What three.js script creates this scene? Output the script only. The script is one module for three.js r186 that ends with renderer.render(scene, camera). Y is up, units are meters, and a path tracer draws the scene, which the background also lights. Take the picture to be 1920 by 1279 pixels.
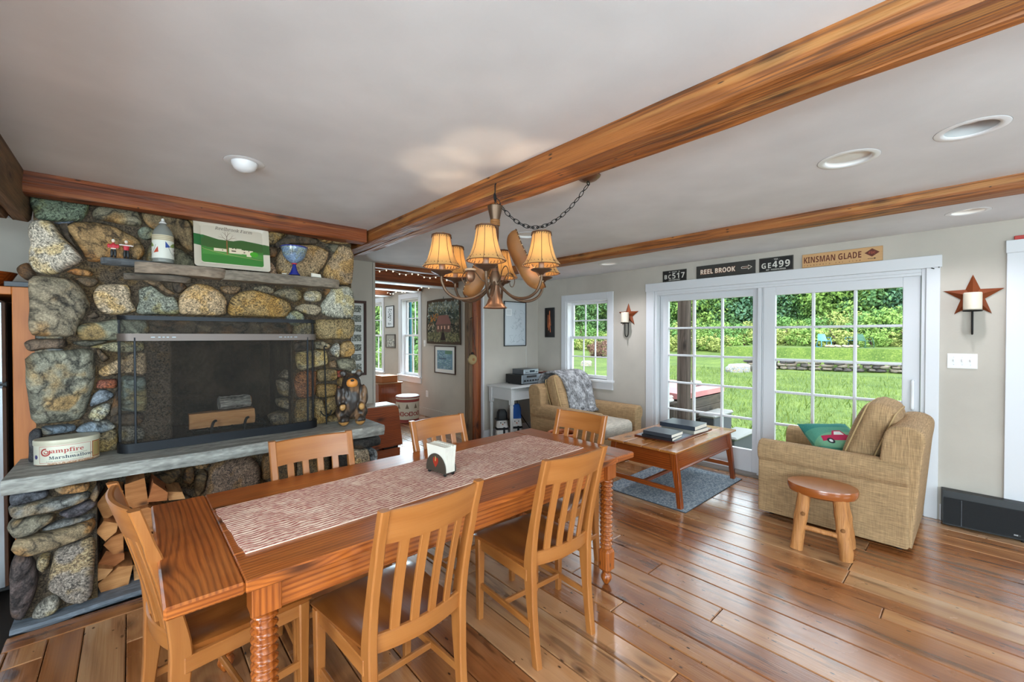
import * as THREE from 'three';
import { mergeGeometries, mergeVertices, toCreasedNormals } from 'three/addons/utils/BufferGeometryUtils.js';
import { RectAreaLightUniformsLib } from 'three/addons/lights/RectAreaLightUniformsLib.js';

// ---------------------------------------------------------------- camera, sky, sun, large lights, exposure
const scene = new THREE.Scene();
const FOCAL = 791, YAW = 47.9 * Math.PI / 180, PITCH = -0.69 * Math.PI / 180, EYE = 1.5;
const camera = new THREE.PerspectiveCamera(2 * Math.atan(639.5 / FOCAL) * 180 / Math.PI, 1920 / 1279, 0.05, 400);
const fwd = new THREE.Vector3(Math.cos(YAW) * Math.cos(PITCH), Math.sin(PITCH), -Math.sin(YAW) * Math.cos(PITCH));
camera.position.set(0, EYE, 0);
camera.lookAt(fwd.x, EYE + fwd.y, fwd.z);
const renderer = new THREE.WebGLRenderer({ antialias: true });
renderer.toneMapping = THREE.LinearToneMapping;
renderer.toneMappingExposure = 1.28;
renderer.shadowMap.enabled = true;
RectAreaLightUniformsLib.init();
scene.background = new THREE.Color().setRGB(0.8, 0.95, 1.03);
scene.backgroundIntensity = 3.4;
const sun = new THREE.DirectionalLight(0xfff1d8, 3.2);
sun.position.set(-16, 34, 13); sun.target.position.set(8, 0, -6);
sun.castShadow = true; sun.shadow.radius = 2; sun.shadow.mapSize.set(4096, 4096);
Object.assign(sun.shadow.camera, { left: -60, right: 60, top: 60, bottom: -60, near: 1, far: 140 });
scene.add(sun, sun.target);
// fill area lights in added kitchen windows behind the camera and the far-room windows
function windowFill(x, y, z, w, h, tx, ty, tz, power, color = 0xd4ecf9) {
  const l = new THREE.RectAreaLight(color, power, w, h);
  l.position.set(x, y, z); l.lookAt(tx, ty, tz); scene.add(l); return l;
}
windowFill(-0.2, 1.42, 3.13, 1.9, 1.3, -0.2, 1.42, 0, 9);
windowFill(2.9, 1.42, 3.13, 1.9, 1.3, 2.9, 1.42, 0, 4);
windowFill(-2.93, 1.42, 0.6, 1.9, 1.3, 0, 1.42, 0.6, 19);
windowFill(4.06, 1.4, -7.56, 0.7, 1.4, 0, 1.3, -7.56, 24, 0xd4ecf9);
windowFill(4.06, 1.4, -9.1, 0.7, 1.4, 0, 1.3, -9.1, 24, 0xd4ecf9);

// ---------------------------------------------------------------- helpers
const V = (x, y, z) => new THREE.Vector3(x, y, z);
const PI = Math.PI, sin = Math.sin, cos = Math.cos, clamp = THREE.MathUtils.clamp, lerp = THREE.MathUtils.lerp, smooth = (a, b, x) => THREE.MathUtils.smoothstep(x, a, b);
function rng(seed) { let s = seed >>> 0; return () => { s = (s + 0x6d2b79f5) | 0; let t = Math.imul(s ^ (s >>> 15), 1 | s); t = (t + Math.imul(t ^ (t >>> 7), 61 | t)) ^ t; return ((t ^ (t >>> 14)) >>> 0) / 4294967296; }; }
const R0 = rng(77);
const hash = (x, y, z) => { let h = Math.imul(x | 0, 374761393) + Math.imul(y | 0, 668265263) + Math.imul(z | 0, 2147483647 - 97 * 131); h = Math.imul(h ^ (h >>> 13), 1274126177); h ^= h >>> 16; return (h >>> 0) / 4294967296; };
const fade = (t) => t * t * (3 - 2 * t);
function vnoise(x, y, z = 0) {
  const xi = Math.floor(x), yi = Math.floor(y), zi = Math.floor(z), u = fade(x - xi), v = fade(y - yi), w = fade(z - zi);
  const a = lerp(lerp(hash(xi, yi, zi), hash(xi + 1, yi, zi), u), lerp(hash(xi, yi + 1, zi), hash(xi + 1, yi + 1, zi), u), v);
  if (w === 0) return a;
  return lerp(a, lerp(lerp(hash(xi, yi, zi + 1), hash(xi + 1, yi, zi + 1), u), lerp(hash(xi, yi + 1, zi + 1), hash(xi + 1, yi + 1, zi + 1), u), v), w);
}
const fbm3 = (x, y, z, o = 3) => { let s = 0, a = 0.5; for (let i = 0; i < o; i++) { s += a * vnoise(x, y, z); x = x * 2.03 + 7.1; y = y * 2.03 + 3.7; z = z * 2.03 + 1.3; a *= 0.5; } return s / (1 - Math.pow(0.5, o)); };
// noise that repeats: fx by fy cells in the first octave
const lattices = new Map();
function tfbm(u, v, fx, fy, o, seed) {
  const key = (fx * 512 + fy) * 8000 + o * 1000 + seed; let L = lattices.get(key);
  if (!L) { L = []; let a = 0.5, t = 0; for (let i = 0; i < o; i++) { const nx = fx << i, ny = fy << i, d = new Float32Array(nx * ny); for (let y = 0; y < ny; y++) for (let x = 0; x < nx; x++) d[y * nx + x] = hash(x, y, seed + i * 17); L.push([nx, ny, d, a]); t += a; a *= 0.5; } for (const l of L) l[3] /= t; lattices.set(key, L); }
  let s = 0; u -= Math.floor(u); v -= Math.floor(v);
  for (let i = 0; i < o; i++) {
    const [nx, ny, d, a] = L[i], x = u * nx, y = v * ny, xi = x | 0, yi = y | 0, fu = x - xi, fv = y - yi, p = fu * fu * (3 - 2 * fu), q = fv * fv * (3 - 2 * fv), x1 = xi + 1 === nx ? 0 : xi + 1, r0 = yi * nx, r1 = (yi + 1 === ny ? 0 : yi + 1) * nx;
    const e = d[r0 + xi], f = d[r1 + xi], g = e + (d[r0 + x1] - e) * p, h = f + (d[r1 + x1] - f) * p; s += a * (g + (h - g) * q);
  }
  return s;
}

// pixel of the photograph to a point on a plane of the room
const rt = V(sin(YAW), 0, cos(YAW)), upv = new THREE.Vector3().crossVectors(rt, fwd);
const ray = (px, py) => fwd.clone().addScaledVector(rt, (px - 960) / FOCAL).addScaledVector(upv, -(py - 639.5) / FOCAL);
const onZ = (px, py, z) => { const d = ray(px, py); return d.multiplyScalar(z / d.z).add(V(0, EYE, 0)); };
const onX = (px, py, x) => { const d = ray(px, py); return d.multiplyScalar(x / d.x).add(V(0, EYE, 0)); };
const onY = (px, py, y) => { const d = ray(px, py); return d.multiplyScalar((y - EYE) / d.y).add(V(0, EYE, 0)); };

const taken = new Map();
function numbered(name) { const n = taken.get(name) || 0; taken.set(name, n + 1); return n ? name + '_' + String(n).padStart(3, '0') : name; }
function tag(o, label, category, group, kind) {
  if (label) o.userData.label = label;
  if (category) o.userData.category = category;
  if (group) o.userData.group = group;
  if (kind) o.userData.kind = kind;
  return o;
}
function thing(name, label, category, pos = [0, 0, 0], turn = 0, group) {
  const o = new THREE.Group(); o.name = numbered(name); o.position.set(...pos); o.rotation.y = turn; scene.add(o); return tag(o, label, category, group);
}
function part(name, geo, mat, parent) {
  const g = Array.isArray(geo) ? join(geo) : geo;
  const m = new THREE.Mesh(g, mat); m.name = parent ? name : numbered(name); m.castShadow = m.receiveShadow = true; (parent || scene).add(m); return m;
}
function struct(name, geo, mat, label) { const m = part(name, geo, mat); m.userData.kind = 'structure'; if (label) m.userData.label = label; return m; }
function structGroup(name, label) { const g = new THREE.Group(); g.name = numbered(name); g.userData.kind = 'structure'; if (label) g.userData.label = label; scene.add(g); return g; }
function dup(root, pos, turn, label, group) {
  const r = root.clone(); r.name = numbered(root.name.replace(/_\d{3}$/, '')); scene.add(r); r.userData = { ...root.userData };
  if (pos) r.position.set(...pos); if (turn !== undefined) r.rotation.y = turn;
  if (label) r.userData.label = label; if (group) r.userData.group = group; return r;
}
function join(list) {
  const l = list.map((g) => { const n = g.index ? g.toNonIndexed() : g.clone(); for (const k of Object.keys(n.attributes)) if (!['position', 'normal', 'uv'].includes(k)) n.deleteAttribute(k); if (!n.attributes.normal) n.computeVertexNormals(); if (!n.attributes.uv) n.setAttribute('uv', new THREE.BufferAttribute(new Float32Array(n.attributes.position.count * 2), 2)); return n; });
  return mergeGeometries(l);
}
// uv in metres from the position: u runs along the grain axis
function uvm(geo, axis = 'x', off = 0, scale = 1) {
  const g = geo.index ? geo.toNonIndexed() : geo, p = g.attributes.position, n = g.attributes.normal || (g.computeVertexNormals(), g.attributes.normal), uv = new Float32Array(p.count * 2);
  const A = 'xyz'.indexOf(axis), B = (A + 1) % 3, C = (A + 2) % 3, get = (a, i, k) => a.array[i * 3 + k];
  for (let i = 0; i < p.count; i += 3) {
    const w = [0, 1, 2].map((k) => Math.abs(get(n, i, k) + get(n, i + 1, k) + get(n, i + 2, k)));
    const d = w[A] > 1.3 * Math.max(w[B], w[C]) ? A : w[B] > w[C] ? B : C, a = d === A ? B : A, b = d === A ? C : d === B ? C : B;
    for (let j = i; j < i + 3; j++) { uv[j * 2] = (get(p, j, a) + off) * scale; uv[j * 2 + 1] = (get(p, j, b) + off * 1.7) * scale; }
  }
  g.setAttribute('uv', new THREE.BufferAttribute(uv, 2)); return g;
}
// box with chamfered edges, centred at x, y, z
function bx(w, h, d, x = 0, y = 0, z = 0, b = 0.004, axis, off = 0) {
  b = Math.min(b, w / 2.2, h / 2.2, d / 2.2);
  const H = [w / 2, h / 2, d / 2], pos = [];
  const vert = (s, a) => s.map((q, k) => q * (H[k] - (k === a ? 0 : b)));
  const tri = (p, q, r) => { const n = [(q[1] - p[1]) * (r[2] - p[2]) - (q[2] - p[2]) * (r[1] - p[1]), (q[2] - p[2]) * (r[0] - p[0]) - (q[0] - p[0]) * (r[2] - p[2]), (q[0] - p[0]) * (r[1] - p[1]) - (q[1] - p[1]) * (r[0] - p[0])]; const c = n[0] * (p[0] + q[0] + r[0]) + n[1] * (p[1] + q[1] + r[1]) + n[2] * (p[2] + q[2] + r[2]); c > 0 ? pos.push(...p, ...q, ...r) : pos.push(...p, ...r, ...q); };
  const quad = (p, q, r, s) => { tri(p, q, r); tri(p, r, s); };
  for (let a = 0; a < 3; a++) {
    const u = (a + 1) % 3, v = (a + 2) % 3;
    for (const s of [-1, 1]) { const c = (i, j) => { const e = [0, 0, 0]; e[a] = s; e[u] = i; e[v] = j; return vert(e, a); }; quad(c(-1, -1), c(1, -1), c(1, 1), c(-1, 1)); }
    for (const i of [-1, 1]) for (const j of [-1, 1]) { const c = (t, f) => { const e = [0, 0, 0]; e[a] = t; e[u] = i; e[v] = j; return vert(e, f); }; quad(c(-1, u), c(1, u), c(1, v), c(-1, v)); }
  }
  for (const i of [-1, 1]) for (const j of [-1, 1]) for (const k of [-1, 1]) tri(vert([i, j, k], 0), vert([i, j, k], 1), vert([i, j, k], 2));
  const g = new THREE.BufferGeometry(); g.setAttribute('position', new THREE.Float32BufferAttribute(pos, 3)); g.computeVertexNormals(); g.translate(x, y, z);
  return uvm(g, axis || (w >= h && w >= d ? 'x' : h >= d ? 'y' : 'z'), off);
}
const span = (x0, x1, y0, y1, z0, z1, b, axis, off) => bx(x1 - x0, y1 - y0, z1 - z0, (x0 + x1) / 2, (y0 + y1) / 2, (z0 + z1) / 2, b, axis, off);
// skin over closed sections of equal point count
function loft(secs, { cap = true, crease = 0.6, axis = null, closed = false } = {}) {
  const n = secs[0].length, pos = [], idx = [];
  for (const s of secs) for (const p of s) pos.push(p.x, p.y, p.z);
  const m = secs.length, last = closed ? m : m - 1;
  for (let i = 0; i < last; i++) for (let j = 0; j < n; j++) { const a = i * n + j, b = i * n + (j + 1) % n, c = ((i + 1) % m) * n + j, d = ((i + 1) % m) * n + (j + 1) % n; idx.push(a, b, c, b, d, c); }
  if (cap && !closed) for (const [k, flip] of [[0, false], [m - 1, true]]) {
    const c = secs[k].reduce((s, p) => s.add(p), V(0, 0, 0)).multiplyScalar(1 / n), ci = pos.length / 3; pos.push(c.x, c.y, c.z);
    for (let j = 0; j < n; j++) { const a = k * n + j, b = k * n + (j + 1) % n; flip ? idx.push(a, b, ci) : idx.push(b, a, ci); }
  }
  let g = new THREE.BufferGeometry(); g.setAttribute('position', new THREE.Float32BufferAttribute(pos, 3)); g.setIndex(idx);
  g = orient(g);
  g = toCreasedNormals(g, crease); return uvm(g, axis || 'y');
}
function orient(g) { // turn the faces outward by the signed volume
  const p = g.attributes.position.array, ix = g.index.array; let v = 0;
  for (let i = 0; i < ix.length; i += 3) { const [a, b, c] = [ix[i] * 3, ix[i + 1] * 3, ix[i + 2] * 3]; v += p[a] * (p[b + 1] * p[c + 2] - p[b + 2] * p[c + 1]) - p[a + 1] * (p[b] * p[c + 2] - p[b + 2] * p[c]) + p[a + 2] * (p[b] * p[c + 1] - p[b + 1] * p[c]); }
  if (v < 0) { const out = Array.from(ix); for (let i = 0; i < out.length; i += 3) [out[i + 1], out[i + 2]] = [out[i + 2], out[i + 1]]; g.setIndex(out); }
  return g;
}
// chamfered rectangle: centre, half vectors
function rect(c, a, b, k = 0.2) {
  const q = (s, t) => c.clone().addScaledVector(a, s).addScaledVector(b, t), m = 1 - k, la = a.length(), lb = b.length(), kk = Math.min(la, lb) * k, ma = 1 - kk / la, mb = 1 - kk / lb;
  return [q(1, -mb), q(1, mb), q(ma, 1), q(-ma, 1), q(-1, mb), q(-1, -mb), q(-ma, -1), q(ma, -1)];
}
const ring = (c, r, n, a = V(1, 0, 0), b = V(0, 0, 1), f = () => 1) => Array.from({ length: n }, (_, i) => { const t = i / n * 2 * PI, q = r * f(t); return c.clone().addScaledVector(a, cos(t) * q).addScaledVector(b, sin(t) * q); });
const lathe = (pts, seg = 32) => new THREE.LatheGeometry(pts.map(([r, y]) => new THREE.Vector2(r, y)), seg);
const tube = (pts, r, seg = 32, rs = 8, closed = false, tension = 0.5) => new THREE.TubeGeometry(new THREE.CatmullRomCurve3(pts.map((p) => (p.isVector3 ? p : V(...p))), closed, 'catmullrom', tension), seg, r, rs, closed);
const at = (g, x, y, z) => g.translate(x, y, z);
function rod(a, b, r0, r1 = r0, seg = 10) { const d = b.clone().sub(a), L = d.length(), g = new THREE.CylinderGeometry(r1, r0, L, seg); g.translate(0, L / 2, 0); g.applyQuaternion(new THREE.Quaternion().setFromUnitVectors(V(0, 1, 0), d.normalize())); g.translate(a.x, a.y, a.z); return g; }
function prism(pts, depth, bevel = 0.004, seg = 1) { // outline in x, y, drawn out along +z
  const s = new THREE.Shape(pts.map(([x, y]) => new THREE.Vector2(x, y)));
  return new THREE.ExtrudeGeometry(s, { depth: Math.max(depth - 2 * bevel, 0.0005), bevelEnabled: bevel > 0, bevelThickness: bevel, bevelSize: bevel, bevelOffset: -bevel, bevelSegments: seg, curveSegments: 10 }).translate(0, 0, bevel);
}
// surface nets over a distance function
function nets(f, lo, hi, c) {
  const N = [0, 1, 2].map((k) => Math.ceil((hi[k] - lo[k]) / c) + 1), [nx, ny, nz] = N, id = (x, y, z) => (z * ny + y) * nx + x, val = new Float32Array(nx * ny * nz);
  for (let z = 0; z < nz; z++) for (let y = 0; y < ny; y++) for (let x = 0; x < nx; x++) val[id(x, y, z)] = f(lo[0] + x * c, lo[1] + y * c, lo[2] + z * c);
  const vid = new Int32Array(nx * ny * nz).fill(-1), pos = [], idx = [];
  for (let z = 0; z < nz - 1; z++) for (let y = 0; y < ny - 1; y++) for (let x = 0; x < nx - 1; x++) {
    let sx = 0, sy = 0, sz = 0, n = 0; const v = [];
    for (let k = 0; k < 8; k++) v.push(val[id(x + (k & 1), y + (k >> 1 & 1), z + (k >> 2))]);
    for (let a = 0; a < 8; a++) for (const bit of [1, 2, 4]) { const b = a | bit; if (b === a) continue; if ((v[a] < 0) !== (v[b] < 0)) { const t = v[a] / (v[a] - v[b]); sx += (a & 1) + (bit === 1 ? t : 0); sy += (a >> 1 & 1) + (bit === 2 ? t : 0); sz += (a >> 2) + (bit === 4 ? t : 0); n++; } }
    if (n) { vid[id(x, y, z)] = pos.length / 3; pos.push(lo[0] + (x + sx / n) * c, lo[1] + (y + sy / n) * c, lo[2] + (z + sz / n) * c); }
  }
  const quad = (a, b, d, e, flip) => { if (a < 0 || b < 0 || d < 0 || e < 0) return; flip ? idx.push(a, d, b, a, e, d) : idx.push(a, b, d, a, d, e); };
  for (let z = 1; z < nz - 1; z++) for (let y = 1; y < ny - 1; y++) for (let x = 1; x < nx - 1; x++) {
    const s = val[id(x, y, z)] < 0;
    if (s !== val[id(x + 1, y, z)] < 0) quad(vid[id(x, y - 1, z - 1)], vid[id(x, y, z - 1)], vid[id(x, y, z)], vid[id(x, y - 1, z)], !s);
    if (s !== val[id(x, y + 1, z)] < 0) quad(vid[id(x - 1, y, z - 1)], vid[id(x - 1, y, z)], vid[id(x, y, z)], vid[id(x, y, z - 1)], !s);
    if (s !== val[id(x, y, z + 1)] < 0) quad(vid[id(x - 1, y - 1, z)], vid[id(x, y - 1, z)], vid[id(x, y, z)], vid[id(x - 1, y, z)], !s);
  }
  const g = new THREE.BufferGeometry(); g.setAttribute('position', new THREE.Float32BufferAttribute(pos, 3)); g.setIndex(idx); orient(g); g.computeVertexNormals(); return uvm(g, 'y');
}
const ell = (x, y, z, cx, cy, cz, rx, ry, rz) => { const d = Math.hypot((x - cx) / rx, (y - cy) / ry, (z - cz) / rz); return (d - 1) * Math.min(rx, ry, rz); };
const smin = (a, b, k) => { const h = clamp(0.5 + 0.5 * (b - a) / k, 0, 1); return lerp(b, a, h) - k * h * (1 - h); };
// puffy cushion: rounded box with domed faces
function cushion(w, h, d, n = 16, dome = 0.03, seed = 1) {
  const g = new THREE.BoxGeometry(w, h, d, n, Math.max(4, n >> 1), n), p = g.attributes.position, r = Math.min(w, h, d) * 0.32;
  for (let i = 0; i < p.count; i++) {
    let x = p.getX(i), y = p.getY(i), z = p.getZ(i); const u = x / (w / 2), v = y / (h / 2), q = z / (d / 2);
    const c = V(clamp(x, -w / 2 + r, w / 2 - r), clamp(y, -h / 2 + r, h / 2 - r), clamp(z, -d / 2 + r, d / 2 - r)), o = V(x, y, z).sub(c);
    if (o.lengthSq() > 1e-12) { o.normalize().multiplyScalar(r); x = c.x + o.x; y = c.y + o.y; z = c.z + o.z; }
    const wv = 0.008 * (fbm3(u * 2 + seed, v * 2, q * 2 + seed, 2) - 0.5);
    x += dome * 0.6 * u * (1 - v * v) * (1 - q * q) * (Math.abs(u) > 0.99 ? 1 : 0); y += dome * v * (1 - u * u) * (1 - q * q) + wv; z += dome * q * (1 - u * u) * (1 - v * v) * (Math.abs(q) > 0.99 ? 1 : 0.2) + wv;
    p.setXYZ(i, x, y, z);
  }
  const gg = mergeVertices((g.deleteAttribute('uv'), g.deleteAttribute('normal'), g), 1e-4); gg.computeVertexNormals(); return uvm(gg, 'x');
}
// ---------------------------------------------------------------- textures
function tex(w, h, f, srgb = true, rep = [1, 1]) {
  const d = new Uint8Array(w * h * 4);
  for (let y = 0; y < h; y++) for (let x = 0; x < w; x++) { const c = f((x + 0.5) / w, (y + 0.5) / h), o = (y * w + x) * 4; if (typeof c === 'number') d[o] = d[o + 1] = d[o + 2] = clamp(c * 255, 0, 255); else { d[o] = clamp(c[0], 0, 255); d[o + 1] = clamp(c[1], 0, 255); d[o + 2] = clamp(c[2], 0, 255); } d[o + 3] = 255; }
  const t = new THREE.DataTexture(d, w, h); t.wrapS = t.wrapT = THREE.RepeatWrapping; t.magFilter = THREE.LinearFilter; t.minFilter = THREE.LinearMipmapLinearFilter; t.repeat.set(...rep); if (srgb) t.colorSpace = THREE.SRGBColorSpace; t.needsUpdate = true; return t;
}
const mixc = (a, b, t) => [lerp(a[0], b[0], t), lerp(a[1], b[1], t), lerp(a[2], b[2], t)];
const hex = (h) => [h >> 16 & 255, h >> 8 & 255, h & 255];
// a wood board face: u along the grain (len metres), v across (wide metres)
function woodTex(seed, light, dark, o = {}) {
  const { wf = [5, 5], w = 1024, h = 512, rings = 9, warp = 1.4, fine = 0.35, contrast = 0.8, knots = 3, wear = 0, wearc = 0xd9b48a, marks = 0, len = 2, wide = 0.6 } = o, L = hex(light), D = hex(dark), W = hex(wearc), r = rng(seed);
  const ks = Array.from({ length: knots }, () => [r(), r(), 0.012 + 0.02 * r()]), mk = Array.from({ length: marks }, () => [r(), r(), 0.002 + 0.009 * r(), 0.002 + 0.005 * r()]);
  const color = (u, v) => {
    let bend = 0, kn = 0;
    for (const [a, b, s] of ks) { let du = Math.abs(u - a), dv = Math.abs(v - b); du = Math.min(du, 1 - du) * len; dv = Math.min(dv, 1 - dv) * wide; const q = (du * du * 0.2 + dv * dv) / (s * s); if (q < 24) { bend += 1.6 * Math.exp(-q * 0.25); kn = Math.max(kn, Math.exp(-q * 1.6)); } }
    const d = v * rings + warp * tfbm(u, v, 2, 3, 3, seed) * 2 + bend, ringv = Math.pow(0.5 + 0.5 * sin(2 * PI * d), 2.2);
    const f = tfbm(u, v, 12, 220, 3, seed + 5), streak = tfbm(u, v, 4, 60, 2, seed + 9), big = tfbm(u, v, 3, 5, 3, seed + 21);
    let t = clamp(0.25 + contrast * (0.45 * ringv + 0.35 * (streak - 0.5)) + fine * (f - 0.5) + 0.5 * (big - 0.5), 0, 1);
    let c = mixc(L, D, t); c = mixc(c, mixc(D, [25, 14, 8], 0.6), kn * 0.85);
    if (wear) { const ww = smooth(0.52, 0.72, tfbm(u, v, wf[0], wf[1], 5, seed + 31)) * wear; c = mixc(c, W, ww); const dk = smooth(0.62, 0.74, tfbm(u, v, wf[0] * 2 - 1, wf[1] * 3 - 1, 4, seed + 44)); c = mixc(c, [60, 38, 24], dk * wear * 0.7); }
    return c;
  };
  const t = tex(w, h, color, true, [1 / len, 1 / wide]), D8 = t.image.data;
  for (const [a, b, sa, sb] of mk) { // dents and nail marks
    const rx = sa * 1.6 / len * w, ry = sb / wide * h;
    for (let y = Math.ceil(b * h - ry); y < b * h + ry; y++) for (let x = Math.ceil(a * w - rx); x < a * w + rx; x++) { const q = ((x - a * w) / rx) ** 2 + ((y - b * h) / ry) ** 2; if (q < 1) { const o = ((((y % h) + h) % h) * w + ((x % w) + w) % w) * 4, k = 0.8 * (1 - q); for (let j = 0; j < 3; j++) D8[o + j] = lerp(D8[o + j], [38, 24, 16][j], k); } }
  }
  return t;
}
const T = {};
T.floor = woodTex(11, 0xbd8f64, 0x82573a, { w: 2048, h: 1024, rings: 8, contrast: 0.7, knots: 7, wear: 0.55, wearc: 0xc8a583, marks: 120, len: 3.2, wide: 1.2, wf: [5, 9] });
T.beam = woodTex(23, 0xb67a42, 0x724420, { rings: 4, contrast: 0.8, fine: 0.7, knots: 4, wear: 0.6, wearc: 0xcaa26c, marks: 14, len: 2.4, wide: 0.5, warp: 0.8, wf: [3, 14] });
T.table = woodTex(31, 0xbe7a3c, 0x743e18, { rings: 34, contrast: 1.05, fine: 0.5, knots: 3, wear: 0.12, marks: 10, len: 1.6, wide: 0.6, warp: 1.6 });
T.chair = woodTex(41, 0xc79560, 0xa8713c, { w: 512, h: 512, rings: 6, contrast: 0.5, fine: 0.3, knots: 0, len: 1, wide: 0.4, warp: 1.2 });
T.pine = woodTex(47, 0xd09a62, 0xa8703a, { w: 512, h: 512, rings: 5, contrast: 0.5, fine: 0.3, knots: 2, len: 1, wide: 0.5 });
T.log = woodTex(53, 0xd4ab80, 0xa5784e, { w: 512, h: 256, rings: 7, contrast: 0.6, fine: 0.8, knots: 1, len: 0.6, wide: 0.3 });
T.weathered = woodTex(59, 0x8d8079, 0x554b45, { w: 512, h: 256, rings: 4, contrast: 0.8, fine: 0.9, knots: 2, len: 1.4, wide: 0.3 });
T.grainBump = tex(512, 512, (u, v) => 0.55 * tfbm(u, v, 6, 120, 3, 3) + 0.45 * tfbm(u, v, 3, 14, 3, 8), false, [1, 2]);
T.hewn = tex(512, 512, (u, v) => 0.5 * tfbm(u, v, 4, 16, 4, 63) + 0.3 * tfbm(u, v, 10, 60, 2, 64) + 0.2 * Math.pow(tfbm(u, v, 5, 9, 2, 66), 2), false, [0.9, 2.2]);
// stone faces: grey value round 0.75 that the stone's own colour multiplies
T.granite = tex(1024, 1024, (u, v) => { const b = tfbm(u, v, 5, 5, 5, 71), s = tfbm(u, v, 150, 150, 2, 72), s2 = tfbm(u, v, 90, 90, 2, 75), m = tfbm(u, v, 7, 7, 3, 78); let k = 0.72 + 0.36 * (b - 0.5) + 0.5 * (s - 0.5); if (s2 > 0.68) k += 0.22; if (s2 < 0.33) k -= 0.26; const w = smooth(0.5, 0.7, m) * 0.16; return [255 * k * (1 + w * 0.6), 255 * k * (1 + w * 0.12), 255 * k * (1 - w)]; }, true, [1.7, 1.7]);
T.veined = tex(1024, 1024, (u, v) => { const wv = tfbm(u, v, 3, 3, 3, 81), d = tfbm((u + 0.15 * wv) % 1, v, 4, 22, 4, 82), r = 1 - Math.abs(2 * tfbm(u, v, 6, 9, 4, 84) - 1), s = tfbm(u, v, 120, 120, 2, 86), rust = smooth(0.55, 0.75, tfbm(u, v, 4, 4, 4, 88)); let k = 0.72 + 0.55 * (d - 0.5) + 0.4 * (s - 0.5) - 0.35 * Math.pow(r, 9); return [255 * k * (1 + 0.22 * rust), 255 * k * (1 + 0.02 * rust), 255 * k * (1 - 0.22 * rust)]; }, true, [1.8, 1.8]);
T.stoneBump = tex(1024, 1024, (u, v) => 0.5 * tfbm(u, v, 6, 6, 6, 91) + 0.3 * tfbm(u, v, 40, 40, 3, 93) + 0.2 * (1 - Math.abs(2 * tfbm(u, v, 9, 9, 4, 95) - 1)), false, [1.6, 1.6]);
T.slab = tex(1024, 512, (u, v) => { const l = tfbm(u, v, 3, 26, 4, 101), s = tfbm(u, v, 40, 60, 3, 103), big = tfbm(u, v, 4, 5, 3, 105); const k = 0.78 + 0.32 * (l - 0.5) + 0.3 * (s - 0.5) + 0.2 * (big - 0.5); return [255 * k, 255 * k, 255 * k]; }, true, [0.8, 1.6]);
T.linen = tex(512, 512, (u, v) => { const a = tfbm(u, v, 8, 170, 2, 111), b = tfbm(u, v, 170, 8, 2, 113), c = tfbm(u, v, 5, 5, 3, 117); const k = 0.8 + 0.3 * (a - 0.5) + 0.16 * (b - 0.5) + 0.08 * (c - 0.5); return k; }, true, [2.4, 2.4]);
T.linenBump = tex(512, 512, (u, v) => 0.5 * tfbm(u, v, 20, 256, 1, 121) + 0.5 * tfbm(u, v, 256, 20, 1, 123), false, [2.4, 2.4]);
T.fur = tex(512, 512, (u, v) => { const a = tfbm(u, v, 60, 30, 3, 131), b = tfbm(u, v, 9, 9, 4, 133); return 0.62 + 0.5 * (a - 0.5) + 0.6 * (b - 0.5); }, true, [2, 2]);
T.rug = tex(512, 512, (u, v) => { const n = 48, row = Math.floor(v * n), x = u * n * 0.7 + (row % 2) * 0.5, cx = x - Math.floor(x), cy = v * n - row, h = hash(Math.floor(x) % 34, row, 5), e = Math.min(1, 3 * Math.min(cx, 1 - cx, cy, 1 - cy)); const b = mixc([122, 138, 152], [208, 214, 218], h); return mixc([92, 106, 120], b, 0.35 + 0.65 * e); }, true, [1.5, 1.5]);
T.rugBump = tex(512, 512, (u, v) => { const n = 48, row = Math.floor(v * n), x = u * n * 0.7 + (row % 2) * 0.5, cx = x - Math.floor(x), cy = v * n - row; return sin(PI * cx) * sin(PI * cy); }, false, [1.5, 1.5]);
T.runner = tex(512, 512, (u, v) => { const n = 26, w = v * n + 0.7 * (tfbm(u, v, 14, 8, 3, 141) - 0.5), f = w - Math.floor(w), red = 1 - smooth(0.02, 0.14, Math.abs(f - 0.5) + 0.1 * (tfbm(u, v, 60, 26, 2, 143) - 0.5)), br = tfbm(u, v, 70, 52, 2, 145), c = mixc([232, 206, 186], [214, 178, 160], br); return mixc(c, [126, 46, 42], red * (0.7 + 0.3 * smooth(0.3, 0.5, br))); }, true, [1.3, 2.13]);
T.grass = tex(1024, 1024, (u, v) => { const a = tfbm(u, v, 6, 6, 5, 151), b = tfbm(u, v, 120, 120, 3, 153), c = tfbm(u, v, 200, 40, 2, 155); const t = clamp(0.5 + 0.9 * (a - 0.5) + 0.9 * (b - 0.5), 0, 1); const k = mixc([74, 112, 34], [158, 186, 84], t); return mixc(k, [202, 214, 132], smooth(0.66, 0.8, c) * 0.6); }, true, [0.22, 0.22]);
T.bark = tex(512, 512, (u, v) => { const a = tfbm(u, v, 5, 26, 4, 161), b = tfbm(u, v, 40, 60, 2, 163); return 0.55 + 0.7 * (a - 0.5) + 0.4 * (b - 0.5); }, true, [1.2, 3]);
T.fine = tex(512, 512, (u, v) => 0.5 * tfbm(u, v, 90, 90, 3, 171) + 0.5 * tfbm(u, v, 14, 14, 3, 173), false, [1, 1]);
T.speck = tex(512, 512, (u, v) => { const a = tfbm(u, v, 6, 6, 4, 181); return 0.93 + 0.09 * (a - 0.5); }, true, [0.6, 0.6]);
T.soot = tex(512, 512, (u, v) => { const a = tfbm(u, v, 4, 4, 5, 191), b = tfbm(u, v, 60, 60, 2, 193); return 0.6 + 0.7 * (a - 0.5) + 0.25 * (b - 0.5); }, true, [1.2, 1.2]);
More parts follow.
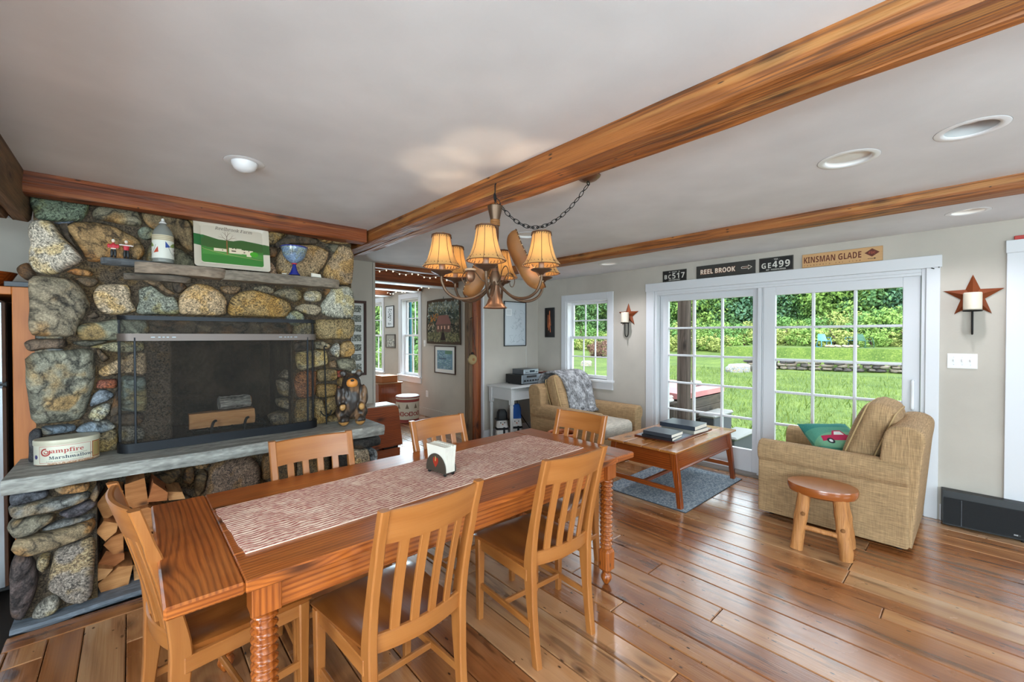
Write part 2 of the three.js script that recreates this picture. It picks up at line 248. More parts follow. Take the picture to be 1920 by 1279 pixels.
T.worn = tex(512, 512, (u, v) => 0.45 + 0.55 * tfbm(u, v, 7, 7, 5, 201), false, [0.7, 0.7]);
function canvas(w, h, draw) { const c = document.createElement('canvas'); c.width = w; c.height = h; draw(c.getContext('2d'), w, h); const t = new THREE.CanvasTexture(c); t.colorSpace = THREE.SRGBColorSpace; return t; }
// ---------------------------------------------------------------- materials
const mat = (color, roughness = 0.6, o = {}) => new THREE.MeshStandardMaterial({ color, roughness, metalness: 0, ...o });
const phys = (color, roughness = 0.5, o = {}) => new THREE.MeshPhysicalMaterial({ color, roughness, metalness: 0, ...o });
const M = {
  wall: mat(0xcbc2b6, 0.85, { map: T.speck, bumpMap: T.fine, bumpScale: 0.0006 }),
  ceiling: mat(0xececee, 0.9, { map: T.speck }),
  trim: mat(0xd9d9dc, 0.45),
  trimWhite: mat(0xe6e6e8, 0.4),
  pane: phys(0xffffff, 0.0, { transmission: 1, thickness: 0, ior: 1.45, specularIntensity: 0.35 }),
  beam: mat(0xf0dac0, 0.6, { map: T.beam, bumpMap: T.hewn, bumpScale: 0.012 }),
  beamOld: mat(0xe6c498, 0.7, { map: T.weathered, bumpMap: T.hewn, bumpScale: 0.012 }),
  beamDark: mat(0xcf9f7c, 0.6, { map: T.beam, bumpMap: T.hewn, bumpScale: 0.01 }),
  table: phys(0xffdcb8, 0.33, { map: T.table, bumpMap: T.grainBump, bumpScale: 0.0008, clearcoat: 0.25, clearcoatRoughness: 0.25 }),
  twist: phys(0xffdcb8, 0.22, { map: T.table, clearcoat: 0.5, clearcoatRoughness: 0.15 }),
  chair: phys(0xdfc09c, 0.36, { map: T.chair, bumpMap: T.grainBump, bumpScale: 0.0004, clearcoat: 0.2, clearcoatRoughness: 0.3 }),
  seat: phys(0xc9a27c, 0.3, { map: T.chair, bumpMap: T.grainBump, bumpScale: 0.0004, clearcoat: 0.35, clearcoatRoughness: 0.2 }),
  pine: mat(0xf0c89a, 0.5, { map: T.pine }),
  cherry: phys(0xe2ac90, 0.3, { map: T.table, bumpMap: T.grainBump, bumpScale: 0.0006, clearcoat: 0.3, clearcoatRoughness: 0.2 }),
  coffee: phys(0xdcaa7e, 0.28, { map: T.table, bumpMap: T.grainBump, bumpScale: 0.0006, clearcoat: 0.45, clearcoatRoughness: 0.15 }),
  coffeeTop: phys(0xe8d0b0, 0.25, { map: T.pine, bumpMap: T.grainBump, bumpScale: 0.0006, clearcoat: 0.5, clearcoatRoughness: 0.12 }),
  log: mat(0xf2d6b4, 0.8, { map: T.log, bumpMap: T.grainBump, bumpScale: 0.002 }),
  barkDark: mat(0x7d6a58, 0.95, { map: T.bark, bumpMap: T.bark, bumpScale: 0.008 }),
  birch: mat(0xd8d0c2, 0.85, { map: T.bark, bumpMap: T.bark, bumpScale: 0.003 }),
  mortar: mat(0x665644, 0.95, { map: T.granite, bumpMap: T.stoneBump, bumpScale: 0.01 }),
  slab: mat(0xc2c2ba, 0.7, { map: T.slab, bumpMap: T.stoneBump, bumpScale: 0.006 }),
  slate: mat(0x8a94a0, 0.7, { map: T.slab, bumpMap: T.stoneBump, bumpScale: 0.006 }),
  soot: mat(0x64533f, 0.95, { map: T.soot, bumpMap: T.stoneBump, bumpScale: 0.01 }),
  iron: mat(0x24262a, 0.45, { metalness: 0.6 }),
  ironMatte: mat(0x1b1a19, 0.7, { metalness: 0.3 }),
  bronze: mat(0x66503f, 0.42, { metalness: 0.7, bumpMap: T.fine, bumpScale: 0.0006 }),
  copper: mat(0x8a6852, 0.38, { metalness: 0.8 }),
  leather: mat(0xa8703c, 0.55, { map: T.worn, bumpMap: T.fine, bumpScale: 0.001 }),
  leatherDark: mat(0x50301a, 0.6),
  linen: mat(0xcfa87a, 0.95, { map: T.linen, bumpMap: T.linenBump, bumpScale: 0.0012 }),
  linenLight: mat(0xe8dccb, 0.95, { map: T.linen, bumpMap: T.linenBump, bumpScale: 0.0012 }),
  piping: mat(0xb79a6c, 0.9),
  fur: mat(0xe4e3e6, 1.0, { map: T.fur, bumpMap: T.fur, bumpScale: 0.012 }),
  paper: mat(0xe9e2d4, 0.9),
  white: mat(0xe8e6e2, 0.5),
  whitePaint: mat(0xd8d8d6, 0.6, { map: T.speck, bumpMap: T.fine, bumpScale: 0.001 }),
  black: mat(0x161617, 0.5),
  blackCloth: mat(0x1a1b1d, 0.9, { bumpMap: T.linenBump, bumpScale: 0.001 }),
  steel: mat(0x9aa0a6, 0.3, { metalness: 0.9 }),
  silver: mat(0x9aa2a8, 0.35, { metalness: 0.7 }),
  brownFrame: mat(0x5e3a26, 0.5, { map: T.beam }),
  candle: phys(0xe8dcc8, 0.5, { transmission: 0.15, thickness: 0 }),
};
// ---------------------------------------------------------------- the shell
const CEIL = 2.37, XR = 4.9, ZB = -4.8, XF = 4.1, FARC = 2.56;
{ // floor: boards along z, a border board in front of the hearth
  const floor = structGroup('floor', 'old wide-plank pine floor with worn glossy varnish');
  const tints = [0xffffff, 0xf0dcc8, 0xe2c4a4, 0xffeedd, 0xd8b490, 0xf6e2cc, 0xcfa888].map((c) => phys(c, 0.34, { map: T.floor, roughnessMap: T.worn, bumpMap: T.grainBump, bumpScale: 0.0012, clearcoat: 0.9, clearcoatRoughness: 0.2 }));
  const r = rng(501);
  part('subfloor', bx(8.4, 0.1, 13.5, 1.1, -0.08, -3.5, 0), mat(0x1c120a, 0.95), floor).userData.label = 'dark gap under the boards';
  let x = -2.98, n = 0;
  const board = (x0, x1, z0, z1) => { if (z1 - z0 < 0.06) return; const m = part('plank', span(x0 + 0.0018, x1 - 0.0018, -0.028, -0.0008 * r(), z0 + 0.0014, z1 - 0.0014, 0.0045, 'z', r() * 9), tints[Math.floor(r() * tints.length)], floor); n++; };
  while (x < 4.9) {
    const w = Math.min(0.125 + 0.085 * r(), 4.9 - x) , x1 = 4.9 - (x + w) < 0.07 ? 4.9 : x + w;
    let z = 2.9 - 2.4 * r(); const zEnd = x > 1.7 && x1 < 4.2 ? -9.95 : -4.8;
    let top = 3.2; const cuts = [];
    while (z > zEnd + 0.5) { cuts.push(z); z -= 1.5 + 2.4 * r(); }
    cuts.push(zEnd);
    for (const c of cuts) {
      let a = c, b = top; top = c;
      if (x > -0.6 && x < 1.45) { const lo = -3.08; if (b <= lo) continue; a = Math.max(a, lo); }
      board(x, x1, a, b);
    }
    x = x1;
  }
  for (const [a, b] of [[-0.47, 0.35], [0.35, 1.5]]) part('plank', span(a, b, -0.028, 0, -3.215, -3.082, 0.0035, 'x', r() * 9), tints[2], floor);
}
const cans = [[2.63, -0.44, 0.095, 'flush'], [2.63, -0.03, 0.085, 'deep'], [4.36, -0.06, 0.085, 'lit'], [4.29, -3.01, 0.085, 'lit'], [2.55, -2.62, 0.095, 'flush'], [0.43, -2.48, 0.06, 'eye'],
  [2.6, 1.6, 0.085, 'lit'], [0.3, 1.3, 0.085, 'lit'], [-1.6, -0.6, 0.085, 'lit'], [-1.6, 1.6, 0.085, 'lit']];  // this row: unseen kitchen lamps, out of view, placed to light the room
{ // ceiling with the holes of the recessed lamps
  const s = new THREE.Shape([[-3.1, 4.8], [5.0, 4.8], [5.0, -3.3], [-3.1, -3.3]].map(([x, y]) => new THREE.Vector2(x, y)));
  for (const [x, z, r] of cans) { const h = new THREE.Path(); h.absarc(x, -z, r, 0, 2 * PI, true); s.holes.push(h); }
  const g = new THREE.ExtrudeGeometry(s, { depth: 0.16, bevelEnabled: false, curveSegments: 32 }); g.rotateX(-PI / 2); g.translate(0, CEIL, 0);
  struct('ceiling', uvm(g, 'x'), M.ceiling, 'flat white painted ceiling');
  struct('ceiling', span(0.4, 4.3, FARC, FARC + 0.15, -10.2, -4.8, 0), M.ceiling, 'white ceiling of the room beyond the opening');
}
{ // walls, made of slabs round their openings
  const slabs = (a0, a1, y0, y1, holes) => { // holes: [a0, a1, y0, y1]
    const g = []; let q = a0;
    for (const [a, b, c, d] of holes) { if (a > q) g.push([q, a, y0, y1]); if (c > y0) g.push([a, b, y0, c]); if (d < y1) g.push([a, b, d, y1]); q = b; }
    if (q < a1) g.push([q, a1, y0, y1]); return g;
  };
  const wallX = (x0, x1, z0, z1, y0, y1, holes) => slabs(z0, z1, y0, y1, holes).map(([a, b, c, d]) => span(x0, x1, c, d, a, b, 0));
  const wallZ = (z0, z1, x0, x1, y0, y1, holes) => slabs(x0, x1, y0, y1, holes).map(([a, b, c, d]) => span(a, b, c, d, z0, z1, 0));
  struct('wall_right', wallX(XR, XR + 0.16, -4.96, 3.36, -0.1, 2.53, [[-4.19, -3.44, 0.885, 2.02], [-2.745, -0.295, -0.02, 2.06]]), M.wall, 'beige painted wall with the sliding glass door');
  struct('wall_back', [...wallZ(-4.96, -4.8, 3.77, 4.9, -0.1, 2.53, [])], M.wall, 'beige painted wall behind the white desk');
  struct('wall_back', [...wallZ(-4.96, -4.8, -3.1, 2.13, -0.1, 2.72, [])], M.wall, 'pale wall beside the fireplace');
  struct('wall_far', wallX(XF, XF + 0.16, -10.1, -4.96, -0.1, 2.72, [[-9.5, -8.78, 0.72, 2.24], [-7.9, -7.2, 0.72, 2.24]]), M.wall, 'pale grey wall with two windows in the far room');
  struct('wall_end', [span(0.4, 4.3, -0.1, 2.72, -10.25, -10.1, 0)], M.wall, 'end wall of the far room');
  struct('wall_inner', [span(0.4, 0.55, -0.1, 2.72, -10.1, -4.96, 0)], M.wall, 'inner wall of the far room');
  struct('wall_front', wallZ(3.2, 3.36, -3.1, 5.06, -0.1, 2.53, [[-1.15, 0.75, 0.77, 2.07], [1.95, 3.85, 0.77, 2.07]]), M.wall, 'kitchen wall with two windows added for fill light');
  struct('wall_left', wallX(-3.1, -2.98, -4.8, 3.36, -0.1, 2.53, [[-0.35, 1.55, 0.77, 2.07]]), M.wall, 'kitchen side wall with a window added for fill light');
}
// glazed leaf or sash on a wall across x: stiles, rails, bars and panes each of their own
function sash(parent, x, z0, z1, y0, y1, st, top, bot, cols, rows, th, m, bar = 0.022) {
  const b = 0.004;
  part('stile', span(x, x + th, y0, y1, z0, z0 + st, b, 'y'), m, parent); part('stile', span(x, x + th, y0, y1, z1 - st, z1, b, 'y'), m, parent);
  part('rail', span(x, x + th, y1 - top, y1, z0 + st, z1 - st, b, 'z'), m, parent); part('rail', span(x, x + th, y0, y0 + bot, z0 + st, z1 - st, b, 'z'), m, parent);
  const gz0 = z0 + st, gz1 = z1 - st, gy0 = y0 + bot, gy1 = y1 - top, W = (gz1 - gz0) / cols, H = (gy1 - gy0) / rows;
  for (let i = 1; i < cols; i++) part('glazing_bar', span(x + 0.003, x + th - 0.003, gy0, gy1, gz0 + W * i - bar / 2, gz0 + W * i + bar / 2, 0.005, 'y'), m, parent);
  for (let j = 1; j < rows; j++) part('glazing_bar', span(x + 0.005, x + th - 0.005, gy0 + H * j - bar / 2, gy0 + H * j + bar / 2, gz0, gz1, 0.005, 'z'), m, parent);
  for (let i = 0; i < cols; i++) for (let j = 0; j < rows; j++) { const g = new THREE.PlaneGeometry(W - bar + 0.004, H - bar + 0.004); g.rotateY(-PI / 2); g.translate(x + th / 2, gy0 + H * (j + 0.5), gz0 + W * (i + 0.5)); const p = part('pane', g, M.pane, parent); p.castShadow = false; }
}
{ // sliding door
  const d = structGroup('door_1', 'white sliding glass door divided into small panes');
  const t = M.trim;
  part('casing', span(XR - 0.022, XR, 0, 2.16, -2.85, -2.745, 0.003, 'y'), t, d); part('casing', span(XR - 0.022, XR, 0, 2.06, -0.297, -0.215, 0.003, 'y'), t, d);
  part('casing', span(XR - 0.024, XR, 2.06, 2.16, -2.86, -0.205, 0.003, 'z'), t, d);
  part('jamb', [span(XR - 0.002, XR + 0.155, 0.0, 2.06, -2.745, -2.715, 0.003), span(XR - 0.002, XR + 0.155, 0.0, 2.06, -0.325, -0.295, 0.003)], t, d);
  part('head_jamb', [span(XR - 0.002, XR + 0.155, 2.03, 2.06, -2.715, -0.325, 0.003), span(XR + 0.0, XR + 0.025, 2.005, 2.03, -2.715, -0.325, 0.003), span(XR + 0.062, XR + 0.078, 2.0, 2.03, -2.715, -0.325, 0.003)], t, d);
  part('threshold', span(XR - 0.02, XR + 0.17, -0.02, 0.02, -2.72, -0.32, 0.004), mat(0x8a8078, 0.5), d);
  const fixed = new THREE.Group(); fixed.name = 'fixed_leaf'; d.add(fixed);
  sash(fixed, XR + 0.085, -2.71, -1.535, 0.02, 2.02, 0.105, 0.09, 0.24, 3, 5, 0.045, t, 0.024);
  const slide = new THREE.Group(); slide.name = 'sliding_leaf'; d.add(slide);
  sash(slide, XR + 0.028, -1.52, -0.33, 0.02, 2.02, 0.112, 0.1, 0.24, 3, 5, 0.045, t, 0.024);
  part('meeting_post', [span(XR + 0.022, XR + 0.075, 0.02, 2.03, -1.572, -1.535, 0.003), span(XR + 0.03, XR + 0.08, 0.02, 2.03, -1.531, -1.522, 0.002)], t, d);
  const h = tube([[XR + 0.028, 1.115, -0.372], [XR - 0.0, 1.118, -0.372], [XR - 0.012, 1.1, -0.372], [XR - 0.004, 1.0, -0.372], [XR - 0.012, 0.9, -0.372], [XR, 0.882, -0.372], [XR + 0.028, 0.885, -0.372]], 0.012, 40, 8);
  part('handle', h, M.trimWhite, slide);
  const hooks = structGroup('trim_1', 'small curtain hook left on the door casing');
  part('hook', [rod(V(XR - 0.02, 2.058, -0.222), V(XR - 0.036, 2.058, -0.222), 0.004), rod(V(XR - 0.022, 2.05, -0.25), V(XR - 0.03, 2.056, -0.266), 0.004)], M.ironMatte, hooks);
}
function doubleHung(name, label, x, z0, z1, y0, y1, dir, cols, rows, casing, m = M.trim) {
  const w = structGroup(name, label), c = casing;
  part('casing', span(x - 0.02, x, y0 - 0.02, y1 + c, z0 - c, z0, 0.003, 'y'), m, w); part('casing', span(x - 0.02, x, y0 - 0.02, y1 + c, z1, z1 + c, 0.003, 'y'), m, w);
  part('casing', span(x - 0.022, x, y1, y1 + c, z0, z1, 0.003, 'z'), m, w);
  part('jamb', [span(x, x + 0.15, y0, y1, z0, z0 + 0.02, 0.002), span(x, x + 0.15, y0, y1, z1 - 0.02, z1, 0.002), span(x, x + 0.15, y1 - 0.02, y1, z0 + 0.02, z1 - 0.02, 0.002)], M.trimWhite, w);
  part('sill', span(x - 0.05, x + 0.16, y0 - 0.03, y0, z0 - c - 0.015, z1 + c + 0.015, 0.004, 'z'), M.trimWhite, w);
  part('apron', span(x - 0.018, x, y0 - 0.13, y0 - 0.03, z0 - c, z1 + c, 0.003, 'z'), m, w);
  const mid = y0 + (y1 - y0) * 0.52;
  const up = new THREE.Group(); up.name = 'upper_sash'; w.add(up); sash(up, x + 0.105, z0 + 0.02, z1 - 0.02, mid - 0.02, y1 - 0.02, 0.035, 0.035, 0.035, cols, rows, 0.03, M.trimWhite, 0.018);
  const lo = new THREE.Group(); lo.name = 'lower_sash'; w.add(lo); sash(lo, x + 0.06, z0 + 0.02, z1 - 0.02, y0, mid + 0.02, 0.04, 0.04, 0.05, cols, rows, 0.03, M.trimWhite, 0.018);
  return w;
}
const win1 = doubleHung('added_window_1', 'white double-hung window with small panes behind the loveseat', XR, -4.19, -3.44, 0.885, 2.02, 1, 3, 2, 0.09);
part('sash_lock', [rod(V(XR + 0.07, 1.505, -3.82), V(XR + 0.07, 1.518, -3.82), 0.012), bx(0.03, 0.008, 0.05, XR + 0.07, 1.515, -3.82, 0.002)], M.ironMatte, win1);
doubleHung('added_window_2', 'tall white window beside the tapestry in the far room', XF, -7.9, -7.2, 0.72, 2.24, 1, 2, 2, 0.1);
doubleHung('added_window_3', 'tall white window partly behind the wall edge in the far room', XF, -9.5, -8.78, 0.72, 2.24, 1, 2, 2, 0.1);
{ // kitchen windows added for fill light, unseen behind the camera, plain frames with glass
  for (const [n, x0, x1] of [[4, -1.15, 0.75], [5, 1.95, 3.85]]) {
    const w = structGroup('added_window_' + n, 'unseen kitchen window added for fill light'); const xm = (x0 + x1) / 2;
    part('frame', [span(x0, x1, 0.77, 0.81, 3.2, 3.34, 0.003), span(x0, x1, 2.03, 2.07, 3.2, 3.34, 0.003), span(x0, x0 + 0.04, 0.81, 2.03, 3.2, 3.34, 0.003), span(x1 - 0.04, x1, 0.81, 2.03, 3.2, 3.34, 0.003), span(xm - 0.02, xm + 0.02, 0.81, 2.03, 3.25, 3.3, 0.003)], M.trim, w);
    part('pane', new THREE.PlaneGeometry(1.82, 1.22).translate(xm, 1.42, 3.28), M.pane, w);
  }
  const w = structGroup('added_window_6', 'unseen kitchen side window added for fill light');
  part('frame', [span(-3.1, -2.98, 0.77, 0.81, -0.35, 1.55, 0.003), span(-3.1, -2.98, 2.03, 2.07, -0.35, 1.55, 0.003), span(-3.1, -2.98, 0.81, 2.03, -0.35, -0.31, 0.003), span(-3.1, -2.98, 0.81, 2.03, 1.51, 1.55, 0.003)], M.trim, w);
  part('pane', new THREE.PlaneGeometry(1.82, 1.22).rotateY(PI / 2).translate(-3.03, 1.42, 0.6), M.pane, w);
}
{ // door casing at the right edge of the door wall
  const d = structGroup('door_2', 'pale painted door in a flat casing');
  part('casing', span(XR - 0.022, XR, 0, 2.12, 0.135, 0.235, 0.003, 'y'), M.trim, d); part('casing', span(XR - 0.024, XR, 2.12, 2.215, 0.13, 1.17, 0.003, 'z'), M.trim, d);
  part('casing', span(XR - 0.022, XR, 0, 2.12, 1.065, 1.165, 0.003, 'y'), M.trim, d);
  part('leaf', span(XR - 0.012, XR + 0.0, 0.01, 2.12, 0.235, 1.065, 0.003, 'y'), M.trimWhite, d);
}
// baseboards
struct('baseboard_right', [span(XR - 0.018, XR, 0, 0.13, -4.8, -2.86, 0.003), span(XR - 0.018, XR, 0, 0.13, -0.205, 0.13, 0.003)], M.trim);
struct('baseboard_back', [span(3.77, 4.88, 0, 0.13, -4.8, -4.782, 0.003), span(1.4, 2.13, 0, 0.13, -4.8, -4.782, 0.003)], M.trim);
struct('baseboard_far', [span(XF - 0.018, XF, 0, 0.15, -10.1, -4.96, 0.003)], M.wall);
struct('trim_2', [span(3.765, 3.79, 0, 2.37, -4.97, -4.79, 0.003)], M.trim, 'painted corner board at the end of the back wall');
struct('trim_3', [span(2.12, 2.15, 0, 2.37, -4.97, -4.79, 0.003)], M.wall, 'painted edge of the opening');

// hewn beam along +x, top at y = 0, centred on z
function beamGeo(L, w, h, seed, { groove = 0, wob = 0.008, step = 0.07 } = {}) {
  const n = Math.max(3, Math.round(L / step)), secs = [];
  const o = [[-0.5, 0], [-0.5, -0.3], [-0.5, -0.62], [-0.48, -0.9], [-0.43, -1], [-0.2, -1]];
  if (groove) o.push([0.08, -1, 0], [0.12, -1, 1], [0.13, -1, 1], [0.17, -1, 0]);
  o.push([0.25, -1], [0.43, -1], [0.48, -0.92], [0.5, -0.6], [0.5, -0.3], [0.5, 0]);
  for (let i = 0; i <= n; i++) {
    const x = L * i / n, gd = groove * (0.35 + 0.9 * vnoise(x * 1.7 + seed, 3.3)), sh = 0.035 * w * sin(x * 1.3 + seed) + 0.05 * (vnoise(x * 1.1, seed + 9) - 0.5) * w;
    secs.push(o.map(([z, y, g], k) => { const e = y === 0 ? 0 : wob * 2 * (fbm3(x * 3.1 + seed, k * 1.37, seed, 3) - 0.5); const lift = g === 1 ? gd : 0; return V(x, y * h * (1 + 0.12 * (vnoise(x * 1.3, seed + 4) - 0.5)) + lift + (Math.abs(y) > 0.85 ? e : 0), z * w + (Math.abs(z) > 0.4 && y !== 0 ? e : 0) + (y === 0 ? 0 : (g === 0 || g === 1 ? sh * 2 : 0))); }));
  }
  return loft(secs, { axis: 'x', crease: 0.7 });
}
function beam(name, label, cat, L, w, h, pos, turn, m, seed, o) { const t = thing(name, label, cat, pos, turn); part('timber', beamGeo(L, w, h, seed, o), m, t); return t; }
beam('ceiling_beam', 'long hewn wooden ceiling beam with a split along its underside, over the table', 'beam', 8.0, 0.205, 0.095, [1.562, CEIL + 0.001, 3.2], PI / 2, M.beam, 3, { groove: 0.032, wob: 0.012 });
beam('ceiling_beam', 'hewn wooden ceiling beam nearest the sliding door wall', 'beam', 7.98, 0.175, 0.078, [3.62, CEIL + 0.001, 3.2], PI / 2, M.beam, 12, { wob: 0.009 });
beam('mantel_beam', 'hewn wooden beam along the ceiling on top of the stone fireplace', 'beam', 1.86, 0.12, 0.11, [-0.42, CEIL + 0.001, -3.425], 0, M.beamDark, 31, {});
beam('ceiling_beam', 'deep weathered beam meeting the top left corner of the fireplace', 'beam', 6.75, 0.27, 0.225, [-0.545, CEIL + 0.001, 3.1], PI / 2, M.beamOld, 44, { groove: 0.03, wob: 0.012 });
beam('header_beam', 'thin dark header beam over the opening to the far room', 'beam', 1.66, 0.12, 0.05, [2.12, CEIL + 0.001, -4.87], 0, M.beamDark, 51, {});
[[-5.95, 0.26, 'thick brown floor joist hung with string lights in the far room'], [-7.15, 0.22, 'second brown joist of the far room ceiling'], [-8.4, 0.22, 'third brown joist of the far room ceiling']].forEach(([z, h, l], i) => {
  const t = beam('floor_joist', l, 'joist', 3.5, 0.18, h, [0.58, FARC, z], 0, M.beamDark, 61 + i * 7, {});
  part('white_board', bx(3.5, 0.016, 0.2, 1.75, -h - 0.004, 0, 0.003), M.whitePaint, t);
});
beam('wall_plate', 'narrow rough plate timber along the top of the far window wall', 'beam', 5.1, 0.09, 0.1, [XF - 0.05, FARC - 0.03, -4.97], PI / 2, M.beamDark, 83, { wob: 0.01 });
{ // post at the end of the opening: a board and a rough log
  const t = thing('wooden_post', 'rough wooden post standing between the two rooms', 'post', [3.63, 0, -4.9]);
  const secs = []; for (let i = 0; i <= 40; i++) { const y = 2.37 * i / 40; secs.push(ring(V(0.055, y, 0.02), 0.088, 18, V(1, 0, 0), V(0, 0, 1), (a) => 0.93 + 0.16 * fbm3(cos(a) * 1.5 + 5, y * 1.5, sin(a) * 1.5, 3))); }
  part('log', uvm(loft(secs, { crease: 1.2 }), 'y'), M.beamDark, t);
  const g = beamGeo(2.37, 0.11, 0.06, 91, { wob: 0.006 }); g.rotateZ(PI / 2); g.translate(-0.09, 0, 0.03);
  part('side_board', uvm(g, 'y'), M.beamOld, t);
}
// ---------------------------------------------------------------- stone fireplace
const FZ = -3.56; // face of the mortar
const crop = (ox, oy, s) => ([x, y]) => [ox + x * s, oy + y * s];
const C1 = crop(0, 340, 0.2346), C2 = crop(340, 340, 0.2346), C3 = crop(0, 600, 0.2346), C4 = crop(340, 600, 0.2346), C5 = crop(0, 860, 0.3276), C6 = crop(200, 780, 0.39);
// a stone from its outline [x, y] on a plane across z: rounded edges, uneven face
function stoneGeo(pts, z, bulge, seed, { flat = 0.55, back = 0.07, n = 30, rough = 0.35 } = {}) {
  const cv = new THREE.CatmullRomCurve3(pts.map(([x, y]) => V(x, y, 0)), true, 'catmullrom', 0.35), o = cv.getSpacedPoints(n).slice(0, n), c = o.reduce((s, p) => s.add(p), V(0, 0, 0)).multiplyScalar(1 / n);
  const r = rng(seed), tx = (r() - 0.5) * 0.9, ty = (r() - 0.5) * 0.9, size = Math.max(...o.map((p) => p.distanceTo(c)));
  const prof = [[0.97, -back], [1, -0.01], [0.985, bulge * 0.3], [0.945, bulge * 0.58], [0.87, bulge * 0.8], [0.72, bulge * 0.93], [0.5, bulge], [0.25, bulge]];
  const pos = [], idx = [];
  const push = (p, s, d, k) => {
    const x = c.x + (p.x - c.x) * s, y = c.y + (p.y - c.y) * s, q = Math.max(0, d) / Math.max(bulge, 1e-6);
    const nz = (fbm3(x * 9 + seed, y * 9, seed * 0.37, 4) - 0.5) * 2 * rough * bulge * q, tilt = ((x - c.x) / size * tx + (y - c.y) / size * ty) * bulge * 0.5 * q;
    const facet = -flat * bulge * 0.35 * q * smooth(0.45, 0.62, vnoise(x * 6 + seed * 3, y * 6 + seed));
    const jit = k === 0 ? 0 : 0.006 * (fbm3(x * 22, y * 22, seed, 2) - 0.5);
    pos.push(x + jit, y + jit, z + d + nz + tilt + facet);
  };
  prof.forEach(([s, d], k) => o.forEach((p) => push(p, s, d, k))); push(c, 0, bulge, 9);
  const m = prof.length;
  for (let i = 0; i < m - 1; i++) for (let j = 0; j < n; j++) { const a = i * n + j, b = i * n + (j + 1) % n; idx.push(a, b, a + n, b, b + n, a + n); }
  for (let j = 0; j < n; j++) idx.push((m - 1) * n + j, (m - 1) * n + (j + 1) % n, m * n);
  const g = new THREE.BufferGeometry(); g.setAttribute('position', new THREE.Float32BufferAttribute(pos, 3));
  let area = 0; for (let j = 0; j < n; j++) { const a = o[j], b = o[(j + 1) % n]; area += a.x * b.y - b.x * a.y; }
  if (area < 0) for (let i = 0; i < idx.length; i += 3) [idx[i + 1], idx[i + 2]] = [idx[i + 2], idx[i + 1]];
  g.setIndex(idx); g.computeVertexNormals();
  const uv = new Float32Array(pos.length / 3 * 2), an = r() * 6.28; for (let i = 0; i < pos.length / 3; i++) { const x = pos[i * 3] - c.x, y = pos[i * 3 + 1] - c.y, e = pos[i * 3 + 2] - z; uv[i * 2] = x * cos(an) - y * sin(an) + seed * 0.31 + e * 0.5; uv[i * 2 + 1] = x * sin(an) + y * cos(an) + seed * 0.17 + e * 0.5; }
  g.setAttribute('uv', new THREE.BufferAttribute(uv, 2)); return g;
}
const stoneMats = new Map();
function stoneMat(c, veined) { const k = c + (veined ? 'v' : 'g'); if (!stoneMats.has(k)) stoneMats.set(k, mat(new THREE.Color(c).multiplyScalar(1.2), 0.78, { map: veined ? T.veined : T.granite, bumpMap: T.stoneBump, bumpScale: 0.014 })); return stoneMats.get(k); }
let stoneSeed = 1;
function stones(parent, conv, z, list, opt = {}) {
  for (const [c, v, bulge, ...pts] of list) {
    const w = pts.map((p) => { const q = onZ(...conv(p), z); return [q.x - parent.position.x, Math.min(q.y, 2.33) - parent.position.y]; });
    part('stone', stoneGeo(w, z - parent.position.z, bulge, stoneSeed++, opt), stoneMat(c, v), parent);
  }
}
const fp = thing('stone_fireplace', 'floor-to-ceiling fireplace and chimney of rounded fieldstones', 'fireplace', [0.48, 0, -3.6]);
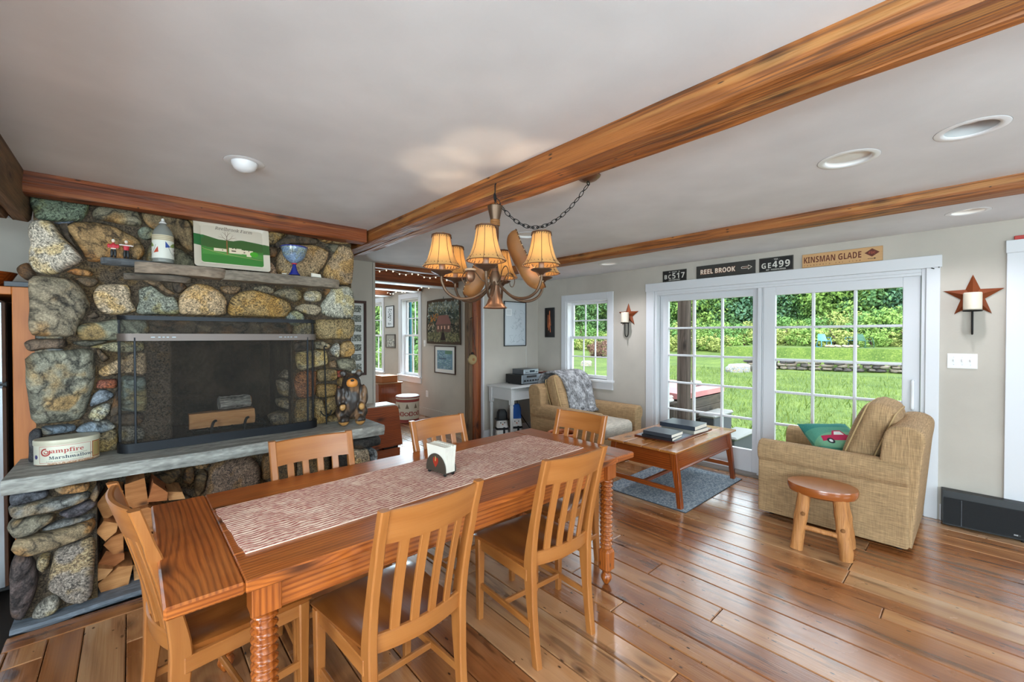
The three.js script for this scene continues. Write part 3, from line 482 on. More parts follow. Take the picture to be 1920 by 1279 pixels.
{
  const L = (g) => g.translate(-0.48, 0, 3.6);
  // core round the firebox: left, right, above, and the soot-black box
  part('mortar_core', [L(span(-0.4, 0.19, 0.72, 2.34, -4.6, FZ, 0)), L(span(0.93, 1.385, 0.72, 2.34, -4.6, FZ, 0)), L(span(0.19, 0.93, 1.47, 2.34, -4.6, FZ, 0)), L(span(-0.4, 1.385, 0.0, 0.72, -4.6, -3.62, 0))], M.mortar, fp).userData.label = 'dark brown mortar';
  part('firebox', [L(span(0.17, 0.95, 0.72, 1.55, -4.3, -4.25, 0)), L(span(0.12, 0.2, 0.72, 1.5, -4.3, FZ - 0.02, 0)), L(span(0.92, 1.0, 0.72, 1.5, -4.3, FZ - 0.02, 0)), L(span(0.17, 0.95, 1.46, 1.55, -4.3, FZ - 0.02, 0)), L(span(0.17, 0.95, 0.74, 0.79, -4.3, FZ, 0))], M.soot, fp).userData.label = 'soot-black firebox';
  const tan = 0xc0a078, ltan = 0xd8c0a0, grey = 0xb0aa9c, dk = 0x6b5a48, green = 0x8b9078, brown = 0x937758, rust = 0xbf8a52, lgrey = 0xc9c2b2, blue = 0x9aa4ae;
  stones(fp, C1, FZ, [
    [0x7f8f78, 0, 0.05, [240, 90], [300, 80], [420, 92], [560, 120], [680, 130], [715, 170], [710, 230], [680, 290], [640, 320], [420, 320], [290, 300], [260, 230], [238, 160]],
    [dk, 1, 0.03, [715, 150], [800, 160], [780, 200], [730, 190]],
    [0xa39a80, 1, 0.045, [740, 240], [820, 180], [960, 195], [1090, 215], [1115, 270], [1140, 340], [1110, 365], [1000, 355], [860, 320], [760, 310], [735, 270]],
    [0xa68c66, 1, 0.045, [1125, 255], [1250, 235], [1440, 260], [1480, 300], [1535, 360], [1545, 560], [1480, 540], [1400, 470], [1330, 430], [1250, 400], [1160, 340]],
    [0xd9cdba, 0, 0.085, [240, 345], [300, 310], [410, 325], [460, 380], [540, 480], [600, 540], [668, 620], [640, 655], [540, 700], [470, 740], [400, 750], [270, 730], [235, 690], [230, 560], [250, 500], [225, 420]],
    [0xc09a68, 1, 0.07, [535, 360], [570, 340], [650, 320], [810, 335], [940, 375], [1080, 450], [1130, 500], [1160, 560], [1130, 620], [1090, 655], [960, 650], [700, 640], [680, 610], [640, 540], [590, 460], [545, 400]],
    [0x98a08c, 1, 0.045, [1100, 400], [1140, 365], [1200, 375], [1265, 420], [1240, 450], [1170, 475], [1110, 450]],
    [0x8c8468, 1, 0.04, [1165, 600], [1210, 490], [1330, 450], [1400, 520], [1545, 610], [1545, 700], [1200, 665]],
    [dk, 1, 0.05, [140, 700], [170, 670], [225, 655], [260, 690], [300, 760], [250, 790], [200, 785], [150, 745]],
    [rust, 1, 0.04, [530, 725], [600, 700], [700, 710], [745, 735], [730, 760], [620, 755]],
    [0xb0a288, 1, 0.09, [230, 790], [290, 750], [440, 765], [560, 770], [640, 840], [690, 900], [725, 1000], [690, 1060], [640, 1130], [600, 1240], [500, 1245], [380, 1245], [240, 1220], [230, 1080], [235, 960]],
    [ltan, 0, 0.065, [750, 880], [800, 830], [900, 820], [1020, 830], [1045, 880], [1050, 950], [1095, 1030], [1060, 1050], [960, 1070], [850, 1060], [770, 1010], [745, 940]],
    [0xa5a796, 0, 0.06, [1105, 870], [1200, 835], [1260, 870], [1330, 920], [1400, 930], [1425, 1060], [1100, 1060], [1110, 960]],
    [0xd4b48c, 0, 0.065, [1425, 950], [1450, 890], [1550, 820], [1660, 830], [1760, 880], [1810, 950], [1805, 1010], [1780, 1075], [1440, 1062]],
    [brown, 1, 0.03, [1130, 770], [1250, 770], [1330, 850], [1400, 905], [1340, 900], [1250, 850], [1140, 800]],
    [dk, 1, 0.03, [1380, 810], [1440, 800], [1490, 850], [1430, 900], [1385, 870]],
    [0x7d6850, 1, 0.03, [600, 775], [700, 765], [790, 790], [770, 830], [720, 850], [650, 820]],
    [dk, 1, 0.025, [470, 345], [540, 330], [545, 410], [600, 500], [640, 570], [590, 520], [510, 440]],
    [dk, 1, 0.025, [700, 1080], [760, 1040], [800, 1080], [740, 1100]],
    [0x6e7480, 1, 0.02, [430, 330], [540, 325], [600, 320], [560, 340], [470, 345]],
  ]);
  stones(fp, C2, FZ, [
    [0xa48a60, 0, 0.045, [40, 275], [200, 300], [500, 350], [720, 385], [830, 395], [825, 430], [780, 480], [720, 510], [600, 470], [300, 420], [110, 380]],
    [dk, 1, 0.045, [740, 500], [830, 440], [880, 410], [1000, 420], [1080, 470], [1090, 495], [1040, 510], [860, 505], [800, 530], [750, 545]],
    [brown, 1, 0.03, [700, 530], [760, 530], [765, 570], [740, 610], [700, 600]],
    [0xbfa078, 0, 0.06, [765, 600], [800, 545], [860, 510], [1060, 512], [1170, 560], [1165, 620], [1130, 690], [1060, 760], [960, 780], [820, 770], [760, 730], [755, 660]],
    [0xb08e62, 0, 0.04, [1075, 440], [1200, 460], [1330, 480], [1340, 505], [1160, 497], [1100, 470]],
    [0x8f8770, 1, 0.035, [1150, 505], [1250, 512], [1240, 545], [1215, 575], [1170, 535]],
    [0xc2a47e, 0, 0.065, [1255, 520], [1300, 510], [1345, 530], [1370, 590], [1368, 700], [1360, 800], [1340, 830], [1230, 820], [1150, 780], [1130, 740], [1150, 680], [1180, 630]],
    [0xc29a78, 0, 0.03, [700, 640], [740, 680], [760, 750], [700, 760]],
    [brown, 0, 0.045, [310, 845], [390, 835], [470, 848], [460, 880], [420, 905], [340, 895], [310, 870]],
    [0x8d7f66, 0, 0.045, [560, 850], [640, 830], [735, 860], [735, 890], [690, 905], [600, 880]],
    [0xb6945f, 0, 0.07, [370, 1000], [400, 930], [480, 880], [570, 868], [680, 900], [800, 940], [870, 980], [875, 1030], [830, 1085], [600, 1085], [380, 1075]],
    [0x857a62, 0, 0.05, [735, 890], [800, 858], [930, 862], [965, 910], [950, 945], [905, 970], [850, 945], [770, 920]],
    [lgrey, 0, 0.05, [975, 910], [1000, 880], [1080, 875], [1115, 900], [1110, 955], [1060, 965], [990, 955]],
    [0xb8a78a, 0, 0.045, [905, 1010], [960, 980], [1060, 985], [1115, 1010], [1110, 1050], [1060, 1075], [990, 1060], [920, 1035]],
    [rust, 1, 0.03, [1135, 870], [1190, 850], [1180, 890], [1150, 910]],
    [0xcac6b2, 0, 0.065, [1110, 990], [1160, 920], [1200, 850], [1300, 835], [1350, 860], [1370, 950], [1362, 1090], [1220, 1092], [1120, 1060]],
    [0x9aa094, 0, 0.045, [850, 1060], [900, 1030], [970, 1070], [975, 1110], [930, 1160], [860, 1140], [830, 1095]],
    [0xae9669, 0, 0.07, [1060, 1110], [1200, 1100], [1360, 1102], [1380, 1150], [1372, 1230], [1330, 1265], [1200, 1262], [1080, 1262], [1055, 1180]],
    [0x6b5c46, 1, 0.05, [-300, 1090], [200, 1085], [600, 1095], [820, 1105], [900, 1180], [880, 1230], [500, 1240], [100, 1230], [-280, 1225], [-330, 1150]],
    [0x9a937e, 0, 0.04, [890, 1170], [960, 1130], [1040, 1130], [1045, 1250], [900, 1250]],
  ]);
  stones(fp, C3, FZ, [
    [0x9fa08a, 1, 0.07, [610, 60], [680, 25], [820, 10], [950, -10], [1150, -5], [1195, 30], [1200, 80], [1170, 130], [1000, 160], [800, 170], [640, 155]],
    [0x8a7460, 1, 0.07, [195, 185], [250, 155], [420, 150], [520, 150], [545, 200], [500, 230], [380, 230], [260, 250], [220, 235]],
    [0x8f9088, 1, 0.03, [290, 128], [480, 122], [505, 148], [310, 152]],
    [0x74705f, 1, 0.05, [575, 180], [650, 165], [800, 165], [860, 175], [760, 205], [680, 215], [600, 200]],
    [0xa9a692, 1, 0.085, [200, 310], [250, 265], [400, 240], [560, 240], [660, 225], [740, 235], [760, 330], [765, 450], [740, 560], [700, 690], [660, 780], [560, 815], [420, 820], [300, 830], [250, 800], [235, 680], [205, 480], [205, 380]],
    [0x7d8894, 1, 0.03, [280, 242], [400, 230], [520, 232], [420, 262], [290, 268]],
    [0xb3aa88, 0, 0.055, [720, 215], [830, 188], [940, 172], [1140, 172], [1140, 245], [1000, 262], [860, 250], [780, 225]],
    [brown, 1, 0.035, [765, 235], [800, 230], [840, 270], [868, 310], [820, 340], [790, 300]],
    [0xc4a884, 0, 0.06, [785, 410], [830, 370], [930, 320], [1060, 265], [1160, 260], [1170, 300], [1170, 420], [1140, 440], [1060, 430], [930, 430], [830, 455], [790, 440]],
    [0xa0604a, 0, 0.045, [770, 520], [790, 480], [925, 470], [940, 500], [925, 540], [780, 545]],
    [blue, 1, 0.045, [720, 670], [745, 600], [800, 555], [870, 560], [910, 600], [870, 640], [790, 670], [730, 690]],
    [0xb2b1a6, 0, 0.05, [705, 770], [740, 710], [820, 670], [880, 670], [885, 720], [850, 770], [790, 810], [730, 795]],
    [0x9aa69c, 1, 0.06, [955, 480], [1000, 440], [1100, 450], [1165, 470], [1165, 720], [980, 725], [950, 690], [960, 580]],
    [dk, 1, 0.035, [880, 780], [930, 750], [1120, 740], [1150, 800], [1100, 840], [940, 830], [870, 820]],
    [0x8796a4, 1, 0.06, [340, 850], [420, 838], [590, 836], [600, 880], [480, 900], [350, 910]],
    [0x9aa8b4, 1, 0.055, [600, 885], [650, 838], [740, 808], [860, 795], [930, 850], [860, 890], [780, 905], [680, 910]],
    [0x4c4a4c, 1, 0.06, [238, 900], [290, 865], [335, 870], [340, 930], [330, 1100], [262, 1140], [236, 1120], [240, 1000]],
    [0x9c8a68, 0, 0.05, [700, 930], [780, 905], [925, 870], [940, 1020], [800, 1060], [700, 1060]],
    [0x8c8474, 0, 0.05, [950, 850], [1100, 842], [1155, 870], [1150, 940], [1000, 970], [945, 940]],
    [dk, 1, 0.05, [340, 930], [600, 910], [690, 930], [690, 1080], [340, 1110]],
    [dk, 1, 0.03, [930, 560], [955, 560], [955, 740], [880, 770], [900, 660]],
  ]);
  stones(fp, C4, FZ, [
    [0xb5a98c, 1, 0.045, [1050, 185], [1110, 165], [1180, 195], [1170, 228], [1060, 232]],
    [0xd0ccc0, 0, 0.05, [1185, 240], [1210, 200], [1245, 180], [1258, 230], [1245, 300], [1210, 280]],
    [0xb08f5e, 0, 0.06, [1260, 220], [1290, 175], [1340, 165], [1370, 200], [1375, 260], [1340, 295], [1280, 300], [1258, 270]],
    [0xc6b48c, 0, 0.06, [915, 270], [1000, 240], [1140, 240], [1165, 270], [1165, 350], [1050, 380], [940, 400], [912, 330]],
    [brown, 0, 0.04, [1180, 330], [1228, 325], [1230, 380], [1178, 375]],
    [0xa39b80, 1, 0.06, [1240, 320], [1300, 305], [1375, 308], [1385, 380], [1340, 410], [1270, 390], [1250, 360]],
    [0x9a835c, 0, 0.05, [1080, 400], [1160, 388], [1235, 400], [1240, 470], [1180, 490], [1100, 495], [1075, 460]],
    [0xa8714e, 0, 0.055, [900, 500], [920, 430], [980, 405], [1070, 410], [1072, 500], [1060, 600], [980, 625], [920, 610]],
    [0xa58450, 0, 0.055, [1070, 540], [1100, 510], [1230, 515], [1235, 590], [1180, 610], [1080, 615]],
    [0x9c4c3c, 0, 0.04, [1235, 410], [1290, 400], [1300, 440], [1245, 460]],
    [0xa08456, 0, 0.05, [1140, 640], [1180, 608], [1228, 612], [1235, 700], [1200, 750], [1150, 740]],
    [0xab9062, 0, 0.05, [1055, 640], [1120, 638], [1150, 740], [1160, 820], [1062, 835]],
    [0x97825f, 0, 0.045, [915, 650], [1040, 632], [1048, 840], [920, 838]],
    [0x8b7450, 0, 0.05, [1250, 470], [1380, 430], [1384, 560], [1260, 590]],
    [0x94815e, 0, 0.05, [1250, 610], [1380, 580], [1384, 720], [1250, 740]],
    [0x8a744e, 0, 0.05, [1170, 770], [1380, 740], [1384, 835], [1180, 835]],
    [dk, 1, 0.04, [900, 180], [1040, 170], [1045, 235], [910, 255]],
  ]);
  // jamb stones inside the opening
  stones(fp, C4, -3.7, [
    [0x9a8a72, 0, 0.06, [770, 490], [840, 480], [910, 540], [890, 610], [800, 600]],
    [0xa09078, 0, 0.06, [790, 450], [860, 385], [920, 420], [905, 490], [830, 470]],
    [0x94856e, 0, 0.06, [765, 640], [880, 620], [925, 640], [910, 710], [790, 700]],
    [0x8e7f6a, 0, 0.06, [700, 770], [800, 730], [900, 740], [910, 840], [760, 860]],
  ]);
  stones(fp, C3, -3.7, [
    [0x9c8c76, 0, 0.05, [1140, 200], [1200, 210], [1210, 330], [1150, 340]], [0x968670, 0, 0.05, [1150, 350], [1215, 350], [1220, 480], [1160, 480]], [0x8c7e6a, 0, 0.05, [1160, 500], [1225, 500], [1230, 660], [1165, 670]], [0x9a8a74, 0, 0.05, [1140, 700], [1220, 690], [1230, 840], [1150, 850]],
  ]);
  // raised hearth: left pier, right pier, back of the wood bay
  stones(fp, C5, -3.3, [
    [0x6e7078, 1, 0.06, [65, 200], [140, 180], [270, 180], [270, 215], [180, 240], [70, 262]],
    [0x9a9a94, 1, 0.07, [45, 282], [70, 262], [200, 237], [350, 212], [500, 187], [520, 205], [480, 240], [300, 290], [150, 320], [70, 340]],
    [0xb8a080, 1, 0.05, [310, 178], [340, 155], [420, 145], [510, 135], [500, 180], [360, 202]],
    [0x6a646a, 1, 0.05, [340, 310], [400, 285], [500, 240], [545, 235], [550, 260], [500, 300], [400, 335]],
    [0xa39a84, 1, 0.07, [40, 390], [70, 350], [180, 330], [310, 312], [320, 340], [240, 390], [200, 420], [90, 450]],
    [0x9b9b98, 1, 0.05, [240, 397], [350, 350], [520, 318], [535, 330], [400, 372], [260, 408]],
    [0xb09a78, 1, 0.07, [65, 512], [100, 460], [240, 418], [400, 376], [530, 335], [545, 385], [510, 430], [300, 510], [130, 550]],
    [0x6e5f5c, 1, 0.07, [60, 620], [90, 548], [170, 545], [215, 620], [220, 680], [200, 780], [130, 915], [70, 890], [60, 760]],
    [0xa89a80, 0, 0.05, [215, 580], [240, 548], [290, 540], [285, 590], [250, 640], [220, 620]],
    [0xa89a8c, 0, 0.07, [270, 740], [285, 640], [320, 520], [420, 482], [530, 440], [545, 520], [535, 680], [525, 770], [480, 818], [400, 818], [350, 790], [310, 765]],
    [0xa29a8c, 0, 0.05, [185, 900], [210, 840], [260, 800], [330, 780], [350, 810], [330, 860], [240, 900]],
    [0x7d746a, 1, 0.04, [515, 215], [555, 150], [570, 190], [545, 240]],
    [0x5d5a60, 1, 0.04, [60, 190], [100, 165], [300, 150], [330, 160], [250, 176], [120, 182]],
  ]);
  stones(fp, C4, -3.28, [
    [0x4c4844, 1, 0.06, [1370, 960], [1450, 940], [1570, 918], [1578, 990], [1400, 1030], [1370, 1010]],
    [0xc9b79c, 0, 0.06, [1360, 1050], [1420, 1030], [1480, 1030], [1505, 1130], [1480, 1190], [1380, 1190]],
    [0xb4c0c8, 1, 0.06, [1480, 1040], [1510, 1010], [1555, 1050], [1545, 1130], [1510, 1180], [1500, 1135]],
    [0x4a4640, 1, 0.05, [1250, 1040], [1310, 1030], [1350, 1040], [1360, 1150], [1260, 1165]],
    [0x8f7f68, 0, 0.06, [1380, 1200], [1510, 1190], [1550, 1140], [1560, 1300], [1380, 1320]],
    [0x7a6c5c, 1, 0.06, [1250, 1180], [1370, 1170], [1370, 1330], [1250, 1340]],
  ]);
  stones(fp, C6, -3.62, [
    [0x8a705c, 0, 0.1, [470, 350], [490, 250], [540, 210], [680, 190], [730, 230], [735, 310], [720, 420], [600, 450], [480, 420]],
    [0x8a6a42, 1, 0.06, [190, 300], [350, 245], [350, 290], [280, 335], [200, 330]],
    [0x8c6c44, 1, 0.06, [360, 300], [380, 250], [415, 240], [418, 300], [390, 328]],
    [0x7d6240, 1, 0.06, [420, 350], [425, 290], [460, 255], [482, 270], [470, 345], [440, 385]],
    [0x8a6a42, 0, 0.04, [415, 235], [490, 222], [480, 248], [430, 252]],
    [0x7a5a36, 0, 0.05, [740, 300], [750, 190], [790, 185], [792, 290]],
    [0x6a5238, 0, 0.05, [800, 320], [810, 190], [900, 180], [905, 300]],
    [0x7a6246, 0, 0.05, [910, 300], [920, 180], [1060, 160], [1060, 290]],
    [0x5a4832, 0, 0.04, [200, 360], [300, 345], [420, 400], [300, 480], [200, 460]],
  ]);
  part('pier_core', L(span(-0.43, -0.15, 0.0, 0.72, -3.64, -3.31, 0)), M.mortar, fp); part('pier_core', L(span(1.275, 1.44, 0, 0.72, -3.64, -3.3, 0)), M.mortar, fp);
  // thick hearth slab with a chipped edge, and the slate base strip on the floor
  const edge = (x0, x1, z0, z1, y0, y1, seed, m, name) => { const n = 44, secs = []; for (let i = 0; i <= n; i++) { const x = lerp(x0, x1, i / n), e = 0.05 * (fbm3(x * 3, seed, 1, 3) - 0.5), f = 0.02 * (fbm3(x * 9, seed, 5, 3) - 0.5); secs.push([V(x, y0, z0), V(x, y1 + f * 0.2, z0), V(x, y1 + f * 0.25, lerp(z0, z1, 0.5)), V(x, y1 + f * 0.15, z1 + e - 0.012), V(x, y1 - 0.012, z1 + e), V(x, lerp(y0, y1, 0.4), z1 + e + f), V(x, y0 + f * 0.4, z1 + e - 0.015)]); } return part(name, L(loft(secs, { axis: 'x', crease: 0.7 })), m, fp); };
  edge(-0.47, 1.475, -3.64, -3.13, 0.725, 0.8, 4, M.slab, 'hearth_slab').userData.label = 'long grey stone hearth slab';
  edge(-0.46, 0.22, -3.5, -3.22, 0.0, 0.03, 9, M.slate, 'base_slab').userData.label = 'bluish slate strip on the floor';
  edge(0.22, 1.44, -3.5, -3.22, 0.0, 0.028, 19, M.slate, 'base_slab');
  // mantel shelf: overlapping flat stones
  const shelf = (x0, x1, y0, y1, z1, seed, c) => { const n = 20, secs = []; for (let i = 0; i <= n; i++) { const t = i / n, x = lerp(x0, x1, t), e = 0.05 * (fbm3(x * 5, seed, 1, 3) - 0.5) - 0.05 * Math.pow(Math.abs(2 * t - 1), 8), f = 0.016 * (fbm3(x * 12, seed, 5, 3) - 0.5); secs.push([V(x, y0, -3.6), V(x, y1, -3.6), V(x, y1 + f * 0.3, (z1 - 3.6) / 2), V(x, y1 - 0.004, z1 + e - 0.012), V(x, lerp(y0, y1, 0.6), z1 + e), V(x, y0 + f, z1 + e - 0.03)]); } return part('mantel_stone', L(loft(secs, { axis: 'x', crease: 0.7 })), mat(c, 0.75, { map: T.slab, bumpMap: T.stoneBump, bumpScale: 0.008 }), fp); };
  shelf(0.02, 0.49, 1.888, 1.955, -3.38, 3, 0xb4a08c); shelf(-0.13, 0.12, 1.93, 1.968, -3.42, 13, 0x8e949a); shelf(0.47, 1.24, 1.882, 1.95, -3.37, 23, 0xb0a290); shelf(-0.03, 0.3, 1.85, 1.888, -3.44, 33, 0x9a8e80);
}
// firewood in the bay under the hearth
{
  const wedge = (pts, z0, len) => { const secs = []; for (let i = 0; i <= 3; i++) secs.push(pts.map(([x, y], k) => V(x + 0.012 * (vnoise(k * 3.1, i * 2.3) - 0.5), y + 0.012 * (vnoise(k * 1.7 + 9, i * 2.9) - 0.5), z0 - len * i / 3))); return uvm(loft(secs, { crease: 0.4 }), 'z'); };
  const list = [[[555, 420], [595, 360], [670, 378], [665, 425], [595, 470]], [[600, 495], [640, 450], [700, 430], [705, 545], [640, 545]], [[560, 620], [610, 530], [705, 548], [710, 582], [640, 622]], [[535, 715], [560, 630], [640, 640], [600, 690]], [[565, 718], [680, 622], [755, 618], [725, 762], [570, 765]], [[720, 150], [830, 112], [845, 265], [760, 290], [715, 260]], [[850, 250], [880, 140], [955, 200], [955, 245]], [[960, 190], [1045, 192], [1055, 235], [965, 245]], [[560, 260], [620, 180], [700, 190], [690, 300], [590, 350]], [[760, 300], [850, 280], [960, 330], [900, 420], [770, 420]], [[760, 440], [900, 430], [930, 560], [770, 600]], [[770, 610], [920, 580], [960, 740], [770, 760]]];
  const logMats = [0xf2d6b4, 0xe2bc96, 0xd8a884, 0xf6e2c8].map((c) => mat(c, 0.85, { map: T.log, bumpMap: T.hewn, bumpScale: 0.006 }));
  list.forEach((pts, i) => {
    const w = pts.map((p) => { const q = onZ(...C5(p), -3.33 - 0.03 * (i % 3)); return [q.x, q.y]; });
    const cx = w.reduce((s, p) => s + p[0], 0) / w.length, cy = w.reduce((s, p) => s + p[1], 0) / w.length, z0 = -3.33 - 0.03 * (i % 3);
    const t = thing('firewood_log', [5, 6, 7].includes(i) ? 'split firewood log standing on top of the stack under the hearth' : i === 4 ? 'broad split firewood log at the bottom of the stack, on the slate strip' : i === 3 ? 'small wedge of firewood beside the broad bottom log' : 'split firewood log in the middle of the stack under the hearth', 'log', [cx, cy, z0], 0, 'firewood stacked under the hearth');
    part('split_wood', wedge(w.map(([x, y]) => [x - cx, y - cy]), 0, 0.24), logMats[i % 4], t);
  });
}
// fire screen: curved-end frame with dark mesh
{
  const t = thing('fire_screen', 'black bow-ended mesh fire screen with a bronze band, standing on the hearth', 'fire screen', [0.5, 0.802, -3.48]);
  const path = (z1, z0, hw, r) => { const p = []; p.push([-hw, z0]); p.push([-hw, z1 - r]); for (let k = 1; k < 6; k++) { const a = PI / 2 * k / 6; p.push([-hw + r - r * cos(a), z1 - r + r * sin(a)]); } p.push([-hw + r, z1]); p.push([hw - r, z1]); for (let k = 1; k < 6; k++) { const a = PI / 2 * k / 6; p.push([hw - r + r * sin(a), z1 - r + r * cos(a)]); } p.push([hw, z1 - r]); p.push([hw, z0]); return p; };
  const pp = path(0.1, -0.015, 0.555, 0.07);
  const band = (y0, y1, out, th) => { const secs = pp.map(([x, z], i) => { const a = pp[Math.max(0, i - 1)], b = pp[Math.min(pp.length - 1, i + 1)], dx = b[0] - a[0], dz = b[1] - a[1], l = Math.hypot(dx, dz), nx = -dz / l, nz = dx / l; return [[out, y0], [out, y1], [out - th, y1], [out - th, y0]].map(([o, y]) => V(x + nx * o, y, z + nz * o)); }); return loft(secs, { axis: 'x', crease: 0.5 }); };
  part('base_rail', band(0, 0.055, 0.012, 0.02), M.iron, t);
  part('top_rail', band(0.795, 0.82, 0.006, 0.018), M.iron, t);
  const bd = part('band', band(0.668, 0.712, 0.008, 0.012), mat(0x756a64, 0.5, { metalness: 0.6 }), t); bd.userData.label = 'bronze-coloured band';
  for (const x of [-0.35, 0.35]) for (const [dx, w] of [[-0.05, 0.02], [-0.02, 0.012], [0, 0.012], [0.02, 0.012], [0.05, 0.02]]) part('vent_slot', bx(w, 0.006, 0.004, x + dx, 0.69, 0.1105, 0.001), M.silver, bd);
  for (const x of [-0.483, 0.483]) part('upright', bx(0.012, 0.64, 0.012, x, 0.37, 0.102, 0.002), M.iron, t);
  for (const x of [-0.553, 0.553]) part('upright', bx(0.014, 0.8, 0.014, x, 0.41, -0.01, 0.002), M.iron, t);
  const mesh = new THREE.MeshStandardMaterial({ color: 0x3a342e, roughness: 0.8, transparent: true, opacity: 0.2, side: THREE.DoubleSide });
  const secs = pp.map(([x, z]) => [V(x, 0.05, z), V(x, 0.8, z), V(x, 0.8, z - 0.0008), V(x, 0.05, z - 0.0008)]);
  part('mesh_panel', loft(secs, { axis: 'x', crease: 0.5 }), mesh, t).userData.label = 'fine dark wire mesh';
}
{ // grate with two logs in the firebox
  const g = thing('fire_grate', 'low iron grate holding two logs inside the fireplace', 'grate', [0.55, 0.79, -3.84]);
  const bars = []; for (let i = -3; i <= 3; i++) bars.push(tube([[i * 0.075, 0.05, 0.15], [i * 0.075, 0.04, 0.14], [i * 0.075, 0.04, -0.14], [i * 0.075, 0.06, -0.15]], 0.008, 12, 6));
  part('bars', [...bars, bx(0.52, 0.014, 0.014, 0, 0.03, 0.1), bx(0.52, 0.014, 0.014, 0, 0.03, -0.1), ...[[-0.22, 0.1], [0.22, 0.1], [-0.22, -0.1], [0.22, -0.1]].map(([x, z]) => bx(0.014, 0.04, 0.014, x, 0.02, z))], M.ironMatte, g);
  const lg = thing('fire_log', 'pale split log lying across the grate', 'log', [0.5, 0.84, -3.76], -0.02);
  part('split_wood', uvm(loft([[-0.2], [-0.07], [0.07], [0.2]].map(([x], i) => [V(x, 0, -0.05), V(x, 0.1 + 0.006 * (i % 2), -0.055), V(x, 0.105, 0.04), V(x, 0.05, 0.065), V(x, 0.0, 0.05)]), { crease: 0.4 }), 'x'), mat(0xffe6c8, 0.85, { map: T.log, bumpMap: T.grainBump, bumpScale: 0.002 }), lg);
  const bl = thing('fire_log', 'birch log with white bark on top of the split log', 'log', [0.58, 0.955, -3.78], 0.12);
  const secs = []; for (let i = 0; i <= 10; i++) secs.push(ring(V(-0.1 + 0.2 * i / 10, 0.045, 0), 0.048, 16, V(0, 1, 0), V(0, 0, 1), (a) => (0.9 + 0.2 * vnoise(cos(a) * 2 + 4, i * 0.5, sin(a) * 2)) * (sin(a + 0.6) > 0.75 ? 0.82 : 1)));
  part('bark', uvm(loft(secs, { crease: 0.9 }), 'x'), M.birch, bl);
  part('cut_end', uvm(loft([ring(V(0.1, 0.045, 0), 0.043, 16, V(0, 1, 0), V(0, 0, 1)), ring(V(0.104, 0.045, 0), 0.04, 16, V(0, 1, 0), V(0, 0, 1))]), 'y'), M.log, bl);
  for (const x of [0.42, 0.62]) { const a = thing('andiron', 'black iron andiron hook in front of the log', 'andiron', [x, 0.79, -3.66], 0, 'andirons'); part('hook', tube([[0, 0, 0.02], [0, 0.05, 0.02], [0.008, 0.085, 0.015], [0.02, 0.1, 0.0], [0.03, 0.1, -0.01]], 0.009, 20, 8), M.ironMatte, a); part('foot', bx(0.05, 0.012, 0.06, 0, 0.006, 0.01), M.ironMatte, a); }
}
{ // poker
  const t = thing('fire_poker', 'thin black iron poker with a barbed tip leaning on the stones', 'poker', [1.145, 0.8, -3.46]);
  part('shaft', [rod(V(0, 0.05, 0), V(-0.012, 0.6, -0.005), 0.006, 0.005), tube([[-0.012, 0.6, -0.005], [-0.012, 0.615, -0.005], [-0.005, 0.62, 0], [0.002, 0.612, 0]], 0.005, 12, 6)], M.ironMatte, t);
  part('tip', [rod(V(0, 0.0, 0.0), V(0, 0.06, 0), 0.004, 0.007), tube([[0, 0.06, 0], [-0.03, 0.085, 0], [-0.045, 0.11, 0.005]], 0.005, 10, 6), tube([[0, 0.06, 0], [0.03, 0.08, 0], [0.038, 0.11, 0.005]], 0.005, 10, 6)], M.ironMatte, t);
}
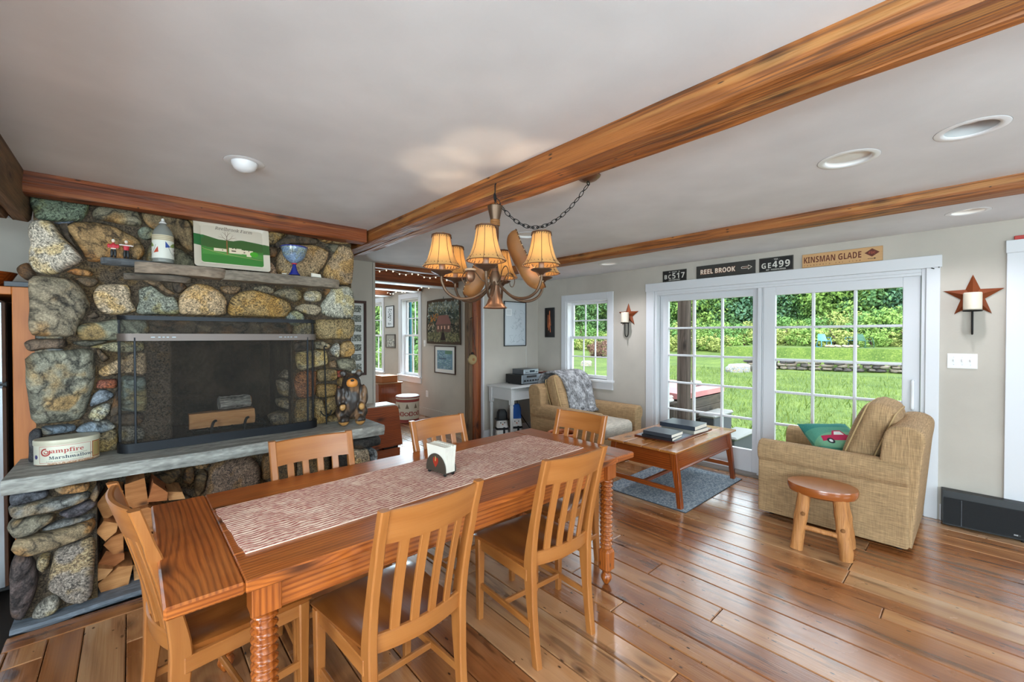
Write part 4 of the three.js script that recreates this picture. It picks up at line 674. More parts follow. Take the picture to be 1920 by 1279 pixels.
{ // carved bear
  const t = thing('carved_bear', 'chainsaw-carved wooden bear with a pale muzzle, sitting on the hearth end', 'bear', [1.29, 0.8, -3.32], -0.3);
  const f = (x, y, z) => {
    let d = ell(x, y, z, 0, 0.19, -0.005, 0.088, 0.15, 0.07);
    d = smin(d, ell(x, y, z, 0, 0.335, 0.012, 0.068, 0.07, 0.062), 0.03);
    for (const s of [-1, 1]) {
      d = smin(d, ell(x, y, z, s * 0.058, 0.405, -0.008, 0.026, 0.028, 0.016), 0.012);
      d = smin(d, ell(x, y, z, s * 0.092, 0.225, 0.02, 0.03, 0.085, 0.038), 0.015);
      d = smin(d, ell(x, y, z, s * 0.07, 0.15, 0.058, 0.025, 0.03, 0.03), 0.014);
      d = smin(d, ell(x, y, z, s * 0.06, 0.045, 0.035, 0.042, 0.046, 0.055), 0.012);
      d = smin(d, ell(x, y, z, s * 0.075, 0.1, 0.01, 0.045, 0.05, 0.05), 0.015);
    }
    d = Math.max(d, -y);
    return d + 0.006 * (vnoise(x * 60, y * 25, z * 60) - 0.5) + 0.004 * (vnoise(x * 130, y * 60, z * 130) - 0.5);
  };
  const g = nets(f, [-0.15, -0.01, -0.11], [0.15, 0.46, 0.13], 0.0065), p = g.attributes.position, col = new Float32Array(p.count * 3);
  for (let i = 0; i < p.count; i++) { const x = p.getX(i), y = p.getY(i), z = p.getZ(i), n = fbm3(x * 30, y * 14, z * 30, 3), belly = smooth(0.075, 0.03, Math.abs(x)) * smooth(0.02, 0.05, z) * smooth(0.1, 0.14, y) * smooth(0.3, 0.27, y); let c = mixc([0.03, 0.02, 0.015], [0.22, 0.12, 0.06], smooth(0.5, 0.75, n)); c = mixc(c, [0.33, 0.1, 0.03], belly * 0.8); if (z > 0.06 && y < 0.035) c = [0.55, 0.27, 0.08]; if (z > 0.075 && y > 0.12 && y < 0.18) c = mixc(c, [0.6, 0.32, 0.1], 0.8); col.set(c, i * 3); }
  g.setAttribute('color', new THREE.BufferAttribute(col, 3));
  part('body', g, mat(0xffffff, 0.4, { vertexColors: true }), t);
  part('muzzle', nets((x, y, z) => Math.max(ell(x, y, z, 0, 0.335, 0.075, 0.042, 0.038, 0.032), -(y - 0.305 - Math.abs(x) * 0.1)), [-0.06, 0.28, 0.03], [0.06, 0.39, 0.12], 0.005), mat(0xd98a3a, 0.5), t);
  part('nose', nets((x, y, z) => ell(x, y, z, 0, 0.358, 0.103, 0.014, 0.01, 0.008), [-0.03, 0.34, 0.085], [0.03, 0.38, 0.12], 0.004), M.black, t);
  for (const s of [-1, 1]) part('eye', new THREE.SphereGeometry(0.006, 10, 8).translate(s * 0.026, 0.372, 0.066), M.black, t);
}
// ---------------------------------------------------------------- dining table and chairs
const TH = 0.785;
{
  const t = thing('dining_table', 'long farmhouse dining table with barley-twist legs and breadboard ends', 'table', [1.18, 0, -1.875]);
  const X0 = -1.123, X1 = 1.12, Z0 = -0.455, Z1 = 0.455, b = 0.185, e = 0.004, r = rng(9);
  const boards = [-0.455, -0.21, 0.03, 0.25, 0.455];
  for (let i = 0; i < 4; i++) part('tabletop_board', span(X0 + b, X1 - b, TH - 0.036, TH, boards[i] + 0.0004, boards[i + 1] - 0.0004, e, 'x', r() * 5), M.table, t);
  part('breadboard_end', span(X0, X0 + b - 0.0008, TH - 0.036, TH, Z0, Z1, 0.006, 'z', 3.1), M.table, t); part('breadboard_end', span(X1 - b + 0.0008, X1, TH - 0.036, TH, Z0, Z1, 0.006, 'z', 7.7), M.table, t);
  const lx = [-0.875, 0.945], lz = [-0.375, 0.375];
  for (const z of lz) part('apron', [span(lx[0], lx[1], TH - 0.14, TH - 0.036, z - 0.012, z + 0.012, 0.002, 'x', z), span(lx[0] + 0.04, lx[1] - 0.04, TH - 0.15, TH - 0.132, z - 0.018, z + 0.018, 0.006, 'x', z)], M.table, t);
  for (const x of lx) part('apron', [span(x - 0.012, x + 0.012, TH - 0.14, TH - 0.036, lz[0], lz[1], 0.002, 'z', x), span(x - 0.018, x + 0.018, TH - 0.15, TH - 0.132, lz[0] + 0.04, lz[1] - 0.04, 0.006, 'z', x)], M.table, t);
  const secs = [], n = 176; for (let i = 0; i <= n; i++) { const y = 0.22 + 0.433 * i / n, env = Math.min(1, i / 5, (n - i) / 5); secs.push(ring(V(0, y, 0), 0.033, 20, V(1, 0, 0), V(0, 0, 1), (a) => 1 + 0.2 * env * (Math.pow(0.5 + 0.5 * cos(a - y / 0.027 * 2 * PI), 0.7) * 2 - 1))); }
  const twist = loft(secs, { crease: 1.1 }), foot = uvm(lathe([[0, 0], [0.012, 0], [0.02, 0.012], [0.032, 0.035], [0.034, 0.05], [0.026, 0.066], [0.018, 0.072], [0.026, 0.08], [0.03, 0.086], [0.0, 0.086]], 24), 'y');
  for (const x of lx) for (const z of lz) {
    const l = new THREE.Group(); l.name = 'leg'; t.add(l); part('upper_block', at(bx(0.082, 0.11, 0.082, 0, 0.7, 0, 0.003, 'y', x), x, 0, z), M.table, l); part('lower_block', at(bx(0.08, 0.135, 0.08, 0, 0.152, 0, 0.016, 'y', x), x, 0, z), M.table, l);
    part('twist', at(twist.clone(), x, 0, z), M.twist, l); part('turned_foot', at(foot.clone(), x, 0, z), M.twist, l);
  }
}
function makeChair(label) {
  const t = thing('dining_chair', label, 'chair', [0, 0, 0], 0, 'dining chairs'), m = M.chair, sm = M.seat;
  const pathZ = (y) => 0.195 + (y < 0.45 ? 0.045 * Math.pow((0.45 - y) / 0.45, 1.6) : 0.115 * Math.pow((y - 0.45) / 0.51, 1.35));
  const bow = (x) => 0.032 * (1 - Math.pow(x / 0.185, 2));
  for (const s of [-1, 1]) {
    const secs = []; for (let i = 0; i <= 24; i++) { const y = 0.96 * i / 24, w = y > 0.3 && y < 0.6 ? 0.03 : 0.022; const dz = lerp(0.02, 0.031, Math.exp(-Math.pow((y - 0.42) / 0.16, 2))); secs.push(rect(V(s * (0.182 + 0.012 * y), y, pathZ(y)), V(0.0165, 0, 0), V(0, 0, dz * (y > 0.8 ? 0.8 : 1)), 0.3)); }
    part('back_post', uvm(loft(secs, { crease: 0.5 }), 'y', s), m, t);
    const fl = []; for (let i = 0; i <= 6; i++) { const y = 0.43 * i / 6, w = lerp(0.0145, 0.021, i / 6); fl.push(rect(V(s * 0.196, y, -0.2), V(w, 0, 0), V(0, 0, w), 0.25)); }
    part('leg', uvm(loft(fl, { crease: 0.5 }), 'y', s * 2), m, t);
    part('seat_rail', span(s * 0.196 - 0.01, s * 0.196 + 0.01, 0.375, 0.43, -0.19, 0.19, 0.003, 'z', s), m, t);
    part('stretcher', span(s * 0.194 - 0.009, s * 0.194 + 0.009, 0.165, 0.195, -0.19, 0.21, 0.004, 'z', s), m, t);
  }
  part('seat_rail', span(-0.19, 0.19, 0.375, 0.43, -0.21, -0.19, 0.003, 'x'), m, t);
  part('stretcher', span(-0.19, 0.19, 0.167, 0.193, -0.009, 0.009, 0.004, 'x'), m, t);
  const arc = (y0, y1, th, zAdd) => { const s = []; for (let i = 0; i <= 16; i++) { const x = -0.182 + 0.364 * i / 16, z = (y) => pathZ(y) + bow(x) + zAdd; s.push([V(x, y0, z(y0) - th / 2), V(x, y0, z(y0) + th / 2), V(x, y1 - 0.004, z(y1) + th / 2), V(x, y1, z(y1) + th / 4), V(x, y1, z(y1) - th / 4), V(x, y1 - 0.004, z(y1) - th / 2)]); } return uvm(loft(s, { crease: 0.5 }), 'x', y0 * 3); };
  part('crest_rail', arc(0.838, 0.955, 0.022, -0.004), m, t);
  part('lower_rail', arc(0.445, 0.51, 0.022, 0), m, t);
  for (const x of [-0.108, -0.036, 0.036, 0.108]) { const s = []; for (let i = 0; i <= 10; i++) { const y = 0.5 + 0.345 * i / 10, ang = -2 * 0.032 * x / (0.185 * 0.185); s.push(rect(V(x * (1 + 0.04 * i / 10), y, pathZ(y) + bow(x) - 0.002), V(0.0165, 0, 0.0165 * ang), V(0, 0, 0.0065), 0.35)); } part('slat', uvm(loft(s, { crease: 0.5 }), 'y', x * 20), m, t); }
  { // saddle seat
    const nx = 22, nz = 22, pos = [], idx = [], out = (u, v) => { const z = lerp(-0.235, 0.2, v), hw = lerp(0.228, 0.19, v) * (1 - 0.02 * Math.pow(Math.abs(2 * v - 1), 6)); return [u * hw, z - 0.012 * (1 - v) * u * u * u * u * -1]; };
    const yTop = (u, v) => 0.46 - 0.016 * Math.exp(-Math.pow((v - 0.62) / 0.33, 2)) * Math.exp(-Math.pow((Math.abs(u) - 0.45) / 0.38, 2)) - 0.01 * Math.pow(Math.max(0, 0.18 - v) / 0.18, 2) - 0.006 * Math.pow(Math.abs(u), 12);
    const id = (i, j, k) => k * (nx + 1) * (nz + 1) + j * (nx + 1) + i;
    for (let k = 0; k < 2; k++) for (let j = 0; j <= nz; j++) for (let i = 0; i <= nx; i++) { const u = 2 * i / nx - 1, v = j / nz, [x, z] = out(u, v); pos.push(x * (k ? 0.95 : 1), k ? 0.428 : yTop(u, v), k ? lerp(z, -0.01, 0.05) : z); }
    for (let j = 0; j < nz; j++) for (let i = 0; i < nx; i++) { idx.push(id(i, j, 0), id(i, j + 1, 0), id(i + 1, j, 0), id(i + 1, j, 0), id(i, j + 1, 0), id(i + 1, j + 1, 0)); idx.push(id(i, j, 1), id(i + 1, j, 1), id(i, j + 1, 1), id(i + 1, j, 1), id(i + 1, j + 1, 1), id(i, j + 1, 1)); }
    const side = (a, b, c, d) => idx.push(a, b, c, b, d, c);
    for (let i = 0; i < nx; i++) { side(id(i, 0, 0), id(i + 1, 0, 0), id(i, 0, 1), id(i + 1, 0, 1)); side(id(i + 1, nz, 0), id(i, nz, 0), id(i + 1, nz, 1), id(i, nz, 1)); }
    for (let j = 0; j < nz; j++) { side(id(0, j + 1, 0), id(0, j, 0), id(0, j + 1, 1), id(0, j, 1)); side(id(nx, j, 0), id(nx, j + 1, 0), id(nx, j, 1), id(nx, j + 1, 1)); }
    const g = new THREE.BufferGeometry(); g.setAttribute('position', new THREE.Float32BufferAttribute(pos, 3)); g.setIndex(idx);
    part('seat', uvm(toCreasedNormals(g, 0.7), 'z', 1), sm, t);
  }
  return t;
}
const chair0 = makeChair('slat-back wooden dining chair opposite the chair in front of the stone hearth');
chair0.position.set(0.752, 0, -1.55); chair0.rotation.y = 0.06;
dup(chair0, [1.55, 0, -1.555], -0.06, 'slat-back wooden dining chair opposite the chair behind the napkin holder');
dup(chair0, [0.715, 0, -2.105], PI - 0.03, 'slat-back wooden dining chair directly in front of the stone hearth');
dup(chair0, [1.525, 0, -2.105], PI + 0.04, 'slat-back wooden dining chair behind the napkin holder, near the reddish chest');
dup(chair0, [2.06, 0, -1.87], PI / 2 + 0.06, 'slat-back wooden dining chair at the table end nearest the coffee table');
dup(chair0, [0.28, 0, -1.986], -PI / 2 + 0.15, 'slat-back wooden dining chair at the table end nearest the firewood');
{ // woven runner with lengthwise ribs
  const t = thing('table_runner', 'red and cream ribbed cotton runner down the middle of the table', 'runner', [1.19, TH + 0.001, -1.885], 0.045);
  const nx = 80, nz = 156, pos = [], idx = [], uv = [], L = 1.86, W = 0.49;
  for (let k = 0; k < 2; k++) for (let j = 0; j <= nz; j++) for (let i = 0; i <= nx; i++) { const x = (i / nx - 0.5) * L, z = (j / nz - 0.5) * W, wv = 0.003 * sin(x * 9 + 2 * z) ; const ed = 0.008 * (vnoise(z * 30, 2.2) - 0.5) * (i === 0 || i === nx ? 1 : 0); pos.push(x + ed, k ? 0 : 0.0035 + 0.0016 * sin(j / nz * 26 * 2 * PI + 0.5 * vnoise(x * 14, j * 0.3) ) + 0.001 * vnoise(x * 40, z * 60), z + wv); uv.push(i / nx * L / 1.0, j / nz * 0.47); }
  const id = (i, j, k) => k * (nx + 1) * (nz + 1) + j * (nx + 1) + i, side = (a, b, c, d) => idx.push(a, b, c, b, d, c);
  for (let j = 0; j < nz; j++) for (let i = 0; i < nx; i++) { idx.push(id(i, j, 0), id(i, j + 1, 0), id(i + 1, j, 0), id(i + 1, j, 0), id(i, j + 1, 0), id(i + 1, j + 1, 0)); }
  for (let i = 0; i < nx; i++) { side(id(i, 0, 0), id(i + 1, 0, 0), id(i, 0, 1), id(i + 1, 0, 1)); side(id(i + 1, nz, 0), id(i, nz, 0), id(i + 1, nz, 1), id(i, nz, 1)); }
  for (let j = 0; j < nz; j++) { side(id(0, j + 1, 0), id(0, j, 0), id(0, j + 1, 1), id(0, j, 1)); side(id(nx, j, 0), id(nx, j + 1, 0), id(nx, j, 1), id(nx, j + 1, 1)); }
  const g = new THREE.BufferGeometry(); g.setAttribute('position', new THREE.Float32BufferAttribute(pos, 3)); g.setAttribute('uv', new THREE.Float32BufferAttribute(uv, 2)); g.setIndex(idx); g.computeVertexNormals();
  part('woven_cloth', g, mat(0xffffff, 0.95, { map: T.runner }), t);
}
{ // napkin holder
  const t = thing('napkin_holder', 'dark metal napkin holder with a red heart-shaped rooster, on the runner', 'napkin holder', [1.185, TH + 0.006, -1.86], 0.12);
  const arch = []; for (let i = 0; i <= 24; i++) { const a = PI * i / 24; arch.push([0.078 * cos(a), 0.028 + 0.08 * sin(a)]); } arch.push([-0.078, 0.016], [0.078, 0.016]);
  const plate = prism(arch, 0.004, 0.001).rotateY(-PI / 2), M1 = mat(0x4e4236, 0.6, { map: T.worn });
  part('plate', at(plate.clone(), -0.03, 0, 0), M1, t); part('plate', at(plate.clone(), 0.036, 0, 0), M1, t);
  part('tray', span(-0.034, 0.036, 0.014, 0.018, -0.076, 0.076, 0.001), M1, t);
  for (const x of [-0.024, 0.026]) for (const z of [-0.062, 0.062]) part('foot', new THREE.SphereGeometry(0.009, 12, 8).translate(x, 0.0085, z), M.ironMatte, t);
  const heart = new THREE.Shape(); heart.moveTo(0, -0.028); heart.bezierCurveTo(-0.02, -0.008, -0.024, 0.006, -0.018, 0.018); heart.bezierCurveTo(-0.014, 0.026, -0.004, 0.024, -0.002, 0.006); heart.bezierCurveTo(0.002, 0.024, 0.014, 0.026, 0.018, 0.018); heart.bezierCurveTo(0.024, 0.006, 0.02, -0.008, 0, -0.028);
  part('rooster_emblem', new THREE.ExtrudeGeometry(heart, { depth: 0.0015, bevelEnabled: false }).rotateY(-PI / 2).translate(-0.0345, 0.066, 0), mat(0x9c2a16, 0.5), t);
  part('rooster_comb', prism([[-0.004, 0], [0.003, 0], [0.004, 0.02], [-0.002, 0.026]], 0.001, 0).rotateY(-PI / 2).translate(-0.0352, 0.07, 0), mat(0xc8a860, 0.5), t);
  const nk = thing('napkin_stack', 'white paper napkins standing in the napkin holder', 'napkins', [1.188, TH + 0.0245, -1.86], 0.12);
  for (let i = 0; i < 10; i++) { const x = -0.026 + 0.0056 * i, h = 0.128 + 0.008 * vnoise(i * 1.3, 4), s = []; for (let k = 0; k <= 4; k++) { const y = h * k / 4, c = 0.01 * Math.pow(k / 4, 2) * ((i - 4.5) / 4.5); s.push([V(x + c - 0.0024, y, -0.073), V(x + c + 0.0024, y, -0.073), V(x + c + 0.0024, y, 0.073), V(x + c - 0.0024, y, 0.073)]); } part('napkin', loft(s, { crease: 0.4 }), M.paper, nk); }
}

// ---------------------------------------------------------------- living area
{ // coffee table on splayed legs
  const t = thing('coffee_table', 'low wooden coffee table with deep sides and splayed legs on the rug', 'coffee table', [4.12, 0.008, -2.08]);
  const X0 = -0.665, X1 = 0.675, Z0 = -0.35, Z1 = 0.35, Y = 0.492;
  const bs = [-0.35, -0.17, 0.02, 0.2, 0.35]; for (let i = 0; i < 4; i++) part('tabletop_board', span(X0, X1, Y - 0.02, Y, bs[i] + 0.0004, bs[i + 1] - 0.0004, 0.004, 'x', i * 1.3), M.coffeeTop, t);
  const side = (s) => { const q = [[Z1 - 0.055, Y - 0.02], [Z1 - 0.028, 0.31]]; return loft([X0 + 0.06, X1 - 0.12].map((x) => [V(x, q[0][1], s * q[0][0]), V(x, q[1][1], s * q[1][0]), V(x, q[1][1], s * (q[1][0] - 0.02)), V(x, q[0][1], s * (q[0][0] - 0.02))]), { axis: 'x' }); };
  for (const s of [-1, 1]) { part('side_panel', side(s), M.coffee, t); part('bead', span(X0 + 0.06, X1 - 0.12, 0.305, 0.32, s * (Z1 - 0.03) - 0.014, s * (Z1 - 0.03) + 0.014, 0.004, 'x'), M.coffee, t); }
  for (const x of [X0 + 0.05, X1 - 0.13]) {
    part('end_panel', loft([0, 1].map((k) => { const xx = x + (k ? 0.02 : 0); return [V(xx, Y - 0.02, -Z1 + 0.06), V(xx, Y - 0.02, Z1 - 0.06), V(xx, 0.31, Z1 - 0.035), V(xx, 0.31, -Z1 + 0.035)]; }), { axis: 'z' }), M.coffee, t);
    for (const s of [-1, 1]) { const secs = [[0, 0.362, 0.02], [0.16, 0.345, 0.022], [0.3, 0.325, 0.027], [Y - 0.02, 0.302, 0.03]].map(([y, z, w]) => rect(V(x + 0.01, y, s * z), V(0.024, 0, 0), V(0, 0, w), 0.15)); part('leg', loft(secs, { crease: 0.5 }), M.coffee, t); }
    part('stretcher', span(x, x + 0.022, 0.12, 0.16, -0.335, 0.335, 0.003, 'z'), M.coffee, t);
  }
  part('stretcher', span(X0 + 0.07, X1 - 0.13, 0.125, 0.155, -0.014, 0.014, 0.003, 'x'), M.coffee, t);
}
{ const t = thing('area_rug', 'blue-grey braided rug under the coffee table', 'rug', [4.1, 0, -2.07]);
  part('weave', bx(1.26, 0.007, 0.84, 0, 0.0035, 0, 0.002), mat(0xffffff, 0.95, { map: T.rug, bumpMap: T.rugBump, bumpScale: 0.003 }), t);
  part('border', [bx(1.27, 0.006, 0.014, 0, 0.003, 0.417, 0.002), bx(1.27, 0.006, 0.014, 0, 0.003, -0.417, 0.002), bx(0.014, 0.006, 0.84, 0.63, 0.003, 0, 0.002), bx(0.014, 0.006, 0.84, -0.63, 0.003, 0, 0.002)], mat(0x3a4048, 0.9), t); }
const COF = 0.5;
{ const t = thing('serving_board', 'flat dark red board lying under the books on the coffee table', 'board', [4.16, COF + 0.001, -2.1], 0.02);
  part('board', bx(0.86, 0.014, 0.42, 0, 0.007, 0, 0.003), mat(0x6a2f1c, 0.4), t);
  part('map_print', bx(0.83, 0.002, 0.39, 0, 0.015, 0, 0.0005), mat(0xb8c0c8, 0.25, { map: canvas(512, 256, (c, w, h) => { c.fillStyle = '#dfe3e8'; c.fillRect(0, 0, w, h); const r = rng(3); for (let i = 0; i < 60; i++) { c.strokeStyle = ['#8d9cae', '#a8b09c', '#b8bcc6'][i % 3]; c.lineWidth = 1 + 3 * r(); c.beginPath(); let x = r() * w, y = r() * h; c.moveTo(x, y); for (let k = 0; k < 5; k++) { x += (r() - 0.5) * 120; y += (r() - 0.5) * 70; c.lineTo(x, y); } c.stroke(); } }) }), t); }
function book(pos, w, d, h, turn, cover, label, spineText) {
  const t = thing('book', label, 'book', pos, turn, 'books on the coffee table');
  part('cover', [bx(w, 0.003, d, 0, h - 0.0015, 0, 0.001), bx(w, 0.003, d, 0, 0.0015, 0, 0.001), bx(0.003, h, d, -w / 2 + 0.0015, h / 2, 0, 0.001)], cover, t);
  part('pages', bx(w - 0.008, h - 0.007, d - 0.008, 0.002, h / 2, 0, 0.001), M.paper, t); return t;
}
const cv = (c) => mat(c, 0.35);
book([3.83, COF + 0.0175, -2.06], 0.25, 0.3, 0.028, 0.1, cv(0x23262c), 'black hardback book at the bottom of the smaller stack');
book([3.83, COF + 0.0465, -2.05], 0.24, 0.29, 0.034, 0.02, cv(0x3a4048), 'dark grey hardback book on top of the smaller stack');
book([4.3, COF + 0.0175, -2.06], 0.3, 0.36, 0.036, -0.05, cv(0x8d8a80), 'pale hardback book at the bottom of the larger stack');
book([4.29, COF + 0.0545, -2.07], 0.3, 0.37, 0.042, 0.03, cv(0x2c3440), 'large blue-black hardback book on top of the larger stack');

function armchair(label, pos, turn, W, D) { // faces -z, origin at the floor under its middle
  const t = thing('armchair', label, 'armchair', pos, turn), m = M.linen, hw = W / 2, hd = D / 2;
  const prof = [[0, 0.035], [0, 0.5], [0.008, 0.565], [0.04, 0.61], [0.1, 0.628], [0.16, 0.61], [0.19, 0.56], [0.186, 0.5], [0.165, 0.465], [0.16, 0.455], [0.162, 0.035]];
  const arm = () => { const s = new THREE.Shape(); s.moveTo(...prof[0]); s.lineTo(...prof[1]); s.splineThru(prof.slice(2, 9).map((p) => new THREE.Vector2(...p))); s.lineTo(...prof[9]); s.lineTo(...prof[10]); return new THREE.ExtrudeGeometry(s, { depth: D - 0.1, bevelEnabled: true, bevelThickness: 0.018, bevelSize: 0.014, bevelOffset: -0.014, bevelSegments: 3, curveSegments: 14 }).translate(0, 0, 0.018 - hd); };
  const g = arm(); g.translate(hw - 0.175, 0, 0); part('arm', uvm(g, 'z'), m, t);
  const g2 = arm(); g2.scale(-1, 1, 1); g2.translate(-hw + 0.175, 0, 0); { const p = g2.attributes.position.array, n = g2.attributes.normal.array; for (const a of [p, n]) for (let i = 0; i < a.length; i += 9) for (let k = 0; k < 3; k++) [a[i + 3 + k], a[i + 6 + k]] = [a[i + 6 + k], a[i + 3 + k]]; } part('arm', uvm(g2, 'z', 0.7), m, t);
  const bp = [[hd - 0.26, 0.04], [hd - 0.24, 0.45], [hd - 0.21, 0.76], [hd - 0.19, 0.83], [hd - 0.13, 0.87], [hd - 0.04, 0.865], [hd + 0.01, 0.81], [hd + 0.0, 0.68], [hd - 0.03, 0.3], [hd - 0.05, 0.04]];
  const bs = new THREE.Shape(); bs.moveTo(...bp[0]); bs.lineTo(...bp[1]); bs.lineTo(...bp[2]); bs.splineThru(bp.slice(3, 8).map((p) => new THREE.Vector2(...p))); bs.lineTo(...bp[8]); bs.lineTo(...bp[9]);
  const bw = W - 0.05, bg = new THREE.ExtrudeGeometry(bs, { depth: bw - 0.04, bevelEnabled: true, bevelThickness: 0.02, bevelSize: 0.018, bevelOffset: -0.018, bevelSegments: 3, curveSegments: 12 }); bg.translate(0, 0, -(bw - 0.04) / 2); bg.rotateY(-PI / 2); bg.scale(-1, 1, 1); { const p = bg.attributes.position.array, n = bg.attributes.normal.array; for (const a of [p, n]) for (let i = 0; i < a.length; i += 9) for (let k = 0; k < 3; k++) [a[i + 3 + k], a[i + 6 + k]] = [a[i + 6 + k], a[i + 3 + k]]; }
  part('backrest', uvm(bg, 'x'), m, t);
  part('base', span(-hw + 0.17, hw - 0.17, 0.04, 0.3, -hd + 0.03, hd - 0.1, 0.015, 'x'), m, t);
  part('seat_cushion', at(cushion(W - 0.345, 0.17, D - 0.25, 18, 0.02, 3), 0, 0.375, -0.11), M.linenLight, t);
  for (const [x, z] of [[-hw + 0.1, -hd + 0.08], [hw - 0.1, -hd + 0.08], [-hw + 0.1, hd - 0.12], [hw - 0.1, hd - 0.12]]) part('foot', at(new THREE.CylinderGeometry(0.022, 0.017, 0.05, 12), x, 0.025, z), M.ironMatte, t);
  const c = cushion(W - 0.33, 0.5, 0.2, 20, 0.035, 7); c.rotateX(0.33); c.translate(0, 0.735, hd - 0.31); part('back_cushion', uvm(c, 'x', 0.3), M.linen, t);
  const e = (W - 0.33) / 2 - 0.012, pipe = (z) => tube([[-e, -0.225, z], [-e, 0.225, z], [e, 0.225, z], [e, -0.225, z]], 0.006, 90, 6, true, 0.12); 
  for (const z of [-0.082, 0.082]) { const p = pipe(z); p.rotateX(0.33); p.translate(0, 0.735, hd - 0.31); part('piping', p, M.piping, t); }
  return t;
}
armchair('tan linen club armchair beside the log stool, its side to the room', [4.39, 0, -0.745], 0, 0.94, 1.0);
armchair('tan linen armchair under the window with a grey throw', [4.32, 0, -3.4], PI, 0.96, 1.1);
{ // green pillow with a red pickup
  const tx = canvas(512, 512, (c, w, h) => { c.fillStyle = '#4f8f78'; c.fillRect(0, 0, w, h); c.fillStyle = '#2f7a70'; c.fillRect(0, 0, w, 120); c.fillStyle = '#6d9f7c'; c.beginPath(); c.ellipse(300, 300, 300, 110, 0, 0, 7); c.fill(); c.fillStyle = '#3d7f66'; c.fillRect(0, 400, w, 112); const r = rng(8); for (let i = 0; i < 9000; i++) { c.fillStyle = ['rgba(30,90,80,.25)', 'rgba(150,200,160,.2)'][i % 2]; c.fillRect(r() * w, r() * h, 3, 2); }
    c.fillStyle = '#b01c48'; c.beginPath(); c.moveTo(70, 300); c.lineTo(80, 235); c.lineTo(190, 232); c.lineTo(225, 175); c.lineTo(310, 175); c.lineTo(335, 232); c.lineTo(430, 245); c.lineTo(445, 305); c.closePath(); c.fill(); c.fillStyle = '#d8dcd8'; c.beginPath(); c.moveTo(238, 188); c.lineTo(300, 188); c.lineTo(318, 230); c.lineTo(215, 230); c.fill(); for (const x of [145, 375]) { c.fillStyle = '#1c2226'; c.beginPath(); c.arc(x, 306, 36, 0, 7); c.fill(); c.fillStyle = '#d0d4d4'; c.beginPath(); c.arc(x, 306, 18, 0, 7); c.fill(); } });
  tx.wrapS = tx.wrapT = THREE.ClampToEdgeWrapping;
  const t = thing('throw_pillow', 'green pillow with a red pickup truck on the armchair seat', 'pillow', [4.38, 0.605, -0.8]);
  const n = 24, pos = [], uv = [], idx = []; for (let k = 0; k < 2; k++) for (let j = 0; j <= n; j++) for (let i = 0; i <= n; i++) { const u = 2 * i / n - 1, v = 2 * j / n - 1, pin = 1 - 0.1 * (u * u * (1 - v * v) + v * v * (1 - u * u)), th = 0.075 * Math.pow((1 - Math.pow(u, 4)) * (1 - Math.pow(v, 4)), 0.6) + 0.004 * (vnoise(u * 3, v * 3) - 0.5); pos.push(u * 0.21 * pin, v * 0.21 * pin, k ? -th : th); uv.push(i / n, j / n); }
  const id = (i, j, k) => k * (n + 1) * (n + 1) + j * (n + 1) + i; for (let j = 0; j < n; j++) for (let i = 0; i < n; i++) { idx.push(id(i, j, 0), id(i + 1, j, 0), id(i, j + 1, 0), id(i + 1, j, 0), id(i + 1, j + 1, 0), id(i, j + 1, 0)); idx.push(id(i, j, 1), id(i, j + 1, 1), id(i + 1, j, 1), id(i + 1, j, 1), id(i, j + 1, 1), id(i + 1, j + 1, 1)); }
  const g = new THREE.BufferGeometry(); g.setAttribute('position', new THREE.Float32BufferAttribute(pos, 3)); g.setAttribute('uv', new THREE.Float32BufferAttribute(uv, 2)); g.setIndex(idx); g.computeVertexNormals(); g.rotateX(-0.95); g.rotateY(-0.75); 
  part('cover', g, mat(0xffffff, 0.95, { map: tx, bumpMap: T.linenBump, bumpScale: 0.001 }), t);
}
